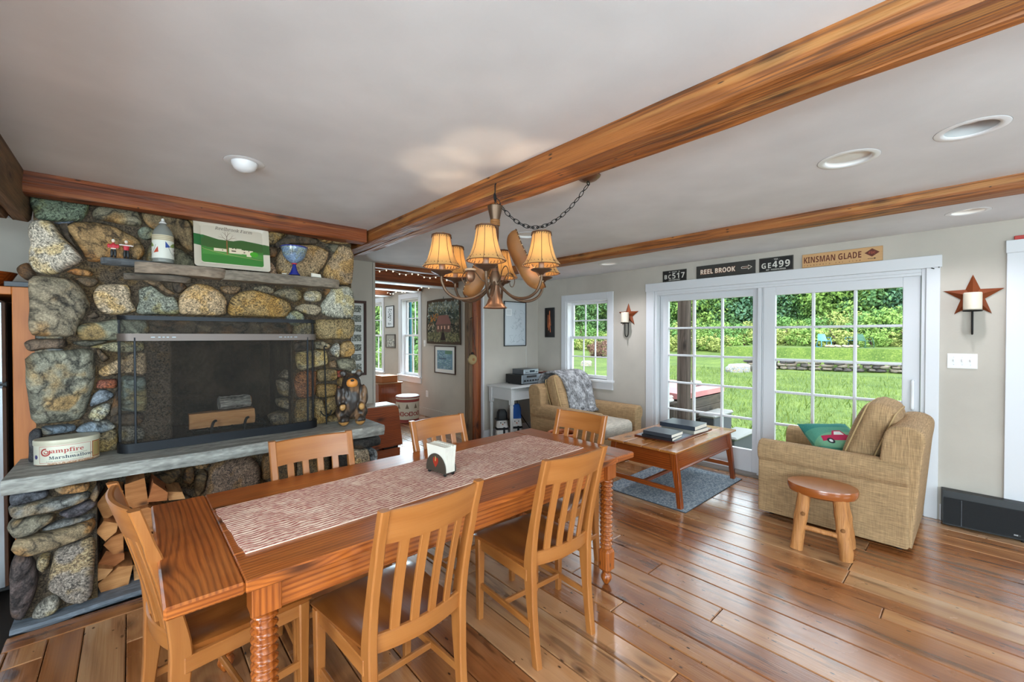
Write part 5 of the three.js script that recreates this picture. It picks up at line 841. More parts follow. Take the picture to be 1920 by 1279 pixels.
{ // grey fur throw over the back cushion of the armchair under the window
  const t = thing('throw_blanket', 'shaggy grey throw draped over the armchair under the window', 'blanket', [4.36, 0, -3.4]);
  const path = [[-0.56, 0.62], [-0.565, 0.8], [-0.52, 0.95], [-0.42, 1.0], [-0.3, 1.005], [-0.2, 0.95], [-0.15, 0.85], [-0.115, 0.74], [-0.09, 0.63], [-0.06, 0.53], [0.0, 0.5]].map(([z, y]) => V(0, y, z)), cvv = new THREE.CatmullRomCurve3(path), N = 46, K = 34, pos = [], idx = [];
  for (let k = 0; k < 2; k++) for (let j = 0; j <= N; j++) for (let i = 0; i <= K; i++) { const u = i / K, v = j / N, p = cvv.getPoint(v), tg = cvv.getTangent(v), nrm = V(0, tg.z * -1, tg.y).multiplyScalar(-1); const fold = 0.016 * sin(u * 19 + 4 * v) * smooth(0.45, 0.8, v) + 0.02 * (fbm3(u * 7, v * 7, 2, 3) - 0.4) ; const x = lerp(-0.27, 0.27, u) * (1 - 0.06 * v) + 0.05 * (v - 0.5) + 0.012 * (vnoise(v * 9, u * 3) - 0.5); const off = (k ? 0.004 : 0.03) + fold * (k ? 0.2 : 1); pos.push(x, p.y + nrm.y * off, p.z + nrm.z * off); }
  const id = (i, j, k) => k * (K + 1) * (N + 1) + j * (K + 1) + i, side = (a, b, c, d) => idx.push(a, b, c, b, d, c);
  for (let j = 0; j < N; j++) for (let i = 0; i < K; i++) { idx.push(id(i, j, 0), id(i, j + 1, 0), id(i + 1, j, 0), id(i + 1, j, 0), id(i, j + 1, 0), id(i + 1, j + 1, 0)); idx.push(id(i, j, 1), id(i + 1, j, 1), id(i, j + 1, 1), id(i + 1, j, 1), id(i + 1, j + 1, 1), id(i, j + 1, 1)); }
  for (let i = 0; i < K; i++) { side(id(i, 0, 0), id(i + 1, 0, 0), id(i, 0, 1), id(i + 1, 0, 1)); side(id(i + 1, N, 0), id(i, N, 0), id(i + 1, N, 1), id(i, N, 1)); }
  for (let j = 0; j < N; j++) { side(id(0, j + 1, 0), id(0, j, 0), id(0, j + 1, 1), id(0, j, 1)); side(id(K, j, 0), id(K, j + 1, 0), id(K, j, 1), id(K, j + 1, 1)); }
  let g = new THREE.BufferGeometry(); g.setAttribute('position', new THREE.Float32BufferAttribute(pos, 3)); g.setIndex(idx); g = orient(g); g.computeVertexNormals(); part('fur', uvm(g, 'x'), M.fur, t);
}
{ // log stool
  const t = thing('log_stool', 'small stool of peeled cedar logs with a half-round seat, beside the armchair', 'stool', [3.63, 0, -0.735], 0.15);
  const m = mat(0xe6c498, 0.65, { map: T.log, bumpMap: T.hewn, bumpScale: 0.01 }), seatM = phys(0xcc9c78, 0.25, { map: T.pine, clearcoat: 0.6, clearcoatRoughness: 0.1 });
  const out = (k, y) => Array.from({ length: 40 }, (_, i) => { const a = i / 40 * 2 * PI, r = (1 + 0.05 * (vnoise(cos(a) * 2 + 3, sin(a) * 2) - 0.5)); return V(0.165 * k * cos(a) * r, y, 0.205 * k * sin(a) * r); });
  part('seat', uvm(loft([out(0.8, 0.375), out(0.95, 0.39), out(1, 0.415), out(1, 0.44), out(0.985, 0.447)], { crease: 0.5 }), 'z'), seatM, t);
  const limb = (a, b, r, seed) => { const secs = [], d = b.clone().sub(a), q = new THREE.Quaternion().setFromUnitVectors(V(0, 1, 0), d.clone().normalize()), ax = V(1, 0, 0).applyQuaternion(q), az = V(0, 0, 1).applyQuaternion(q); for (let i = 0; i <= 14; i++) secs.push(ring(a.clone().addScaledVector(d, i / 14).addScaledVector(ax, 0.012 * (vnoise(i * 0.35, seed) - 0.5)), r, 14, ax, az, (w) => 0.72 + 0.6 * fbm3(cos(w) * 1.4 + seed, i * 0.5, sin(w) * 1.4, 3))); return uvm(loft(secs, { crease: 1 }), 'y'); };
  const F = [[-0.12, 0.13], [-0.12, -0.13], [0.11, 0.14], [0.11, -0.14]];
  F.forEach(([x, z], i) => part('leg', limb(V(x * 1.1, 0, z * 1.08), V(x * 0.75, 0.39, z * 0.75), 0.038, i * 3 + 1), m, t));
  part('brace', limb(V(-0.115, 0.15, 0.13), V(0.11, 0.16, 0.14), 0.017, 21), m, t); part('brace', limb(V(-0.115, 0.14, -0.13), V(0.11, 0.17, -0.14), 0.017, 25), m, t); part('brace', limb(V(-0.115, 0.15, 0.13), V(-0.115, 0.16, -0.13), 0.017, 29), m, t);
  for (const [x, y, z] of [[-0.14, 0.2, 0.12], [-0.15, 0.26, -0.1]]) part('knot', new THREE.SphereGeometry(0.014, 10, 8).translate(x, y, z), m, t);
}
{ // loudspeaker against the wall
  const t = thing('loudspeaker', 'low black loudspeaker standing on the floor against the beige wall', 'speaker', [4.88, 0, 0.02]);
  const pr = [[-0.215, 0], [-0.2, -0.115], [0.245, -0.085], [0.26, 0]]; // z, x from the wall
  const sec = (y, k) => pr.map(([z, x]) => V(x * k, y, z));
  part('cabinet', loft([sec(0.012, 0.97), sec(0.23, 0.97), sec(0.275, 0.8)], { crease: 0.3 }), M.black, t);
  part('grille', loft([0.025, 0.225].map((y) => [V(-0.1125, y, -0.195), V(-0.122, y, -0.195), V(-0.093, y, 0.24), V(-0.083, y, 0.24)]), { crease: 0.3 }), M.blackCloth, t);
  part('seam', loft([0.025, 0.225].map((y) => [V(-0.1165, y, -0.1), V(-0.1175, y, -0.1), V(-0.1172, y, -0.096), V(-0.1162, y, -0.096)])), mat(0x3a3c40, 0.4), t);
  const bt = canvas(128, 32, (c, w, h) => { c.fillStyle = '#2a2c2e'; c.fillRect(0, 0, w, h); c.fillStyle = '#e8ecee'; c.font = 'bold italic 26px sans-serif'; c.textAlign = 'center'; c.fillText('BOSE', w / 2, 25); });
  part('badge', new THREE.PlaneGeometry(0.055, 0.014).rotateY(-PI / 2 - 0.066).translate(-0.0985, 0.045, 0.17), mat(0xffffff, 0.4, { map: bt }), t);
  for (const z of [-0.17, 0.21]) for (const x of [-0.08, -0.02]) part('foot', new THREE.CylinderGeometry(0.012, 0.012, 0.014, 10).translate(x, 0.007, z), M.ironMatte, t);
}
// ---------------------------------------------------------------- recessed lamps
cans.forEach(([x, z, r, kind], i) => {
  const names = { flush: 'wide flush white ceiling lamp, switched off', deep: 'deep recessed ceiling can lamp with a grey baffle', lit: 'small lit recessed ceiling lamp', eye: 'white eyeball spotlight in the ceiling in front of the fireplace' };
  const where = ['beside the deep can lamp', null, 'between the door-wall beam and the star sconce', 'above the window by the armchair', 'behind the chandelier'][i];
  const t = thing('ceiling_lamp', names[kind] + (where && kind !== 'deep' ? ', ' + where : i > 5 ? ' out of view in the kitchen' : ''), 'ceiling lamp', [x, CEIL, z], 0, i > 5 ? 'unseen kitchen ceiling lamps' : undefined);
  part('trim_ring', lathe([[r - 0.004, 0.004], [r - 0.002, -0.002], [r + 0.01, -0.0035], [r + 0.026, -0.002], [r + 0.03, 0.0005], [r - 0.004, 0.004]], 48), M.trimWhite, t);
  if (kind === 'eye') { part('eyeball', lathe([[0, -0.05], [0.025, -0.047], [0.045, -0.034], [0.056, -0.012], [0.058, 0.01], [0.056, 0.03]], 40), M.trimWhite, t); part('socket', lathe([[0.059, 0.1], [0.059, 0.0]], 32), M.white, t); return; }
  const d = kind === 'flush' ? 0.018 : kind === 'deep' ? 0.075 : 0.03;
  part('baffle', lathe([[r - 0.003, 0.001], [r - 0.006, d], [0, d + 0.002]], 40), kind === 'deep' ? mat(0xb8b8b8, 0.5) : M.white, t);
  part('lens', kind === 'deep' ? lathe([[0, 0.03], [0.03, 0.033], [0.05, 0.045], [0.058, 0.07]], 32) : lathe([[0, d - 0.008], [r * 0.6, d - 0.006], [r - 0.008, d - 0.001]], 40), kind === 'lit' ? mat(0xe8e8e4, 0.5, { emissive: 0xfff4e4, emissiveIntensity: 0.9 }) : mat(0xe8e8e4, 0.5), t);
  if (kind === 'lit') { const s = new THREE.SpotLight(0xf4f6ff, i > 5 ? 2.4 : i === 3 ? 3.6 : 1.8, 0, 1.15, 0.7, 2); s.position.set(x, CEIL - 0.002, z); s.target.position.set(x, 0, z); s.castShadow = true; s.shadow.radius = 2; scene.add(s, s.target); }
});

// ---------------------------------------------------------------- chandelier
{
  const CX = 1.45, CZ = -1.74, f0 = V(cos(YAW), 0, -sin(YAW));
  const t = thing('chandelier', 'rustic bronze chandelier with six parchment shades, canoes and a horn', 'chandelier', [CX, 0, CZ]);
  const dir = (deg) => rt.clone().multiplyScalar(sin(deg * PI / 180)).addScaledVector(f0, -cos(deg * PI / 180));
  const shadeM = phys(0xc99a5a, 0.9, { transmission: 0.2, thickness: 0, map: T.speck, side: THREE.DoubleSide }), liner = mat(0xf0e4cc, 0.9, { side: THREE.DoubleSide });
  const prof = [[0.044, 0.16], [0.046, 0.145], [0.05, 0.115], [0.056, 0.085], [0.064, 0.055], [0.075, 0.028], [0.091, 0.006], [0.095, 0.0]];
  const scal = (g, amp) => { const p = g.attributes.position; for (let i = 0; i < p.count; i++) { const x = p.getX(i), y = p.getY(i), z = p.getZ(i), a = Math.atan2(z, x), k = 1 - amp * Math.pow(Math.abs(sin(a * 4)), 0.7) * smooth(0.16, 0.02, y); p.setXYZ(i, x * k, y + 0.006 * Math.abs(sin(a * 4)) * smooth(0.05, 0, y), z * k); } g.computeVertexNormals(); return g; };
  const shade = scal(lathe(prof, 64), 0.045), trimTop = new THREE.TorusGeometry(0.046, 0.004, 8, 40).rotateX(PI / 2).translate(0, 0.16, 0);
  const seams = []; for (let k = 0; k < 8; k++) { const a = k * PI / 4; seams.push(tube(prof.map(([r, y]) => V((r + 0.0006) * cos(a), y, (r + 0.0006) * sin(a))), 0.0014, 12, 5)); }
  const lace = []; for (let k = 0; k < 28; k++) { const a = k / 28 * 2 * PI, r = 0.089, q = 0.95 - 0.0 * k, s = 1 - 0.045 * Math.pow(Math.abs(sin(a * 4)), 0.7); lace.push(rod(V(r * s * cos(a), 0.003, r * s * sin(a)), V((r - 0.001) * s * cos(a + 0.09), 0.016, (r - 0.001) * s * sin(a + 0.09)), 0.0016, 0.0016, 5)); const b = k / 28 * 2 * PI; lace.push(rod(V(0.047 * cos(b), 0.163, 0.047 * sin(b)), V(0.0505 * cos(b + 0.12), 0.146, 0.0505 * sin(b + 0.12)), 0.0014, 0.0014, 5)); }
  const rimG = new THREE.TorusGeometry(0.0895, 0.0022, 6, 64).rotateX(PI / 2); scal(rimG, 0.045);
  const seamG = join(seams), laceG = join([...lace, rimG, trimTop]);
  const dish = lathe([[0.0, -0.02], [0.01, -0.02], [0.018, -0.01], [0.04, -0.003], [0.052, 0.004], [0.053, 0.008], [0.044, 0.004], [0.015, 0.002], [0, 0.002]], 36), candle = lathe([[0, 0], [0.0135, 0], [0.0135, 0.06], [0.011, 0.064], [0, 0.064]], 20), bulb = lathe([[0, 0], [0.008, 0.002], [0.013, 0.018], [0.015, 0.03], [0.011, 0.048], [0.003, 0.066], [0, 0.067]], 18);
  const bulbM = mat(0xfff2dc, 0.4, { emissive: 0xffdca8, emissiveIntensity: 2.2 });
  [-6, -66, -126, 174, 114, 54].forEach((deg, i) => {
    const d = dir(deg), P = (r, y) => d.clone().multiplyScalar(r).setY(y), end = P(0.292, 0);
    const arm = new THREE.Group(); arm.name = 'arm'; t.add(arm);
    part('branch', tube([P(0.015, 1.80), P(0.05, 1.752), P(0.12, 1.703), P(0.2, 1.693), P(0.262, 1.722), P(0.29, 1.775), P(0.292, 1.805)], 0.0075, 40, 8), M.bronze, arm);
    part('dish', at(dish.clone(), end.x, 1.822, end.z), M.bronze, arm);
    part('candle_sleeve', at(candle.clone(), end.x, 1.824, end.z), mat(0x9a7a64, 0.6), arm);
    const b = part('bulb', at(bulb.clone(), end.x, 1.888, end.z), bulbM, arm);
    const sh = part('lamp_shade', at(shade.clone(), end.x, 1.85, end.z), shadeM, arm); sh.userData.label = 'laced parchment shade';
    part('seam', at(seamG.clone(), end.x, 1.85, end.z), M.leatherDark, arm); part('lacing', at(laceG.clone(), end.x, 1.85, end.z), M.leatherDark, arm);
    const l = new THREE.PointLight(0xffe0bc, 0.12, 0, 2); l.position.set(CX + end.x, 1.92, CZ + end.z); l.castShadow = true; l.shadow.radius = 0.6; scene.add(l);
  });
  [24, 84, 144, 204, 264, 324].forEach((deg, k) => { const d = dir(deg), P = (r, y) => d.clone().multiplyScalar(r).setY(y); if (k % 2 === 0) part('scroll', tube([P(0.02, 1.78), P(0.07, 1.80), P(0.11, 1.845), P(0.155, 1.85), P(0.18, 1.815), P(0.165, 1.78), P(0.14, 1.78), P(0.133, 1.797)], 0.0025, 48, 6), M.bronze, t); });
  part('hub', uvm(lathe([[0, 1.74], [0.014, 1.745], [0.02, 1.76], [0.03, 1.78], [0.03, 1.82], [0.018, 1.85], [0.014, 1.9], [0.0, 1.9]], 24), 'y'), M.bronze, t);
  part('horn', lathe([[0.064, 1.648], [0.066, 1.651], [0.058, 1.656], [0.044, 1.675], [0.033, 1.705], [0.026, 1.745], [0.022, 1.8], [0.019, 1.86], [0.0, 1.86], [0.0, 1.84], [0.017, 1.8], [0.03, 1.7], [0.058, 1.652], [0.064, 1.648]], 40), M.copper, t);
  part('column', lathe([[0.012, 1.88], [0.014, 1.95], [0.02, 2.03], [0.021, 2.09], [0.0, 2.09]], 24), M.leatherDark, t);
  part('quiver', lathe([[0.018, 2.02], [0.022, 2.1], [0.024, 2.115], [0.04, 2.19], [0.041, 2.193], [0.037, 2.19], [0.02, 2.11], [0, 2.11]], 32), M.bronze, t);
  part('wrap', [0, 1, 2, 3].map((k) => new THREE.TorusGeometry(0.0235, 0.004, 6, 24).rotateX(PI / 2).translate(0, 2.092 + k * 0.008, 0)), M.leather, t);
  part('hook_rod', [rod(V(0, 2.11, 0), V(0, 2.3, 0), 0.003), tube([[0, 2.29, 0], [0.002, 2.312, 0], [0.012, 2.312, 0], [0.014, 2.302, 0]], 0.003, 14, 6), new THREE.TorusGeometry(0.021, 0.0028, 8, 32).rotateY(0.6).translate(0, 2.24, 0)], M.ironMatte, t);
  // canoes: pointed hulls with laced gunwales
  const canoe = (a, b, w, face) => {
    const ax = b.clone().sub(a), L = ax.length(), u = ax.clone().normalize(), v = face.clone().addScaledVector(u, -face.dot(u)).normalize(), s = new THREE.Vector3().crossVectors(u, v), secs = [], inn = [];
    for (let i = 0; i <= 26; i++) { const q = i / 26, k = Math.pow(Math.max(0.0, 1 - Math.pow(Math.abs(2 * q - 1), 5)), 0.6) * 0.94 + 0.06, up = 0.35 * w * Math.pow(Math.abs(2 * q - 1), 3), c = a.clone().addScaledVector(ax, q).addScaledVector(v, up * 0.6); secs.push(Array.from({ length: 12 }, (_, j) => { const th = PI * j / 11; return c.clone().addScaledVector(s, cos(th) * w * 0.5 * k).addScaledVector(v, -sin(th) * w * 0.62 * (0.35 + 0.65 * k)); })); }
    const g = loft(secs, { crease: 1 }); const laceC = []; for (let i = 2; i <= 24; i += 2) for (const e of [0, 11]) laceC.push(new THREE.SphereGeometry(0.0038, 6, 5).translate(...secs[i][e].toArray()));
    return [g, join(laceC), join([0, 11].map((e) => tube(secs.map((q) => q[e]), 0.003, 40, 6)))];
  };
  const W = (lat, dep, y) => rt.clone().multiplyScalar(lat).addScaledVector(f0, dep).setY(y);
  for (const [a, b, face] of [[W(0.09, -0.02, 2.055), W(0.245, -0.06, 1.745), W(1, 0.15, 0.45)], [W(-0.03, 0.1, 2.02), W(-0.16, 0.14, 1.72), W(-0.6, 0.5, 0.3)]]) {
    const [g, l, e] = canoe(a, b, 0.11, face); const c = part('canoe', uvm(g, 'y'), M.leather, t); c.userData.label = 'small leather canoe'; part('gunwale', e, M.leatherDark, c); part('lacing', l, mat(0xd0b890, 0.7), c);
  }
  { const c = W(-0.125, -0.06, 1.815); const cr = part('creel', new THREE.SphereGeometry(0.034, 20, 14).scale(0.8, 1.05, 0.55).translate(c.x, c.y, c.z), M.copper, t); part('creel_lid', new THREE.TorusGeometry(0.024, 0.006, 8, 24).rotateX(PI / 2).translate(c.x, c.y + 0.03, c.z), mat(0xc8ac90, 0.6), cr); }
  // swag chain and canopy
  const A = V(0.004, 2.236, 0), B = V(1.853 - CX, CEIL - 0.045, -1.432 - CZ), n = 20, link = new THREE.TorusGeometry(0.0098, 0.0021, 6, 18).scale(1, 1.9, 1);
  const pt = (q) => A.clone().lerp(B, q).add(V(0, -0.19 * 4 * q * (1 - q) * (1 - 0.25 * (q - 0.5)), 0));
  for (let i = 0; i < n; i++) { const a = pt(i / n), b = pt((i + 1) / n), m = part('chain_link', link, M.ironMatte, t); m.position.copy(a).add(b).multiplyScalar(0.5); m.quaternion.setFromUnitVectors(V(0, 1, 0), b.sub(a).normalize()); m.rotateY(i % 2 ? PI / 2 : 0); }
  part('canopy', uvm(lathe([[0, -0.03], [0.02, -0.032], [0.045, -0.022], [0.062, -0.008], [0.066, 0.0], [0, 0]], 36).translate(B.x, CEIL, B.z), 'y'), M.copper, t);
  part('canopy_loop', new THREE.TorusGeometry(0.01, 0.003, 8, 20).translate(B.x, CEIL - 0.04, B.z), M.ironMatte, t);
}

// ---------------------------------------------------------------- things on the mantel and hearth
const MT = 1.957;
{ // painted platter
  const tx = canvas(768, 540, (c, w, h) => {
    c.fillStyle = '#cfc4b2'; c.fillRect(0, 0, w, h);
    c.fillStyle = '#3c5f30'; c.beginPath(); c.moveTo(0, 170); c.lineTo(90, 165); c.bezierCurveTo(200, 190, 280, 215, 360, 210); c.bezierCurveTo(420, 190, 450, 175, 500, 180); c.bezierCurveTo(600, 190, 680, 190, 768, 215); c.lineTo(768, 330); c.lineTo(0, 292); c.fill();
    c.fillStyle = '#2f6a3a'; c.fillRect(0, 168, 95, 124); c.fillStyle = '#3f7a36'; c.beginPath(); c.roundRect(70, 270, 630, 210, 26); c.fill(); c.fillStyle = '#46602c'; c.fillRect(120, 215, 570, 90); c.fillStyle = '#3d5c2e'; c.fillRect(70, 200, 630, 95); c.fillStyle = '#4d8a3e'; c.fillRect(80, 330, 610, 70); c.fillStyle = '#3c7a34'; c.beginPath(); c.roundRect(70, 385, 630, 95, 26); c.fill();
    c.fillStyle = '#e0d0b4'; c.fillRect(190, 305, 130, 34); c.fillRect(340, 285, 130, 64); c.fillRect(470, 295, 120, 50); c.fillRect(520, 330, 50, 40); c.fillStyle = '#5a4a3a'; for (const [x, y, a, b] of [[365, 312, 46, 14], [270, 315, 12, 10], [490, 318, 16, 12], [372, 282, 14, 12], [402, 282, 14, 12], [490, 290, 12, 10], [540, 296, 10, 12]]) c.fillRect(x, y, a, b);
    c.fillStyle = '#4aa02c'; c.beginPath(); c.ellipse(600, 335, 44, 30, 0, 0, 7); c.fill(); c.fillStyle = '#8a5a34'; c.fillRect(316, 195, 12, 175); c.strokeStyle = '#5a4030'; c.lineCap = 'round';
    const br = (x, y, a, l, k) => { if (k < 0) return; const X = x + cos(a) * l, Y = y + sin(a) * l; c.lineWidth = 1 + k * 1.6; c.beginPath(); c.moveTo(x, y); c.lineTo(X, Y); c.stroke(); br(X, Y, a - 0.45, l * 0.72, k - 1); br(X, Y, a + 0.4, l * 0.72, k - 1); }; br(322, 205, -PI / 2, 46, 3); br(322, 200, -2.5, 44, 2); br(322, 205, -0.65, 50, 2);
    c.strokeStyle = '#c8a878'; c.lineWidth = 4; c.setLineDash([5, 6]); c.beginPath(); c.moveTo(80, 318); c.bezierCurveTo(200, 360, 400, 380, 690, 400); c.stroke(); c.setLineDash([]);
    c.fillStyle = '#4a4038'; c.font = 'italic 50px serif'; c.fillText('Reelbrook Farm', 205, 84);
  });
  const p0 = onZ(364, 508, -3.45), p1 = onZ(506, 517, -3.45), w = p1.x - p0.x, h = 0.325, t = thing('painted_platter', 'rectangular painted plate with a farmhouse and tree, propped on the mantel', 'plate', [(p0.x + p1.x) / 2, MT, -3.435]);
  const shape = (k, d) => { const s = [], r = 0.02; for (const [cx, cy, a0] of [[w / 2 - r, h - r, 0], [-w / 2 + r, h - r, PI / 2], [-w / 2 + r, r, PI], [w / 2 - r, r, 1.5 * PI]]) for (let i = 0; i <= 4; i++) { const a = a0 + i * PI / 8; s.push(V((cx + r * cos(a)) * k, h / 2 + (cy + r * sin(a) - h / 2) * k, d)); } return s; };
  const g = loft([shape(0.9, -0.006), shape(1, 0.008), shape(1, 0.012), shape(0.86, 0.004), shape(0.82, -0.002)], { crease: 0.5 }); const p = g.attributes.position, uv = g.attributes.uv; for (let i = 0; i < p.count; i++) uv.setXY(i, p.getX(i) / w + 0.5, p.getY(i) / h); g.rotateX(-0.2);
  part('plate', g, mat(0xffffff, 0.3, { map: tx }), t);
}
{ // bottle with a paper label
  const x = onZ(306, 498, -3.44).x, t = thing('water_bottle', 'clear plastic bottle with a printed label on the mantel', 'bottle', [x, MT, -3.44], -0.2);
  const lb = canvas(512, 256, (c, w, h) => { c.fillStyle = '#dcdcd2'; c.fillRect(0, 0, w, h); c.fillStyle = '#c9bda0'; c.fillRect(0, 0, w, 60); c.fillStyle = '#9a8a70'; for (const y of [12, 30, 48]) c.fillRect(0, y, w, 5); for (const o of [0, 256]) { c.fillStyle = '#2c4a94'; c.beginPath(); c.moveTo(o + 30, 70); c.lineTo(o + 70, 130); c.lineTo(o + 30, 140); c.fill(); c.fillStyle = '#b8442c'; c.beginPath(); c.moveTo(o + 230, 130); c.lineTo(o + 190, 200); c.lineTo(o + 235, 190); c.fill(); c.fillStyle = '#8a9a5c'; c.beginPath(); c.ellipse(o + 130, 130, 62, 50, 0, PI, 2 * PI); c.fill(); c.fillStyle = '#e8e4dc'; c.beginPath(); c.ellipse(o + 130, 160, 50, 38, 0, 0, 7); c.fill(); c.strokeStyle = '#4a4a4a'; c.lineWidth = 3; c.beginPath(); c.moveTo(o + 50, 110); c.quadraticCurveTo(o + 70, 220, o + 130, 225); c.quadraticCurveTo(o + 190, 220, o + 210, 110); c.stroke(); c.fillStyle = '#6a4a4a'; c.fillRect(o + 112, 150, 36, 16); c.beginPath(); c.arc(o + 130, 200, 16, 0, 7); c.fill(); } });
  part('bottle_body', lathe([[0, 0], [0.05, 0], [0.055, 0.006], [0.053, 0.014], [0.055, 0.02], [0.053, 0.1], [0.053, 0.17], [0.047, 0.2], [0.03, 0.228], [0.019, 0.238], [0.019, 0.245], [0.0, 0.245]], 40), phys(0xd0d2cc, 0.15, { transmission: 0.7, thickness: 0 }), t);
  part('label', new THREE.CylinderGeometry(0.0542, 0.0552, 0.145, 40, 1, true).translate(0, 0.097, 0), mat(0xffffff, 0.6, { map: lb }), t);
  part('cap', lathe([[0, 0.262], [0.012, 0.262], [0.014, 0.255], [0.018, 0.252], [0.02, 0.246], [0.0, 0.246]], 24), M.white, t); part('spout', lathe([[0, 0.28], [0.007, 0.278], [0.009, 0.262], [0, 0.262]], 16), M.white, t);
}
{ // goblet
  const x = onZ(552, 522, -3.43).x, t = thing('glass_goblet', 'large pale blue goblet with a cobalt foot on the mantel', 'goblet', [x, MT - 0.004, -3.43]);
  part('bowl', lathe([[0.0, 0.085], [0.02, 0.088], [0.05, 0.108], [0.073, 0.14], [0.085, 0.178], [0.09, 0.205], [0.087, 0.205], [0.08, 0.178], [0.068, 0.142], [0.045, 0.113], [0.0, 0.098]], 48), phys(0xa8c4e8, 0.2, { map: T.granite, clearcoat: 0.5 }), t);
  part('rim', new THREE.TorusGeometry(0.09, 0.0045, 8, 48).rotateX(PI / 2).translate(0, 0.206, 0), phys(0x28328c, 0.12, { clearcoat: 1 }), t);
  part('collar', new THREE.TorusGeometry(0.014, 0.006, 8, 24).rotateX(PI / 2).translate(0, 0.086, 0), mat(0xc02a3a, 0.3), t);
  part('foot', lathe([[0, 0], [0.04, 0], [0.042, 0.004], [0.034, 0.012], [0.022, 0.035], [0.013, 0.07], [0.011, 0.086], [0, 0.086]], 36), phys(0x1c2c86, 0.12, { clearcoat: 1 }), t);
}
{ const x = onZ(593, 523, -3.42).x, t = thing('white_block', 'small white block with a slanted end on the mantel beside the goblet', 'block', [x, MT - 0.006, -3.42], 0.1); part('block', prism([[-0.036, 0], [0.036, 0], [0.03, 0.024], [-0.036, 0.028]], 0.02, 0.002).translate(0, 0, -0.01), M.paper, t);
  const t2 = thing('paper_scrap', 'tiny white scrap lying on the mantel', 'scrap', [onZ(533, 520, -3.4).x, MT - 0.006, -3.4]); part('scrap', bx(0.03, 0.006, 0.014, 0, 0.003, 0, 0.001), M.paper, t2); }
{ // two small figurines
  [[213, -0.2, 'small figurine in a red jacket with arms lowered, on the mantel', 0], [237, 0.15, 'small figurine in a red and white jacket with arms spread, on the mantel', 1]].forEach(([px, turn, label, k]) => {
    const p = onZ(px, 489, -3.42), t = thing('figurine', label, 'figurine', [p.x, 1.962, -3.42], turn);
    const f = (x, y, z) => { let d = ell(x, y, z, 0, 0.066, 0, 0.014, 0.019, 0.009); d = smin(d, ell(x, y, z, 0, 0.098, 0.001, 0.0085, 0.0105, 0.0085), 0.004); for (const s of [-1, 1]) { d = smin(d, ell(x, y, z, s * 0.0075, 0.026, 0, 0.0068, 0.028, 0.007), 0.004); d = smin(d, k ? ell(x, y, z, s * 0.02, 0.078, 0.003, 0.014, 0.005, 0.005) : ell(x + s * 0.0, y, z, s * 0.02, 0.066, 0.004, 0.007, 0.013, 0.005), 0.004); d = smin(d, ell(x, y, z, s * 0.008, 0.003, 0.005, 0.006, 0.004, 0.01), 0.003); } return Math.max(d, -y); };
    const g = nets(f, [-0.045, -0.004, -0.02], [0.045, 0.12, 0.02], 0.0028), q = g.attributes.position, col = new Float32Array(q.count * 3);
    for (let i = 0; i < q.count; i++) { const x = q.getX(i), y = q.getY(i); let c = [0.012, 0.012, 0.014]; if (y > 0.048) c = [0.5, 0.02, 0.035]; if (y > 0.088) c = [0.75, 0.6, 0.5]; if (y > 0.101) c = [0.8, 0.78, 0.72]; if (k && y > 0.074 && y < 0.083 && z0(q, i)) c = [0.8, 0.75, 0.72]; if (!k && y > 0.048 && y < 0.055) c = [0.75, 0.6, 0.5]; col.set(c, i * 3); }
    function z0(a, i) { return a.getZ(i) > 0; }
    g.setAttribute('color', new THREE.BufferAttribute(col, 3)); part('body', g, mat(0xffffff, 0.5, { vertexColors: true }), t);
  });
}
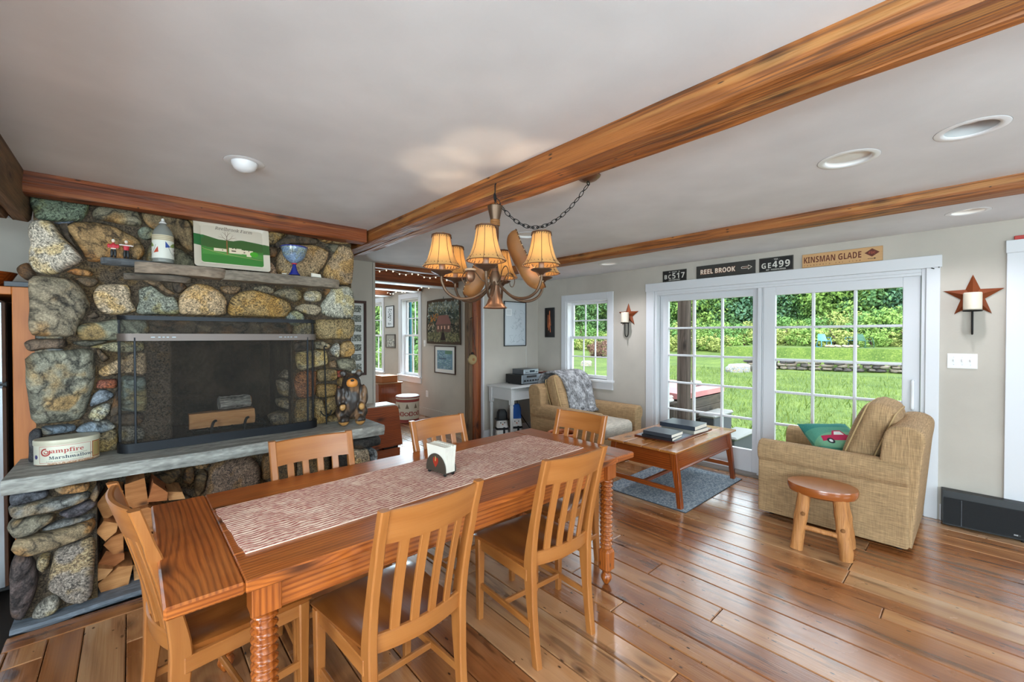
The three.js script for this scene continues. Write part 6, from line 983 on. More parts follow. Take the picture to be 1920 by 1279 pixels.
{ // oval tin
  const tx = canvas(1024, 200, (c, w, h) => {
    c.fillStyle = '#d6d2c0'; c.fillRect(0, 0, w, h); c.save(); c.translate(506, 0); c.scale(0.74, 1);
    c.strokeStyle = '#b86a5a'; c.lineWidth = 4; c.strokeRect(-190, 14, 380, 168); c.fillStyle = '#a83c36'; c.font = 'bold 56px serif'; c.textAlign = 'left'; c.fillText('ampfire', -96, 84);
    c.strokeStyle = '#a83c36'; c.lineWidth = 13; c.beginPath(); c.arc(-135, 72, 34, -0.5, 4.9, false); c.stroke(); c.lineWidth = 8; c.beginPath(); c.arc(-130, 72, 16, -2.2, 3.4, false); c.stroke();
    c.fillStyle = '#7a7468'; c.font = 'italic 16px serif'; c.fillText('the original food', 30, 108); c.fillStyle = '#1c2a3c'; c.font = 'bold 44px serif'; c.fillText('Marshmallows', -110, 148); c.fillStyle = '#5c6a5c'; c.font = '15px serif'; c.fillText('A PURE WHOLESOME CONFECTION', -130, 174);
    c.fillStyle = '#c8aa6c'; c.fillRect(205, 10, 130, 176); c.strokeStyle = '#9c4a38'; c.strokeRect(212, 16, 100, 160); c.fillStyle = '#4a4638'; for (let k = 0; k < 4; k++) for (let y = 30; y < 165; y += 11) c.fillRect(226 + k * 20, y, 9, 6); c.fillStyle = '#4c4678'; c.beginPath(); c.arc(-235, 120, 22, 0, 7); c.fill();
    const r = rng(5); for (let i = 0; i < 500; i++) { c.fillStyle = ['rgba(150,90,40,.5)', 'rgba(120,70,40,.35)'][i % 2]; const x = r() * 420 - 120; c.fillRect(x, 186 + r() * 14, 3 + 5 * r(), 2 + 4 * r()); } c.restore();
  });
  const t = thing('marshmallow_tin', 'oval cream marshmallow tin with red lettering at the left end of the hearth', 'tin', [-0.268, 0.803, -3.425], 0.0);
  const wallG = new THREE.CylinderGeometry(1, 1, 0.105, 72, 1, true).rotateY(PI).scale(0.128, 1, 0.088).translate(0, 0.0555, 0); wallG.computeVertexNormals();
  part('can', wallG, mat(0xffffff, 0.4, { map: tx, metalness: 0.2 }), t); part('bottom', new THREE.CylinderGeometry(1, 1, 0.004, 48).scale(0.127, 1, 0.087).translate(0, 0.002, 0), mat(0x9a6a4a, 0.5), t);
  part('lid', lathe([[1.0, 0.106], [1.025, 0.106], [1.025, 0.128], [1.0, 0.134], [0.94, 0.131], [0, 0.129]], 64).scale(0.128, 1, 0.088), mat(0xd8d2ba, 0.35, { metalness: 0.15, map: T.speck }), t);
}
// ---------------------------------------------------------------- things on the door wall
function signX(name, label, cat, z0, z1, y0, y1, th, tx, edge, tilt = 0) {
  const t = thing(name, label, cat, [XR - 0.001, y0, (z0 + z1) / 2]), w = z1 - z0, h = y1 - y0;
  part('board', bx(th, h, w, -th / 2, h / 2, 0, 0.002), edge, t);
  part('face', new THREE.PlaneGeometry(w - 0.004, h - 0.004).rotateY(-PI / 2).translate(-th - 0.0006, h / 2, 0), mat(0xffffff, 0.55, { map: tx }), t); return t;
}
const plateTx = (main, top, bottom, seg) => canvas(512, 220, (c, w, h) => { c.fillStyle = '#171513'; c.fillRect(0, 0, w, h); c.strokeStyle = '#4a463e'; c.lineWidth = 10; c.strokeRect(4, 4, w - 8, h - 8); c.fillStyle = '#d8d4ca'; c.textAlign = 'center'; c.font = 'bold 30px sans-serif'; c.fillText(top, w / 2, 44); c.font = 'bold 30px sans-serif'; c.fillText(bottom, w / 2, 204); let x = 30; for (const [ch, s] of seg) { c.font = 'bold ' + s + 'px sans-serif'; c.textAlign = 'left'; c.fillText(ch, x, 166); x += c.measureText(ch).width + 12; } const r = rng(main.length + 4); for (let i = 0; i < 120; i++) { c.fillStyle = 'rgba(90,80,66,.5)'; c.fillRect(r() * w, r() * h, 2 + 4 * r(), 2); } });
signX('license_plate', 'old black license plate reading BC517 over the door', 'license plate', -2.633, -2.33, 2.163, 2.298, 0.006, plateTx('BC517', 'TR    DEALER    58', 'NEW HAMPSHIRE', [['B', 118], ['C', 118], ['5', 152], ['1', 152], ['7', 152]]), M.black);
signX('license_plate', 'old black license plate reading GE499 over the door', 'license plate', -1.552, -1.243, 2.163, 2.308, 0.006, plateTx('GE499', '·  1964  ·', 'EXP · PENNSYLVANIA', [['G', 116], ['E', 116], ['4', 148], ['9', 148], ['9', 148]]), M.black);
signX('wooden_sign', 'dark wooden sign reading REEL BROOK with an arrow over the door', 'sign', -2.208, -1.586, 2.163, 2.304, 0.018, canvas(768, 176, (c, w, h) => { c.fillStyle = '#35332f'; c.fillRect(0, 0, w, h); const r = rng(12); for (let i = 0; i < 200; i++) { c.fillStyle = r() > 0.5 ? 'rgba(80,76,70,.35)' : 'rgba(20,18,16,.35)'; c.fillRect(r() * w, r() * h, 60 * r() + 20, 1.5); } c.save(); c.scale(0.86, 1); c.font = 'bold 92px sans-serif'; c.lineWidth = 6; c.strokeStyle = '#c06a40'; c.fillStyle = '#e6dccb'; c.strokeText('REEL BROOK', 62, 122); c.fillText('REEL BROOK', 62, 122); c.restore(); c.beginPath(); c.moveTo(610, 76); c.lineTo(690, 76); c.lineTo(690, 60); c.lineTo(732, 88); c.lineTo(690, 116); c.lineTo(690, 100); c.lineTo(610, 100); c.quadraticCurveTo(595, 88, 610, 76); c.strokeStyle = '#e6dccb'; c.lineWidth = 6; c.stroke(); c.strokeStyle = '#b05a34'; c.lineWidth = 3; c.beginPath(); c.moveTo(616, 88); c.lineTo(690, 88); c.stroke(); }), mat(0x2e2b28, 0.7));
signX('trail_sign', 'tan wooden trail sign reading KINSMAN GLADE with a brown diamond', 'sign', -1.167, -0.57, 2.163, 2.292, 0.014, canvas(896, 192, (c, w, h) => { c.fillStyle = '#c79a68'; c.fillRect(0, 0, w, h); const r = rng(15); for (let i = 0; i < 200; i++) { c.fillStyle = r() > 0.5 ? 'rgba(214,170,118,.4)' : 'rgba(170,124,76,.35)'; c.fillRect(r() * w, r() * h, 90 * r() + 20, 2); } c.fillStyle = '#5e2410'; c.save(); c.scale(0.68, 1); c.font = 'bold 122px sans-serif'; c.fillText('KINSMAN GLADE', 16, 128); c.restore(); c.font = 'bold 22px sans-serif'; 'FRANCONIA SKI CLUB'.split('').forEach((ch, i) => c.fillText(ch, 20 + i * 37.5, 172)); c.beginPath(); c.moveTo(790, 20); c.lineTo(868, 76); c.lineTo(790, 132); c.lineTo(712, 76); c.fill(); c.fillStyle = '#a8482a'; c.font = 'bold 44px sans-serif'; c.textAlign = 'center'; c.fillText('FSC', 790, 92); c.strokeStyle = '#2a1408'; c.lineWidth = 6; c.beginPath(); c.moveTo(745, 156); c.lineTo(815, 156); c.stroke(); c.fillStyle = '#2a1408'; c.beginPath(); c.moveTo(812, 144); c.lineTo(832, 156); c.lineTo(812, 168); c.fill(); }), mat(0xb08458, 0.6));
function starSconce(y, z, s, label) { // faces -x
  const t = thing('star_sconce', label, 'sconce', [XR, y, z], -PI / 2), rust = mat(0x9a4a20, 0.5, { metalness: 0.35, map: T.worn }), pos = [], o = [], d = 0.045;
  for (let i = 0; i < 10; i++) { const a = PI / 2 + i * PI / 5, r = s * (i % 2 ? 0.4 : 1); o.push([r * cos(a), r * sin(a)]); }
  for (let i = 0; i < 10; i++) { const a = o[i], b = o[(i + 1) % 10]; pos.push(0, 0, d, a[0], a[1], 0.008, b[0], b[1], 0.008); pos.push(a[0], a[1], 0.008, a[0], a[1], 0.004, b[0], b[1], 0.004, a[0], a[1], 0.008, b[0], b[1], 0.004, b[0], b[1], 0.008); pos.push(0, 0, 0.004, b[0], b[1], 0.004, a[0], a[1], 0.004); }
  const g = new THREE.BufferGeometry(); g.setAttribute('position', new THREE.Float32BufferAttribute(pos, 3)); g.computeVertexNormals(); part('star', uvm(g, 'x'), rust, t);
  const cy = -s * 0.62;
  part('bracket', [tube([[0, cy - 0.1, 0.006], [0, cy - 0.16, 0.012], [0, cy - 0.19, 0.045], [0, cy - 0.16, 0.085], [0, cy - 0.015, 0.09]], 0.006, 30, 8), rod(V(0, cy - 0.12, 0.006), V(0, s * 0.1, 0.01), 0.006)], M.ironMatte, t);
  part('dish', at(new THREE.CylinderGeometry(0.058, 0.05, 0.008, 28), 0, cy - 0.012, 0.09), M.ironMatte, t);
  part('candle', at(lathe([[0, 0], [0.05, 0], [0.051, 0.01], [0.051, 0.13], [0.047, 0.136], [0.03, 0.13], [0, 0.128]], 32), 0, cy - 0.006, 0.09), M.candle, t);
  return t;
}
starSconce(1.81, -0.035, 0.17, 'large rusty star sconce with a pillar candle beside the switch plate');
starSconce(1.775, -3.115, 0.155, 'smaller rusty star sconce with a white candle between window and door');
{ const t = thing('switch_plate', 'white three-gang light switch plate on the beige wall', 'switch', [XR, 1.3, -0.088]); part('plate', bx(0.006, 0.118, 0.165, -0.003, 0, 0, 0.002), M.white, t); for (const z of [-0.046, 0, 0.046]) { part('toggle', bx(0.016, 0.02, 0.009, -0.012, 0.004, z, 0.003), M.trimWhite, t); for (const y of [-0.03, 0.03]) part('screw', at(new THREE.CylinderGeometry(0.003, 0.003, 0.002, 8).rotateZ(PI / 2), -0.0065, y, z), M.steel, t); } }
{ const t = thing('red_level', 'red strip lying on the top of the door casing', 'strip', [XR - 0.001, 2.2155, 0.42]); part('strip', bx(0.02, 0.028, 0.5, -0.011, 0.014, 0, 0.003), mat(0xb83226, 0.5), t); }
function framed(name, label, cat, axis, c, w, h, bw, th, frameM, tx, mount = 0, pos) { // axis 'x': hangs on a wall across x and faces -x; 'z': faces +z
  const t = thing(name, label, cat, pos, axis === 'x' ? -PI / 2 : 0);
  part('frame', [bx(w, bw, th, 0, h / 2 - bw / 2, th / 2, 0.002), bx(w, bw, th, 0, -h / 2 + bw / 2, th / 2, 0.002), bx(bw, h - 2 * bw, th, -w / 2 + bw / 2, 0, th / 2, 0.002), bx(bw, h - 2 * bw, th, w / 2 - bw / 2, 0, th / 2, 0.002)], frameM, t);
  part('picture', bx(w - 2 * bw + 0.004, h - 2 * bw + 0.004, 0.004, 0, 0, th * 0.4, 0), mat(0xffffff, 0.3, { map: tx }), t);
  const g = t.children[1].geometry, p = g.attributes.position, uv = g.attributes.uv; for (let i = 0; i < p.count; i++) uv.setXY(i, p.getX(i) / (w - 2 * bw) + 0.5, p.getY(i) / (h - 2 * bw) + 0.5);
  return t;
}
framed('small_picture', 'narrow black picture with glowing copper feathers, in the corner by the window', 'picture', 'x', 0, 0.2, 0.465, 0.012, 0.018, M.black, canvas(128, 300, (c, w, h) => { c.fillStyle = '#160c0a'; c.fillRect(0, 0, w, h); c.lineCap = 'round'; for (const [x0, y0, x1, y1, l] of [[64, 30, 60, 120, 12], [60, 120, 74, 250, 9], [62, 120, 46, 230, 7], [40, 70, 36, 200, 6], [64, 60, 80, 180, 5]]) { c.strokeStyle = '#c8602c'; c.lineWidth = l + 3; c.beginPath(); c.moveTo(x0, y0); c.lineTo(x1, y1); c.stroke(); c.strokeStyle = '#f0a070'; c.lineWidth = l * 0.4; c.stroke(); } }), 0, [XR - 0.001, 1.71, -4.528]);
framed('framed_map', 'pale map in a thin black frame above the white desk', 'map', 'z', 0, 0.46, 0.685, 0.014, 0.02, M.black, canvas(340, 512, (c, w, h) => { c.fillStyle = '#c6ccd2'; c.fillRect(0, 0, w, h); c.strokeStyle = '#8a949c'; c.lineWidth = 2; c.strokeRect(14, 14, w - 28, h - 28); const r = rng(31); for (let i = 0; i < 26; i++) { c.strokeStyle = 'rgba(110,124,134,.7)'; c.beginPath(); let x = 120 + r() * 180, y = 60 + r() * 400; c.moveTo(x, y); for (let k = 0; k < 6; k++) { x += (r() - 0.5) * 60; y += (r() - 0.4) * 50; c.lineTo(clamp(x, 20, w - 20), clamp(y, 20, h - 20)); } c.stroke(); } c.fillStyle = '#e4e6e8'; c.fillRect(24, 80, 90, 80); c.fillStyle = '#99a2a8'; for (let k = 0; k < 6; k++) c.fillRect(32, 92 + k * 10, 70, 3); }), 0, [4.395, 1.685, ZB + 0.001]);
framed('photo_collage', 'tall brown frame with a column of small photographs, beside the fireplace', 'picture frame', 'z', 0, 0.5, 0.86, 0.03, 0.025, M.brownFrame, canvas(320, 560, (c, w, h) => { c.fillStyle = '#cfcfc8'; c.fillRect(0, 0, w, h); const r = rng(41); for (let k = 0; k < 7; k++) for (let q = 0; q < 3; q++) { const x = 14 + q * 100, y = 12 + k * 78; c.fillStyle = '#f2f2ee'; c.fillRect(x, y, 92, 66); c.fillStyle = '#6a6e66'; c.fillRect(x + 5, y + 5, 82, 56); for (let i = 0; i < 60; i++) { c.fillStyle = ['#3a3c38', '#9a9c90', '#56584e', '#c4c4b8'][Math.floor(r() * 4)]; c.fillRect(x + 6 + r() * 74, y + 6 + r() * 48, 3 + 8 * r(), 3 + 8 * r()); } } }), 0, [1.785, 1.475, ZB + 0.001]);
// ---------------------------------------------------------------- desk corner
{
  const t = thing('white_desk', 'old white-painted desk against the back wall holding the stereo', 'desk', [4.28, 0, -4.49]);
  const X = 0.48, Z = 0.27, H = 0.8, m = M.whitePaint;
  part('desktop', span(-X, X, H - 0.025, H, -Z, Z, 0.008, 'x'), m, t);
  for (const s of [-1, 1]) { part('apron', span(-X + 0.05, X - 0.05, H - 0.19, H - 0.025, s * (Z - 0.055) - 0.01, s * (Z - 0.055) + 0.01, 0.002, 'x'), m, t); part('apron', span(s * (X - 0.055) - 0.01, s * (X - 0.055) + 0.01, H - 0.19, H - 0.025, -Z + 0.05, Z - 0.05, 0.002, 'z'), m, t); }
  for (const x of [-1, 1]) for (const z of [-1, 1]) part('leg', [bx(0.055, 0.22, 0.055, x * (X - 0.055), H - 0.135, z * (Z - 0.055), 0.004), uvm(lathe([[0, 0], [0.016, 0], [0.018, 0.05], [0.025, 0.5], [0.028, 0.53], [0.02, 0.54], [0.027, 0.555], [0.0, 0.556]], 18).translate(x * (X - 0.055), 0, z * (Z - 0.055)), 'y')], m, t);
}
const DT = 0.802;
{ const t = thing('stereo_receiver', 'black stereo receiver with a silver front on the white desk', 'stereo', [4.33, DT, -4.52]);
  part('case', bx(0.43, 0.125, 0.34, 0, 0.075, -0.005, 0.003), M.black, t); part('front', bx(0.43, 0.125, 0.014, 0, 0.075, 0.17, 0.003), mat(0x8d959b, 0.35, { metalness: 0.6 }), t);
  part('display', bx(0.2, 0.03, 0.004, -0.02, 0.112, 0.177, 0.001), M.black, t); for (let i = 0; i < 6; i++) part('knob', at(new THREE.CylinderGeometry(0.012, 0.012, 0.014, 14).rotateX(PI / 2), -0.16 + i * 0.055, 0.055, 0.182), M.black, t);
  for (const [x, z] of [[-0.18, -0.14], [0.18, -0.14], [-0.18, 0.14], [0.18, 0.14]]) part('foot', at(new THREE.CylinderGeometry(0.016, 0.016, 0.014, 12), x, 0.007, z), M.black, t); }
{ const t = thing('disc_player', 'small grey disc player on top of the stereo receiver', 'stereo', [4.33, DT + 0.139, -4.5]);
  part('case', bx(0.3, 0.075, 0.24, 0, 0.0385, 0, 0.004), mat(0x4c5054, 0.4), t); part('front', bx(0.3, 0.07, 0.01, 0, 0.0385, 0.122, 0.003), M.silver, t); part('screen', bx(0.1, 0.03, 0.003, 0.02, 0.044, 0.128, 0.001), mat(0x1c2a36, 0.2), t); for (const x of [-0.1, -0.07, 0.1, 0.12]) part('button', bx(0.014, 0.014, 0.004, x, 0.03, 0.128, 0.002), M.black, t); }
{ const t = thing('storage_basket', 'patterned brown basket at the right end of the white desk', 'basket', [4.66, DT, -4.5], 0.1);
  part('basket', loft([0, 0.03, 0.09, 0.12].map((y) => rect(V(0, y, 0), V(0.075 + y * 0.08, 0, 0), V(0, 0, 0.11 + y * 0.08), 0.3))), mat(0xa08a78, 0.85, { map: T.fur }), t);
  const b = thing('video_box', 'dark red box lying on the patterned basket', 'box', [4.66, DT + 0.121, -4.52], 0.3); part('box', bx(0.12, 0.035, 0.19, 0, 0.0175, 0, 0.003), mat(0x6a3a30, 0.5), b); part('label', bx(0.06, 0.003, 0.1, 0, 0.0365, 0, 0.001), M.paper, b); }
{ const t = thing('power_cord', 'black cord hanging from the desk to the floor', 'cord'); part('cord', tube([[4.38, 0.84, -4.73], [4.36, 0.6, -4.72], [4.4, 0.35, -4.7], [4.5, 0.12, -4.6], [4.46, 0.008, -4.45], [4.36, 0.008, -4.4]], 0.006, 60, 6), M.black, t);
  const w = thing('antenna_wire', 'thin white wire running down the wall behind the stereo', 'wire'); part('wire', tube([[4.64, 1.36, ZB + 0.004], [4.635, 1.2, ZB + 0.004], [4.64, 1.0, ZB + 0.004], [4.6, 0.95, ZB + 0.03]], 0.003, 30, 5), M.white, w); }
function snowmanBag(x, z, h, hatM, hatH, label, brim) {
  const t = thing('snowman_bag', label, 'gift bag', [x, 0, z], -0.5);
  part('bag', loft([[0, 0.95], [0.08, 1], [h * 0.6, 0.95], [h, 0.8]].map(([y, k]) => rect(V(0, y, 0), V(0.085 * k, 0, 0), V(0, 0, 0.06 * k), 0.35))), M.white, t);
  part('hat', loft([[h - 0.006, 0.88], [h + 0.03, 0.84], [h + hatH * 0.7, 0.8], [h + hatH, 0.55]].map(([y, k]) => rect(V(0, y, 0), V(0.085 * k, 0, 0), V(0, 0, 0.062 * k), 0.4))), hatM, t);
  if (brim) part('brim', bx(0.19, 0.015, 0.14, 0, h, 0, 0.005), hatM, t);
  part('scarf', loft([h * 0.52, h * 0.62].map((y) => rect(V(0, y, 0), V(0.088, 0, 0), V(0, 0, 0.064), 0.35))), mat(0x222226, 0.9), t); part('scarf_end', bx(0.03, 0.12, 0.01, 0.02, h * 0.45, 0.066, 0.004), mat(0x222226, 0.9), t);
  for (const s of [-1, 1]) part('eye', new THREE.SphereGeometry(0.008, 8, 6).translate(s * 0.028, h * 0.86, 0.056), M.black, t);
  part('carrot_nose', new THREE.ConeGeometry(0.009, 0.05, 10).rotateX(PI / 2).translate(0, h * 0.78, 0.076), mat(0xd06a2a, 0.6), t);
}
snowmanBag(3.96, -4.6, 0.3, M.black, 0.14, 'snowman gift bag with a black hat under the white desk', true);
snowmanBag(4.16, -4.52, 0.31, mat(0x2f5fae, 0.9), 0.2, 'snowman gift bag with a blue knitted hat under the white desk', false);
{ const t = thing('round_stool', 'low round wooden tub stool with a looped rim, by the armchair under the window', 'stool', [3.46, 0, -3.02]);
  part('tub', uvm(lathe([[0, 0.02], [0.12, 0.0], [0.13, 0.01], [0.145, 0.25], [0.15, 0.42], [0.14, 0.42], [0.0, 0.4]], 40), 'y'), M.cherry, t);
  part('rim', uvm(new THREE.TorusGeometry(0.148, 0.017, 10, 48).rotateX(PI / 2).scale(1, 1.2, 1).translate(0, 0.44, 0), 'x'), mat(0xd09050, 0.4, { map: T.pine }), t);
  part('handle_loop', uvm(new THREE.TorusGeometry(0.06, 0.012, 10, 32).rotateX(PI / 2).translate(-0.06, 0.446, 0.0), 'x'), mat(0xd09050, 0.4, { map: T.pine }), t); }

// ---------------------------------------------------------------- through the opening
{ const t = thing('blanket_chest', 'low reddish wooden chest with a broad board front beside the opening', 'chest', [1.95, 0, -4.6]);
  const fr = (z, k) => [V(-0.5, 0.235, z), V(0.395, 0.235, z), V(0.345, 0.66, z), V(0.33, 0.69, z), V(0.3, 0.7, z), V(-0.5, 0.7, z)].map((p) => p.add(V(0, 0, 0)));
  const g = loft([fr(0.07), fr(0.1)], { crease: 0.4 }); part('front_board', uvm(g, 'x'), M.cherry, t);
  part('body', span(-0.5, 0.3, 0.22, 0.68, -0.17, 0.07, 0.004, 'x'), M.cherry, t); part('lid', span(-0.51, 0.33, 0.69, 0.71, -0.18, 0.075, 0.004, 'x'), mat(0xc8bcb0, 0.35), t);
  part('plinth', span(-0.5, 0.4, 0.0, 0.19, -0.15, 0.03, 0.004, 'x'), M.cherry, t); part('foot_block', [span(0.2, 0.38, 0.19, 0.222, -0.1, 0.02, 0.002), span(-0.48, -0.3, 0.19, 0.222, -0.1, 0.02, 0.002)], M.ironMatte, t); }
{ const t = thing('low_cabinet', 'low reddish cabinet under the far window', 'cabinet', [3.47, 0, -7.4]);
  part('body', span(-0.22, 0.22, 0.04, 0.63, -0.28, 0.28, 0.004, 'y'), M.cherry, t); part('top', span(-0.24, 0.24, 0.63, 0.655, -0.3, 0.3, 0.004, 'x'), mat(0xb8a498, 0.3, { map: T.pine }), t); part('door', span(-0.19, 0.19, 0.09, 0.59, 0.28, 0.292, 0.004, 'y'), M.cherry, t); part('toe_kick', span(-0.2, 0.2, 0, 0.04, -0.26, 0.26, 0.002), M.ironMatte, t);
  const b = thing('wooden_box', 'pale wooden box on the low reddish cabinet', 'box', [3.48, 0.656, -7.32]); part('box', bx(0.3, 0.1, 0.34, 0, 0.05, 0, 0.004), mat(0xe0b89a, 0.6, { map: T.pine }), b); part('lid', bx(0.306, 0.02, 0.346, 0, 0.111, 0, 0.004), mat(0xe8c8b0, 0.6, { map: T.pine }), b);
  const v = thing('brown_vase', 'small brown vase at the back of the low cabinet', 'vase', [3.33, 0.656, -7.58]); part('vase', lathe([[0, 0], [0.035, 0], [0.05, 0.05], [0.045, 0.11], [0.025, 0.15], [0.03, 0.18], [0.02, 0.18], [0, 0.16]], 24), mat(0x5a4030, 0.5), v); }
{ const tx = canvas(512, 256, (c, w, h) => { c.fillStyle = '#d8ccb8'; c.fillRect(0, 0, w, h); c.fillStyle = '#9a4038'; c.fillRect(0, 20, w, 26); c.fillRect(0, 220, w, 36); c.fillStyle = '#b8605a'; c.fillRect(0, 0, w, 10); for (let i = 0; i < 8; i++) { c.fillStyle = '#7a6a58'; c.beginPath(); c.moveTo(i * 64 + 20, 60); c.lineTo(i * 64 + 34, 110); c.lineTo(i * 64 + 8, 110); c.fill(); c.strokeStyle = '#9a4038'; c.lineWidth = 7; c.beginPath(); c.arc(i * 64 + 16, 165, 14, 0, 7); c.stroke(); c.strokeRect(i * 64 + 38, 145, 18, 36); } });
  const t = thing('drum_stool', 'red and cream patterned drum with a white top near the far window', 'drum', [3.6, 0, -6.72]);
  part('shell', new THREE.CylinderGeometry(0.2, 0.195, 0.44, 48, 1, true).translate(0, 0.22, 0), mat(0xffffff, 0.6, { map: tx }), t); part('hoop', [new THREE.TorusGeometry(0.2, 0.012, 8, 48).rotateX(PI / 2).translate(0, 0.44, 0), new THREE.TorusGeometry(0.197, 0.012, 8, 48).rotateX(PI / 2).translate(0, 0.013, 0)], mat(0x9a4a40, 0.6), t); part('drumhead', lathe([[0, 0.465], [0.19, 0.462], [0.205, 0.45], [0.205, 0.425], [0.198, 0.425], [0.198, 0.44], [0, 0.44]], 48), M.white, t); }
{ // canteen on its strap
  const t = thing('canteen', 'round brown canteen hanging by a strap on the wooden post', 'canteen', [3.555, 0, -4.795], 0.0);
  part('flask', lathe([[0, -0.03], [0.04, -0.03], [0.066, -0.018], [0.074, 0], [0.066, 0.018], [0.04, 0.03], [0, 0.03]], 36).rotateX(PI / 2).translate(0, 1.17, 0.03), mat(0x9a8258, 0.7), t);
  part('cap', at(new THREE.CylinderGeometry(0.013, 0.015, 0.03, 14), 0, 1.255, 0.03), M.ironMatte, t); part('medallion', at(new THREE.CylinderGeometry(0.02, 0.02, 0.004, 20).rotateX(PI / 2), 0, 1.17, 0.061), M.leather, t);
  part('strap', [tube([[-0.07, 1.19, 0.03], [-0.06, 1.3, 0.02], [-0.02, 1.5, 0.012], [0, 1.74, 0.008]], 0.006, 30, 6), tube([[0.07, 1.19, 0.03], [0.065, 1.3, 0.02], [0.03, 1.5, 0.012], [0, 1.74, 0.008]], 0.006, 30, 6), tube([[-0.03, 1.72, 0.01], [-0.028, 1.5, 0.014], [-0.03, 1.3, 0.018], [-0.02, 1.25, 0.02]], 0.005, 20, 6)], M.leatherDark, t);
  part('peg', rod(V(0, 1.745, -0.02), V(0, 1.755, 0.025), 0.006), M.ironMatte, t); }
{ // hooked tapestry, slightly wavy
  const tx = canvas(640, 480, (c, w, h) => { c.fillStyle = '#4a3a2c'; c.fillRect(0, 0, w, h); c.fillStyle = '#5c5a48'; c.fillRect(26, 26, w - 52, h - 52); const r = rng(61); const blob = (n, cols, x0, x1, y0, y1, s) => { for (let i = 0; i < n; i++) { c.fillStyle = cols[Math.floor(r() * cols.length)]; c.beginPath(); c.ellipse(x0 + r() * (x1 - x0), y0 + r() * (y1 - y0), s * (0.4 + r()), s * (0.3 + 0.5 * r()), r() * 3, 0, 7); c.fill(); } };
    blob(420, ['#8e948c', '#6d7670', '#aab0a2', '#54605a', '#7c7a60'], 26, 614, 26, 200, 18); blob(260, ['#2e3a36', '#3c463c', '#26302e', '#4a5444'], 26, 614, 130, 300, 16); blob(60, ['#a8642c', '#c08038', '#8a5a2c'], 60, 240, 150, 280, 12); c.fillStyle = '#8a6058'; c.beginPath(); c.moveTo(170, 270); c.lineTo(250, 170); c.lineTo(420, 170); c.lineTo(480, 270); c.fill(); c.fillStyle = '#6e5248'; c.fillRect(190, 268, 280, 86); c.fillStyle = '#d8a890'; for (const x of [215, 290, 350, 420]) c.fillRect(x, 285, 26, 36); c.fillStyle = '#3a2a26'; c.fillRect(315, 300, 26, 54); blob(260, ['#5c5c40', '#7a7452', '#48482f', '#8c8662'], 26, 614, 350, 454, 15); c.fillStyle = '#2a1c1a'; c.beginPath(); c.moveTo(300, 356); c.lineTo(352, 356); c.lineTo(380, 440); c.lineTo(270, 440); c.fill(); blob(120, ['#2a2c28', '#38362c', '#8a7c64'], 480, 610, 260, 360, 12); blob(80, ['#2a2c28', '#a89a80'], 30, 150, 260, 350, 11); });
  const t = thing('hooked_tapestry', 'dark hooked tapestry of a cottage in the woods on the far wall', 'tapestry', [XF - 0.02, 1.75, -6.32], -PI / 2);
  const n = 24, W = 1.07, Hh = 0.78, P = (u, v, k) => { const x = (u - 0.5) * W, y = (v - 0.5) * Hh + 0.02 * sin(u * 3) * (v) - 0.012 * u; return V(x, y, 0.006 + 0.007 * sin(u * 11 + v * 4) + k); };
  const secs = []; for (let i = 0; i <= n; i++) { const a = []; for (let j = 0; j <= 10; j++) a.push(P(i / n, j / 10, 0.006)); for (let j = 10; j >= 0; j--) a.push(P(i / n, j / 10, 0)); secs.push(a); }
  const g = loft(secs, { crease: 0.8 }), p = g.attributes.position, uv = g.attributes.uv; for (let i = 0; i < p.count; i++) uv.setXY(i, p.getX(i) / W + 0.5, p.getY(i) / Hh + 0.5);
  part('cloth', g, mat(0xffffff, 0.95, { map: tx, bumpMap: T.linenBump, bumpScale: 0.002 }), t); part('hanger', [rod(V(0, 0.38, -0.004), V(0, 0.44, -0.004), 0.004)], M.ironMatte, t); }
framed('framed_print', 'blue seascape print in a thin brown frame under the tapestry', 'picture', 'x', 0, 0.66, 0.49, 0.018, 0.02, M.brownFrame, canvas(384, 300, (c, w, h) => { c.fillStyle = '#dcdcd8'; c.fillRect(0, 0, w, h); c.fillStyle = '#5c8298'; c.fillRect(42, 40, w - 84, h - 80); const r = rng(71); for (let i = 0; i < 240; i++) { c.fillStyle = ['#7ea2b4', '#486e84', '#9cb8c4', '#5a8a7c'][Math.floor(r() * 4)]; c.fillRect(44 + r() * (w - 130), 42 + r() * (h - 94), 12 + 30 * r(), 3 + 5 * r()); } c.fillStyle = '#4e7a5c'; c.fillRect(200, 42, 130, 40); c.fillStyle = '#2c4c68'; c.fillRect(80, 130, 140, 14); }), 0, [XF - 0.001, 1.08, -6.29]);
framed('framed_drawing', 'small ink drawing in a black frame between the far windows', 'picture', 'x', 0, 0.38, 0.46, 0.016, 0.018, M.black, canvas(192, 240, (c, w, h) => { c.fillStyle = '#d4d6d8'; c.fillRect(0, 0, w, h); const r = rng(81); for (let i = 0; i < 46; i++) { c.fillStyle = ['#50545a', '#8a8e94', '#2c2e32'][i % 3]; c.fillRect(50 + r() * 80, 20 + r() * 190, 6 + 24 * r(), 4 + 12 * r()); } }), 0, [XF - 0.001, 1.91, -8.405]);
framed('framed_photo', 'small brown-framed old photograph below the ink drawing', 'picture', 'x', 0, 0.44, 0.29, 0.022, 0.02, mat(0x5a5048, 0.6), canvas(192, 128, (c, w, h) => { c.fillStyle = '#8a8478'; c.fillRect(0, 0, w, h); const r = rng(91); for (let i = 0; i < 120; i++) { c.fillStyle = ['#6a655c', '#a8a294', '#4c4842', '#b8b2a4'][i % 4]; c.fillRect(r() * w, 40 + r() * 80, 6 + 26 * r(), 4 + 14 * r()); } }), 0, [XF - 0.001, 1.39, -8.375]);
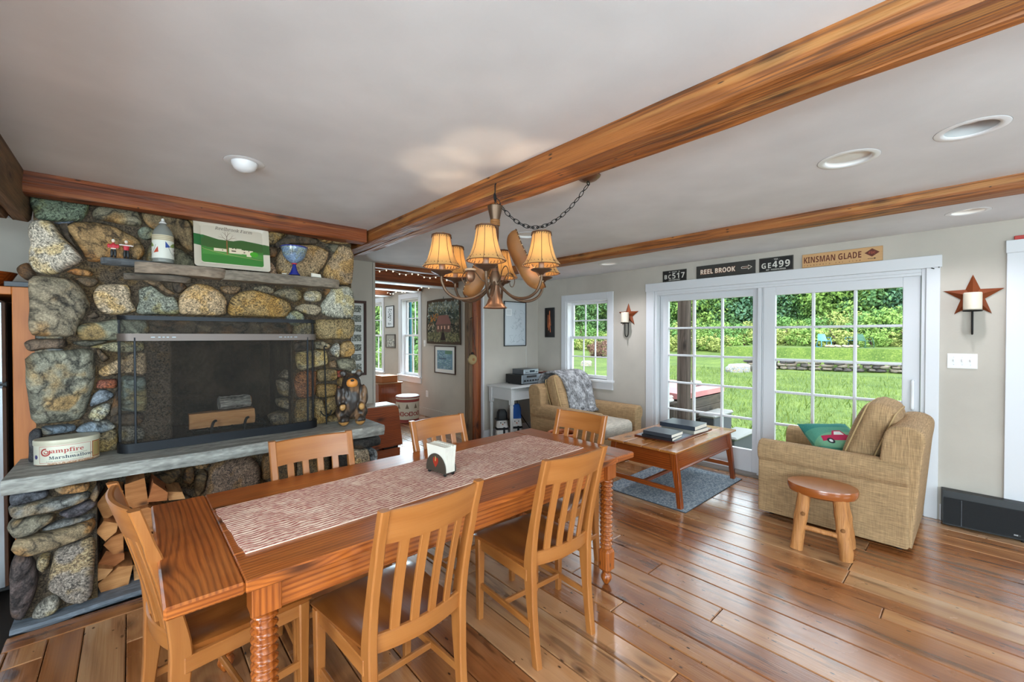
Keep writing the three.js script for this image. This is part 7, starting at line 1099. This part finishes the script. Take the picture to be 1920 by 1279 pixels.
{ const t = thing('wall_switch', 'white light switch beside the far window', 'switch', [XF, 1.36, -6.98]); part('plate', bx(0.006, 0.12, 0.075, -0.003, 0, 0, 0.002), M.white, t); part('toggle', bx(0.014, 0.02, 0.01, -0.01, 0, 0, 0.002), M.trimWhite, t);
  const o = thing('wall_outlet', 'white wall outlet under the framed print', 'outlet', [XF, 0.42, -6.9]); part('plate', bx(0.006, 0.12, 0.075, -0.003, 0, 0, 0.002), M.white, o); for (const y of [-0.025, 0.025]) part('socket', bx(0.004, 0.03, 0.03, -0.007, y, 0, 0.002), M.trim, o); }
{ const t = thing('license_plate', 'small dark license plate over the far window', 'license plate', [XF - 0.004, 2.36, -7.52]); part('plate', bx(0.005, 0.09, 0.36, -0.003, 0.045, 0, 0.002), mat(0x3a3c3a, 0.6, { map: T.worn }), t); }
{ // string lights along the first joist and the plate
  const t = thing('string_lights', 'string of small white lights looped along the far joist', 'string lights');
  const pts = []; for (let i = 0; i <= 20; i++) { const q = i / 20; pts.push(V(lerp(2.0, 4.0, q), 2.51 - 0.05 * Math.abs(sin(q * 15)) - 0.05 * q, -5.83)); } for (let i = 1; i <= 26; i++) { const q = i / 26; pts.push(V(3.99, 2.43 - 0.06 * Math.abs(sin(q * 20)), lerp(-5.85, -9.0, q))); }
  part('wire', tube(pts, 0.004, 180, 5), M.white, t);
  const b = new THREE.SphereGeometry(0.011, 8, 6), bm = mat(0xfff8e8, 0.3, { emissive: 0xfff0d0, emissiveIntensity: 1.2 }), cvx = new THREE.CatmullRomCurve3(pts); for (let i = 0; i < 44; i++) { const p = cvx.getPoint((i + 0.5) / 44); const m = part('light_bulb', b, bm, t); m.position.set(p.x, p.y - 0.014, p.z + 0.006); } }
// ---------------------------------------------------------------- kitchen edge left of the chimney
{ const t = thing('fridge_cabinet', 'honey-coloured wooden panel cabinet around the fridge', 'cabinet', [-0.9, 0, -4.1]);
  part('side_panel', span(0.4, 0.5, 0, 1.78, -0.5, 0.42, 0.003, 'y'), M.pine, t); part('side_panel', span(-0.5, -0.47, 0, 1.78, -0.5, 0.42, 0.003, 'y'), M.pine, t); part('top_rail', span(-0.47, 0.4, 1.735, 1.78, -0.5, 0.42, 0.003, 'x'), M.pine, t);
  const f = thing('refrigerator', 'stainless steel refrigerator inside the wooden cabinet', 'refrigerator', [-0.93, 0, -4.1]); part('body', span(-0.4, 0.4, 0.02, 1.7, -0.42, 0.33, 0.006), M.black, f); part('freezer_door', span(-0.4, 0.4, 1.23, 1.7, 0.34, 0.4, 0.012), M.steel, f); part('fridge_door', span(-0.4, 0.4, 0.06, 1.215, 0.34, 0.4, 0.012), M.steel, f); for (const [a, b] of [[1.26, 1.6], [0.7, 1.18]]) part('handle', rod(V(-0.33, a, 0.43), V(-0.33, b, 0.43), 0.012), M.steel, f);
  const w = thing('wooden_bowl', 'round reddish wooden bowl on top of the fridge cabinet', 'bowl', [-0.64, 1.781, -3.95]); part('bowl', uvm(lathe([[0, 0], [0.05, 0], [0.1, 0.04], [0.13, 0.1], [0.122, 0.1], [0.09, 0.045], [0, 0.02]], 36), 'x'), M.cherry, w);
  const b = thing('dark_tray', 'dark flat box on top of the fridge cabinet', 'box', [-0.46, 1.781, -3.75]); part('box', bx(0.14, 0.03, 0.12, 0, 0.015, 0, 0.003), mat(0x3a3e44, 0.4), b); }
// ---------------------------------------------------------------- outdoors
const ground = (x, z) => -0.22 + 0.4 * (z > -8.5 ? smooth(0.15, 0.5, x - 24.3 - 0.347 * (z + 7.9)) : smooth(0.15, 0.5 + 2.2 * Math.min(6, -8.5 - z), x - 24.1)) + 0.9 * smooth(34, 55, x) + 0.6 * smooth(-12, -30, z) * smooth(30, 8, x) + 0.05 * (fbm3(x * 0.2, z * 0.2, 3, 2) - 0.5);
{
  const n = 260, x0 = -30, x1 = 80, z0 = -80, z1 = 40, pos = [], uv = [], idx = [];
  for (let j = 0; j <= n; j++) for (let i = 0; i <= n; i++) { const x = lerp(x0, x1, i / n), z = lerp(z0, z1, j / n); pos.push(x, x > -3.3 && x < 5.2 && z > -10.4 && z < 3.6 ? -0.3 : ground(x, z), z); uv.push(x, z); }
  for (let j = 0; j < n; j++) for (let i = 0; i < n; i++) { const a = j * (n + 1) + i, b = a + n + 1; idx.push(a, b, a + 1, a + 1, b, b + 1); }
  const g = new THREE.BufferGeometry(); g.setAttribute('position', new THREE.Float32BufferAttribute(pos, 3)); g.setAttribute('uv', new THREE.Float32BufferAttribute(uv, 2)); g.setIndex(idx); g.computeVertexNormals();
  const m = part('lawn', g, mat(0xaaaa98, 0.95, { map: T.grass })); tag(m, 'sunny green lawn outside the glass door', 'lawn', null, 'structure');
  // long grass blades standing in the lawn
  const blade = new THREE.BufferGeometry(); blade.setAttribute('position', new THREE.Float32BufferAttribute([-0.006, 0, 0, 0.006, 0, 0, 0.004, 0.06, 0.012, -0.004, 0.06, 0.012, 0.0, 0.11, 0.04], 3)); blade.setIndex([0, 1, 2, 0, 2, 3, 3, 2, 4]); blade.computeVertexNormals();
  const r = rng(900), N = 26000, im = new THREE.InstancedMesh(blade, mat(0xffffff, 0.9, { side: THREE.DoubleSide }), N), o = new THREE.Object3D(), c = new THREE.Color();
  for (let i = 0; i < N; i++) { const d = 6 + 17 * Math.pow(r(), 0.8), a = 0.05 + 0.95 * r(), x = d, z = -d * (0.05 + 0.62 * a) + (r() - 0.5); o.position.set(x, ground(x, z) - 0.01, z); o.rotation.set((r() - 0.5) * 0.7, r() * 6.3, (r() - 0.5) * 0.7); const s = 0.45 + 0.6 * r() + (r() > 0.97 ? 1.3 : 0); o.scale.set(s * 1.2, s, s); o.updateMatrix(); im.setMatrixAt(i, o.matrix); const q = r(); c.setRGB(0.08 + 0.12 * q, 0.14 + 0.13 * q, 0.025 + 0.06 * q * q); im.setColorAt(i, c); }
  im.name = numbered('grass_blades'); im.castShadow = im.receiveShadow = true; scene.add(im); tag(im, 'longer grass blades standing in the lawn', 'grass', null, 'stuff');
}
// crowns of leaf cards in clumps
function crown(rx, ry, n, leaf, seed, cone = 0) {
  const r = rng(seed), pos = [], C = [];
  const N = Math.round(n / 26);
  for (let i = 0; i < N; i++) { let x, y, z; do { x = r() * 2 - 1; y = r() * 2 - 1; z = r() * 2 - 1; } while (x * x + y * y + z * z > 1 || x * x + y * y + z * z < 0.25); if (cone) { const t = (y + 1) / 2, k = (1 - t) * 0.95 + 0.05, a = r() * 2 * PI; x = cos(a) * k * (0.6 + 0.4 * r()); z = sin(a) * k * (0.6 + 0.4 * r()); } C.push([x * rx, y * ry, z * rx]); }
  for (const [cx, cy, cz] of C) { const s = (cone ? 0.22 : 0.3) * Math.min(rx, ry) * (0.7 + 0.7 * r());
    for (let k = 0; k < 26; k++) {
      const d = V(r() - 0.5, (r() - 0.5) * 0.7, r() - 0.5).normalize().multiplyScalar(s * Math.pow(r(), 0.4)), p = V(cx, cy, cz).add(d), nn = d.clone().normalize().add(V(r() - 0.5, r() * 0.6, r() - 0.5)).normalize(), u = new THREE.Vector3().crossVectors(nn, V(r() - 0.5, r() - 0.5, r() - 0.5)).normalize(), v = new THREE.Vector3().crossVectors(nn, u), l = leaf * (0.6 + 0.8 * r());
      const a = p.clone().addScaledVector(u, -l), b = p.clone().addScaledVector(v, l * 0.5), c = p.clone().addScaledVector(u, l), e = p.clone().addScaledVector(v, -l * 0.5); pos.push(...a.toArray(), ...e.toArray(), ...b.toArray(), ...e.toArray(), ...c.toArray(), ...b.toArray());
    } }
  const g = new THREE.BufferGeometry(); g.setAttribute('position', new THREE.Float32BufferAttribute(pos, 3)); g.computeVertexNormals(); return g;
}
const leafM = (c) => mat(c, 0.85, { side: THREE.DoubleSide });
const greens = { bright: leafM(0x7c9c4c), mid: leafM(0x618a49), deep: leafM(0x547a4a), blue: leafM(0x567e62), yellow: leafM(0x93a058), red: leafM(0x7a5a50) };
const trunk = uvm(loft([0, 0.15, 0.5, 1].map((t, i) => ring(V(0.1 * sin(i), t, 0.06 * cos(i * 2)), [0.06, 0.045, 0.035, 0.012][i], 10))), 'y');
const G = { round: crown(2.4, 3.6, 8200, 0.13, 1), tall: crown(2.1, 4.6, 8600, 0.125, 2), cone: crown(2.3, 5, 8600, 0.13, 3, 1), bush: crown(1.5, 1.0, 3400, 0.08, 4), fern: crown(1.2, 0.6, 2400, 0.07, 5) };
function tree(shape, tone, x, z, k, label, group, bark = M.barkDark) {
  label = label.replace(/^(broad leafy|tall leafy|dark pointed)( green)?/, (m, a) => a + ' ' + { bright: 'light green', mid: 'mid green', deep: 'dark green', blue: 'bluish green', yellow: 'yellow-green' }[tone]).replace('bright green shrub', { bright: 'light green', mid: 'mid green', yellow: 'yellow-green' }[tone] + ' shrub'); const ry = { round: 3.6, tall: 4.6, cone: 5, bush: 1.0, fern: 0.6 }[shape], t = thing({ round: 'leafy_tree', tall: 'leafy_tree', cone: 'conifer_tree', bush: 'leafy_shrub', fern: 'fern_clump' }[shape], label, shape === 'bush' ? 'shrub' : shape === 'fern' ? 'fern' : 'tree', [x, ground(x, z), z], x * 1.7 + z, group);
  const c = part('foliage', G[shape], greens[tone], t); c.scale.setScalar(k); c.position.y = ry * k * (shape === 'fern' ? 0.75 : shape === 'bush' ? 0.8 : 1.02);
  const s = part('trunk', trunk, bark, t); s.scale.set(2.2 * k, ry * 1.7 * k, 2.2 * k); return t;
}
{
  const r = rng(321), tones = ['mid', 'bright', 'deep', 'mid', 'blue', 'bright'], shapes = ['round', 'tall', 'cone', 'round', 'cone', 'tall'];
  const lab = { round: 'broad leafy green tree at the edge of the woods', tall: 'tall leafy green tree at the edge of the woods', cone: 'dark pointed conifer at the edge of the woods' };
  for (let i = 0; i < 24; i++) { const z = 4 - i * 2.0 + (r() - 0.5), x = 43 + 3.5 * r() - Math.max(0, -z - 20) * 0.25, k = shapes[i % 6]; tree(k, k === 'cone' ? ['deep', 'blue'][i % 2] : tones[(i * 5 + 1) % 6], x, z, 0.9 + 0.35 * r(), lab[k], 'trees along the woods'); }
  for (let i = 0; i < 22; i++) { const z = 6 - i * 2.4 + (r() - 0.5), x = 50 + 4 * r() - Math.max(0, -z - 20) * 0.25, k = shapes[(i * 2 + 1) % 6]; tree(k, k === 'cone' ? 'deep' : tones[(i * 3) % 6], x, z, 1.3 + 0.4 * r(), lab[k], 'trees along the woods'); }
  for (let i = 0; i < 26; i++) { const z = 2 - i * 1.5 + (r() - 0.5), x = 38.5 + 2.4 * r() - Math.max(0, -z - 20) * 0.25; tree('bush', ['bright', 'mid', 'yellow', 'mid'][i % 4], x, z, 0.9 + 0.6 * r(), 'bright green shrub in front of the woods', 'shrubs in front of the woods'); }
  for (let i = 0; i < 24; i++) { const z = 1 - i * 1.35 + (r() - 0.5), x = 35.5 + 2 * r() - Math.max(0, -z - 20) * 0.25; tree('fern', ['yellow', 'bright', 'yellow'][i % 3], x, z, 0.8 + 0.5 * r(), 'pale yellow-green ferns at the lawn edge', 'ferns at the lawn edge'); }
  tree('bush', 'red', 27.5, -19.8, 0.75, 'reddish shrub beyond the lawn seen through the window', undefined);
  // wood beyond the far-room windows
  for (let i = 0; i < 12; i++) { const a = 1.5 + 0.09 * i, x = 12 + 2.5 * r() + (i % 2) * 4, z = -x * a; tree(['round', 'tall'][i % 2], ['mid', 'bright', 'deep'][i % 3], x, z, 0.85 + 0.3 * r(), 'leafy tree outside the far-room windows', 'trees outside the far room'); }
  for (let i = 0; i < 8; i++) { const x = 11 + r(), z = -x * (1.6 + 0.1 * i); tree('bush', ['bright', 'mid'][i % 2], x, z, 0.7, 'low green shrub outside the far-room windows', 'shrubs outside the far room'); }
  const birch = (x, z, h, lean, label) => { const t = thing('birch_trunk', label, 'tree', [x, ground(x, z), z]); const s = []; for (let i = 0; i <= 12; i++) { const q = i / 12; s.push(ring(V(lean * q * q, h * q, 0.1 * sin(q * 5)), 0.1 * (1 - 0.6 * q), 10)); } part('stem', uvm(loft(s, { crease: 1.2 }), 'y'), M.birch, t); part('branch', tube([[lean * 0.4, h * 0.6, 0], [lean * 0.5 + 0.5, h * 0.75, 0.2], [lean * 0.6 + 1.0, h * 0.95, 0.3]], 0.03, 16, 6), M.birch, t); };
  birch(38.2, -11.4, 7.5, 0.4, 'slender white birch trunk in front of the woods'); birch(9.6, -18.6, 5, 0.5, 'leaning white birch trunk outside the far-room window'); birch(9.9, -18.1, 5.2, -0.2, 'straight white birch trunk outside the far-room window');
}
{ // dry stone wall
  const t = thing('dry_stone_wall', 'low dry stone retaining wall across the lawn', 'stone wall', [24.3, 0, -7.9]), r = rng(55), dir = V(27.6 - 24.3, 0, 1.6 + 7.9), L = dir.length(); dir.normalize();
  const geos = [0, 1, 2, 3, 4].map((k) => { const g = new THREE.IcosahedronGeometry(1, 2), p = g.attributes.position; for (let i = 0; i < p.count; i++) { const v = V(p.getX(i), p.getY(i), p.getZ(i)), s = 0.8 + 0.45 * vnoise(v.x * 1.6 + k * 9, v.y * 1.6, v.z * 1.6); v.x = Math.sign(v.x) * Math.pow(Math.abs(v.x), 0.6); v.y = Math.sign(v.y) * Math.pow(Math.abs(v.y), 0.7); v.multiplyScalar(s * 0.85); p.setXYZ(i, v.x, v.y, v.z); } g.computeVertexNormals(); return uvm(g, 'x', k); });
  const ms = [0x8d8a8c, 0x75727a, 0xa49e98, 0x686670, 0xb0aca6].map((c) => stoneMat(c, 1));
  for (let c = 0; c < 3; c++) { let s = -c * 0.13; while (s < L) { const w = 0.32 + 0.34 * r(), h = 0.085 + 0.02 * r(), x = dir.x * s, z = dir.z * s, m = part('stone', geos[Math.floor(r() * 5)], ms[Math.floor(r() * 5)], t); m.position.set(x, -0.2 + 0.075 + c * 0.148 + 0.01 * r(), z); m.scale.set(w * 0.52, h, 0.26); m.rotation.y = -Math.atan2(dir.z, dir.x) + (r() - 0.5) * 0.15; s += w * 0.92; } }
  const rock = (x, z, w, h, d, c, label) => { const o = thing('boulder', label, 'boulder', [x, ground(x, z), z], x); const m = part('rock', geos[1], stoneMat(c, 1), o); m.scale.set(w, h, d); m.position.y = h * 0.35; };
  rock(21.6, -7.7, 0.75, 0.32, 0.5, 0xc8ccd4, 'pale grey boulder on the lawn at the end of the stone wall'); rock(22.4, -7.3, 0.4, 0.25, 0.4, 0x6a6a66, 'dark rock beside the pale boulder'); rock(12.8, -5.9, 0.35, 0.3, 0.35, 0xd4d4d0, 'small white rock behind the hot tub'); rock(19.5, -15.2, 0.5, 0.25, 0.4, 0xe4e4e0, 'white rock on the lawn seen through the window');
}
{ // blue metal lawn chairs round a fire ring
  const make = (label) => { const t = thing('lawn_chair', label, 'chair', [0, 0, 0], 0, undefined), m = mat(0x4f9ad0, 0.4); const sh = []; for (let i = 0; i <= 8; i++) { const q = i / 8; const y = lerp(0.42, 0.85, q), z = 0.22 + 0.16 * q, hw = 0.26 - 0.07 * q * q; sh.push([V(-hw, y, z - 0.03), V(0, y, z + 0.02), V(hw, y, z - 0.03), V(hw, y, z - 0.015), V(0, y, z + 0.035), V(-hw, y, z - 0.015)]); } part('back_shell', loft(sh), m, t);
    part('seat', loft([0, 1].map((q) => [V(-0.26, 0.42 - 0.02 * (1 - q), -0.25 + 0.5 * q), V(0.26, 0.42 - 0.02 * (1 - q), -0.25 + 0.5 * q), V(0.26, 0.44 - 0.02 * (1 - q), -0.25 + 0.5 * q), V(-0.26, 0.44 - 0.02 * (1 - q), -0.25 + 0.5 * q)])), m, t);
    for (const s of [-1, 1]) { part('leg', tube([[s * 0.28, 0.62, -0.2], [s * 0.28, 0.4, -0.28], [s * 0.28, 0.02, -0.3], [s * 0.28, 0.015, 0.1], [s * 0.28, 0.02, 0.36]], 0.018, 24, 6), m, t); part('armrest', bx(0.05, 0.015, 0.42, s * 0.28, 0.625, -0.02, 0.005), m, t); part('back_leg', rod(V(s * 0.28, 0.02, 0.34), V(s * 0.27, 0.44, 0.2), 0.016), m, t); } return t; };
  const P = (px, t) => { const l = (px - 960) / FOCAL; return [t * (0.6704 + l * 0.742), -t * (0.742 - l * 0.6704)]; };
  const c0 = make('blue metal lawn chair turned to the fire ring, beside the ferns'); let [x, z] = P(1545, 27.5); c0.position.set(x, ground(x, z), z); c0.rotation.y = 2.2; [x, z] = P(1597, 28); dup(c0, [x, ground(x, z), z], 3.4, 'blue metal lawn chair facing the house across the fire ring'); [x, z] = P(1622, 26); const c2 = dup(c0, [x, ground(x, z), z], 0.9 - PI / 2 + 1.3, 'dark green metal lawn chair seen from the side near the fire ring'); const dg = mat(0x35604c, 0.5); c2.children.forEach((m) => { m.material = dg; });
  const [fx, fz] = P(1578, 26.6), f = thing('fire_ring', 'ring of pale stones on the upper lawn between the blue chairs', 'fire ring', [fx, ground(fx, fz), fz]); for (let i = 0; i < 12; i++) { const a = i / 12 * 2 * PI, m = part('stone', new THREE.DodecahedronGeometry(0.16, 1).scale(1, 0.6, 0.8), stoneMat(0xc8c0b4, 0), f); m.position.set(0.75 * cos(a), 0.07, 0.75 * sin(a)); m.rotation.y = a * 2; }
}
{ // porch post, crate, hot tub and steps just outside the door
  const y0 = -0.25, wm = mat(0xc8bdb4, 0.85, { map: T.weathered, bumpMap: T.hewn, bumpScale: 0.008 }), dk = mat(0x8a7868, 0.85, { map: T.weathered, bumpMap: T.hewn, bumpScale: 0.008 });
  const p = thing('porch_post', 'weathered wooden porch post outside the glass door', 'post', [5.3, y0, -2.55]); const s = []; for (let i = 0; i <= 20; i++) s.push(ring(V(0, 2.95 * i / 20, 0), 0.083, 16, V(1, 0, 0), V(0, 0, 1), (a) => 0.92 + 0.15 * fbm3(cos(a) + 2, i * 0.35, sin(a), 2))); part('timber', uvm(loft(s, { crease: 1 }), 'y'), wm, p);
  part('rope', tube([[0.03, 0.6, 0.1], [0.05, 1.2, 0.09], [0.02, 1.6, 0.1], [0.05, 2.3, 0.09], [0.03, 2.9, 0.09]], 0.012, 40, 6), mat(0xb0a48c, 0.9), p);
  const c = thing('weathered_crate', 'dark weathered crate of upright boards beside the porch post', 'crate', [5.32, y0, -2.9]); for (let i = 0; i < 5; i++) part('slat', bx(0.075, 0.82 + 0.02 * (i % 2), 0.02, -0.16 + i * 0.08, 0.41, 0.16, 0.003), dk, c); for (let i = 0; i < 4; i++) part('slat', bx(0.02, 0.82, 0.075, -0.2, 0.41, 0.12 - i * 0.08, 0.003), dk, c); part('top', bx(0.42, 0.03, 0.36, 0, 0.84, 0, 0.004), dk, c);
  const w = thing('white_towel', 'folded white towel on the weathered crate', 'towel', [5.3, y0 + 0.856, -2.88]); part('folds', [bx(0.3, 0.05, 0.26, 0, 0.025, 0, 0.02), bx(0.28, 0.04, 0.24, 0.01, 0.07, 0, 0.018)], M.white, w);
  const t = thing('hot_tub', 'hot tub with grey plank sides and a faded pink cover', 'hot tub', [6.3, y0, -3.6]); const pl = mat(0x9c948a, 0.7, { map: T.weathered }); for (let k = 0; k < 6; k++) { part('side_plank', bx(1.32, 0.136, 0.03, 0, 0.08 + k * 0.14, 0.87, 0.006), pl, t); part('side_plank', bx(0.03, 0.136, 1.7, -0.66, 0.08 + k * 0.14, 0, 0.006), pl, t); part('side_plank', bx(0.03, 0.136, 1.7, 0.66, 0.08 + k * 0.14, 0, 0.006), pl, t); }
  for (const [x, z] of [[-0.66, 0.87], [0.66, 0.87]]) part('corner_post', bx(0.05, 0.86, 0.05, x, 0.43, z, 0.01), mat(0x3c3a38, 0.6), t); part('tub_shell', bx(1.28, 0.8, 1.68, 0, 0.42, 0, 0.02), mat(0x4c4844, 0.7), t);
  const cm = mat(0xd88a8c, 0.6, { map: T.speck }); for (const z of [-0.45, 0.45]) part('cover_half', loft([0, 1].map((q) => [V(-0.7 + 1.4 * q, 0.87, z - 0.44), V(-0.7 + 1.4 * q, 0.87, z + 0.44), V(-0.7 + 1.4 * q, z > 0 ? 0.945 : 0.985, z + 0.44), V(-0.7 + 1.4 * q, z > 0 ? 0.985 : 0.945, z - 0.44)])), cm, t); part('cover_strap', bx(0.3, 0.006, 0.04, 0.4, 0.965, 0.62, 0.002), mat(0x3a3440, 0.8), t); part('hose', tube([[0.3, 0.6, 0.89], [0.31, 0.35, 0.9], [0.3, 0.06, 0.9]], 0.012, 16, 6), M.paper, t);
  const st = thing('hot_tub_steps', 'two grey plastic steps with pale treads in front of the hot tub', 'steps', [6.35, y0, -2.42]); const gp = mat(0x4c4e52, 0.7), lt = mat(0x8c8a86, 0.6); part('riser', [bx(0.7, 0.34, 0.26, 0, 0.17, 0.1, 0.01), bx(0.62, 0.6, 0.2, -0.05, 0.3, -0.13, 0.01)], gp, st); part('tread', bx(0.76, 0.05, 0.3, 0, 0.365, 0.12, 0.02), lt, st); part('tread', bx(0.68, 0.05, 0.24, -0.05, 0.625, -0.13, 0.02), lt, st);
  const sh = thing('teal_shutter', 'teal wooden shutter beside the far-room window', 'shutter', [XF + 0.19, 0.7, -8.02]); part('frame', [bx(0.03, 1.55, 0.06, 0, 0.775, -0.14, 0.004), bx(0.03, 1.55, 0.06, 0, 0.775, 0.14, 0.004)], mat(0x2c7c8c, 0.6), sh); for (let k = 0; k < 16; k++) part('louvre', bx(0.02, 0.07, 0.24, 0, 0.08 + k * 0.092, 0, 0.004), mat(0x2c7c8c, 0.6), sh);
}
// ---------------------------------------------------------------- unseen island and opal pendants, added behind the camera as ceiling fill
{
  const t = thing('added_kitchen_island', 'unseen white island with a pale stone top, added to bounce light upward', 'island', [-0.5, 0, 1.45]);
  part('cabinet_body', span(-1.2, 1.2, 0.09, 0.88, -0.4, 0.4, 0.004), M.whitePaint, t); part('plinth', span(-1.15, 1.15, 0, 0.09, -0.35, 0.35, 0.003), M.ironMatte, t);
  part('worktop', span(-1.27, 1.27, 0.88, 0.92, -0.47, 0.47, 0.006), mat(0xe6e4de, 0.35, { map: T.speck }), t);
  for (let i = 0; i < 4; i++) { const d = part('door', span(-1.18 + i * 0.59, -0.61 + i * 0.59, 0.12, 0.86, -0.418, -0.4, 0.004), M.whitePaint, t); part('knob', new THREE.SphereGeometry(0.014, 12, 8).translate(-0.66 + i * 0.59, 0.7, -0.428), M.steel, d); }
  for (const x of [-1.35, -0.5, 0.35]) {
    const p = thing('fill_pendant', 'unseen opal globe pendant added as fill light over the added island', 'added pendant lamp', [x, 0, 1.45], 0, 'fill pendants over the added island');
    part('globe', new THREE.SphereGeometry(0.12, 32, 20).translate(0, 1.6, 0), mat(0xffffff, 0.3, { emissive: 0xf2f6ff, emissiveIntensity: 2.0 }), p); part('stem', rod(V(0, 1.71, 0), V(0, CEIL - 0.02, 0), 0.006), M.steel, p); part('canopy', lathe([[0, CEIL - 0.03], [0.05, CEIL - 0.02], [0.055, CEIL], [0, CEIL]], 24), M.steel, p);
    const l = new THREE.PointLight(0xd4ecf9, 4.4, 0, 2); l.position.set(x, 1.6, 1.45); l.castShadow = true; l.shadow.radius = 6; scene.add(l);
  }
}
renderer.render(scene, camera);
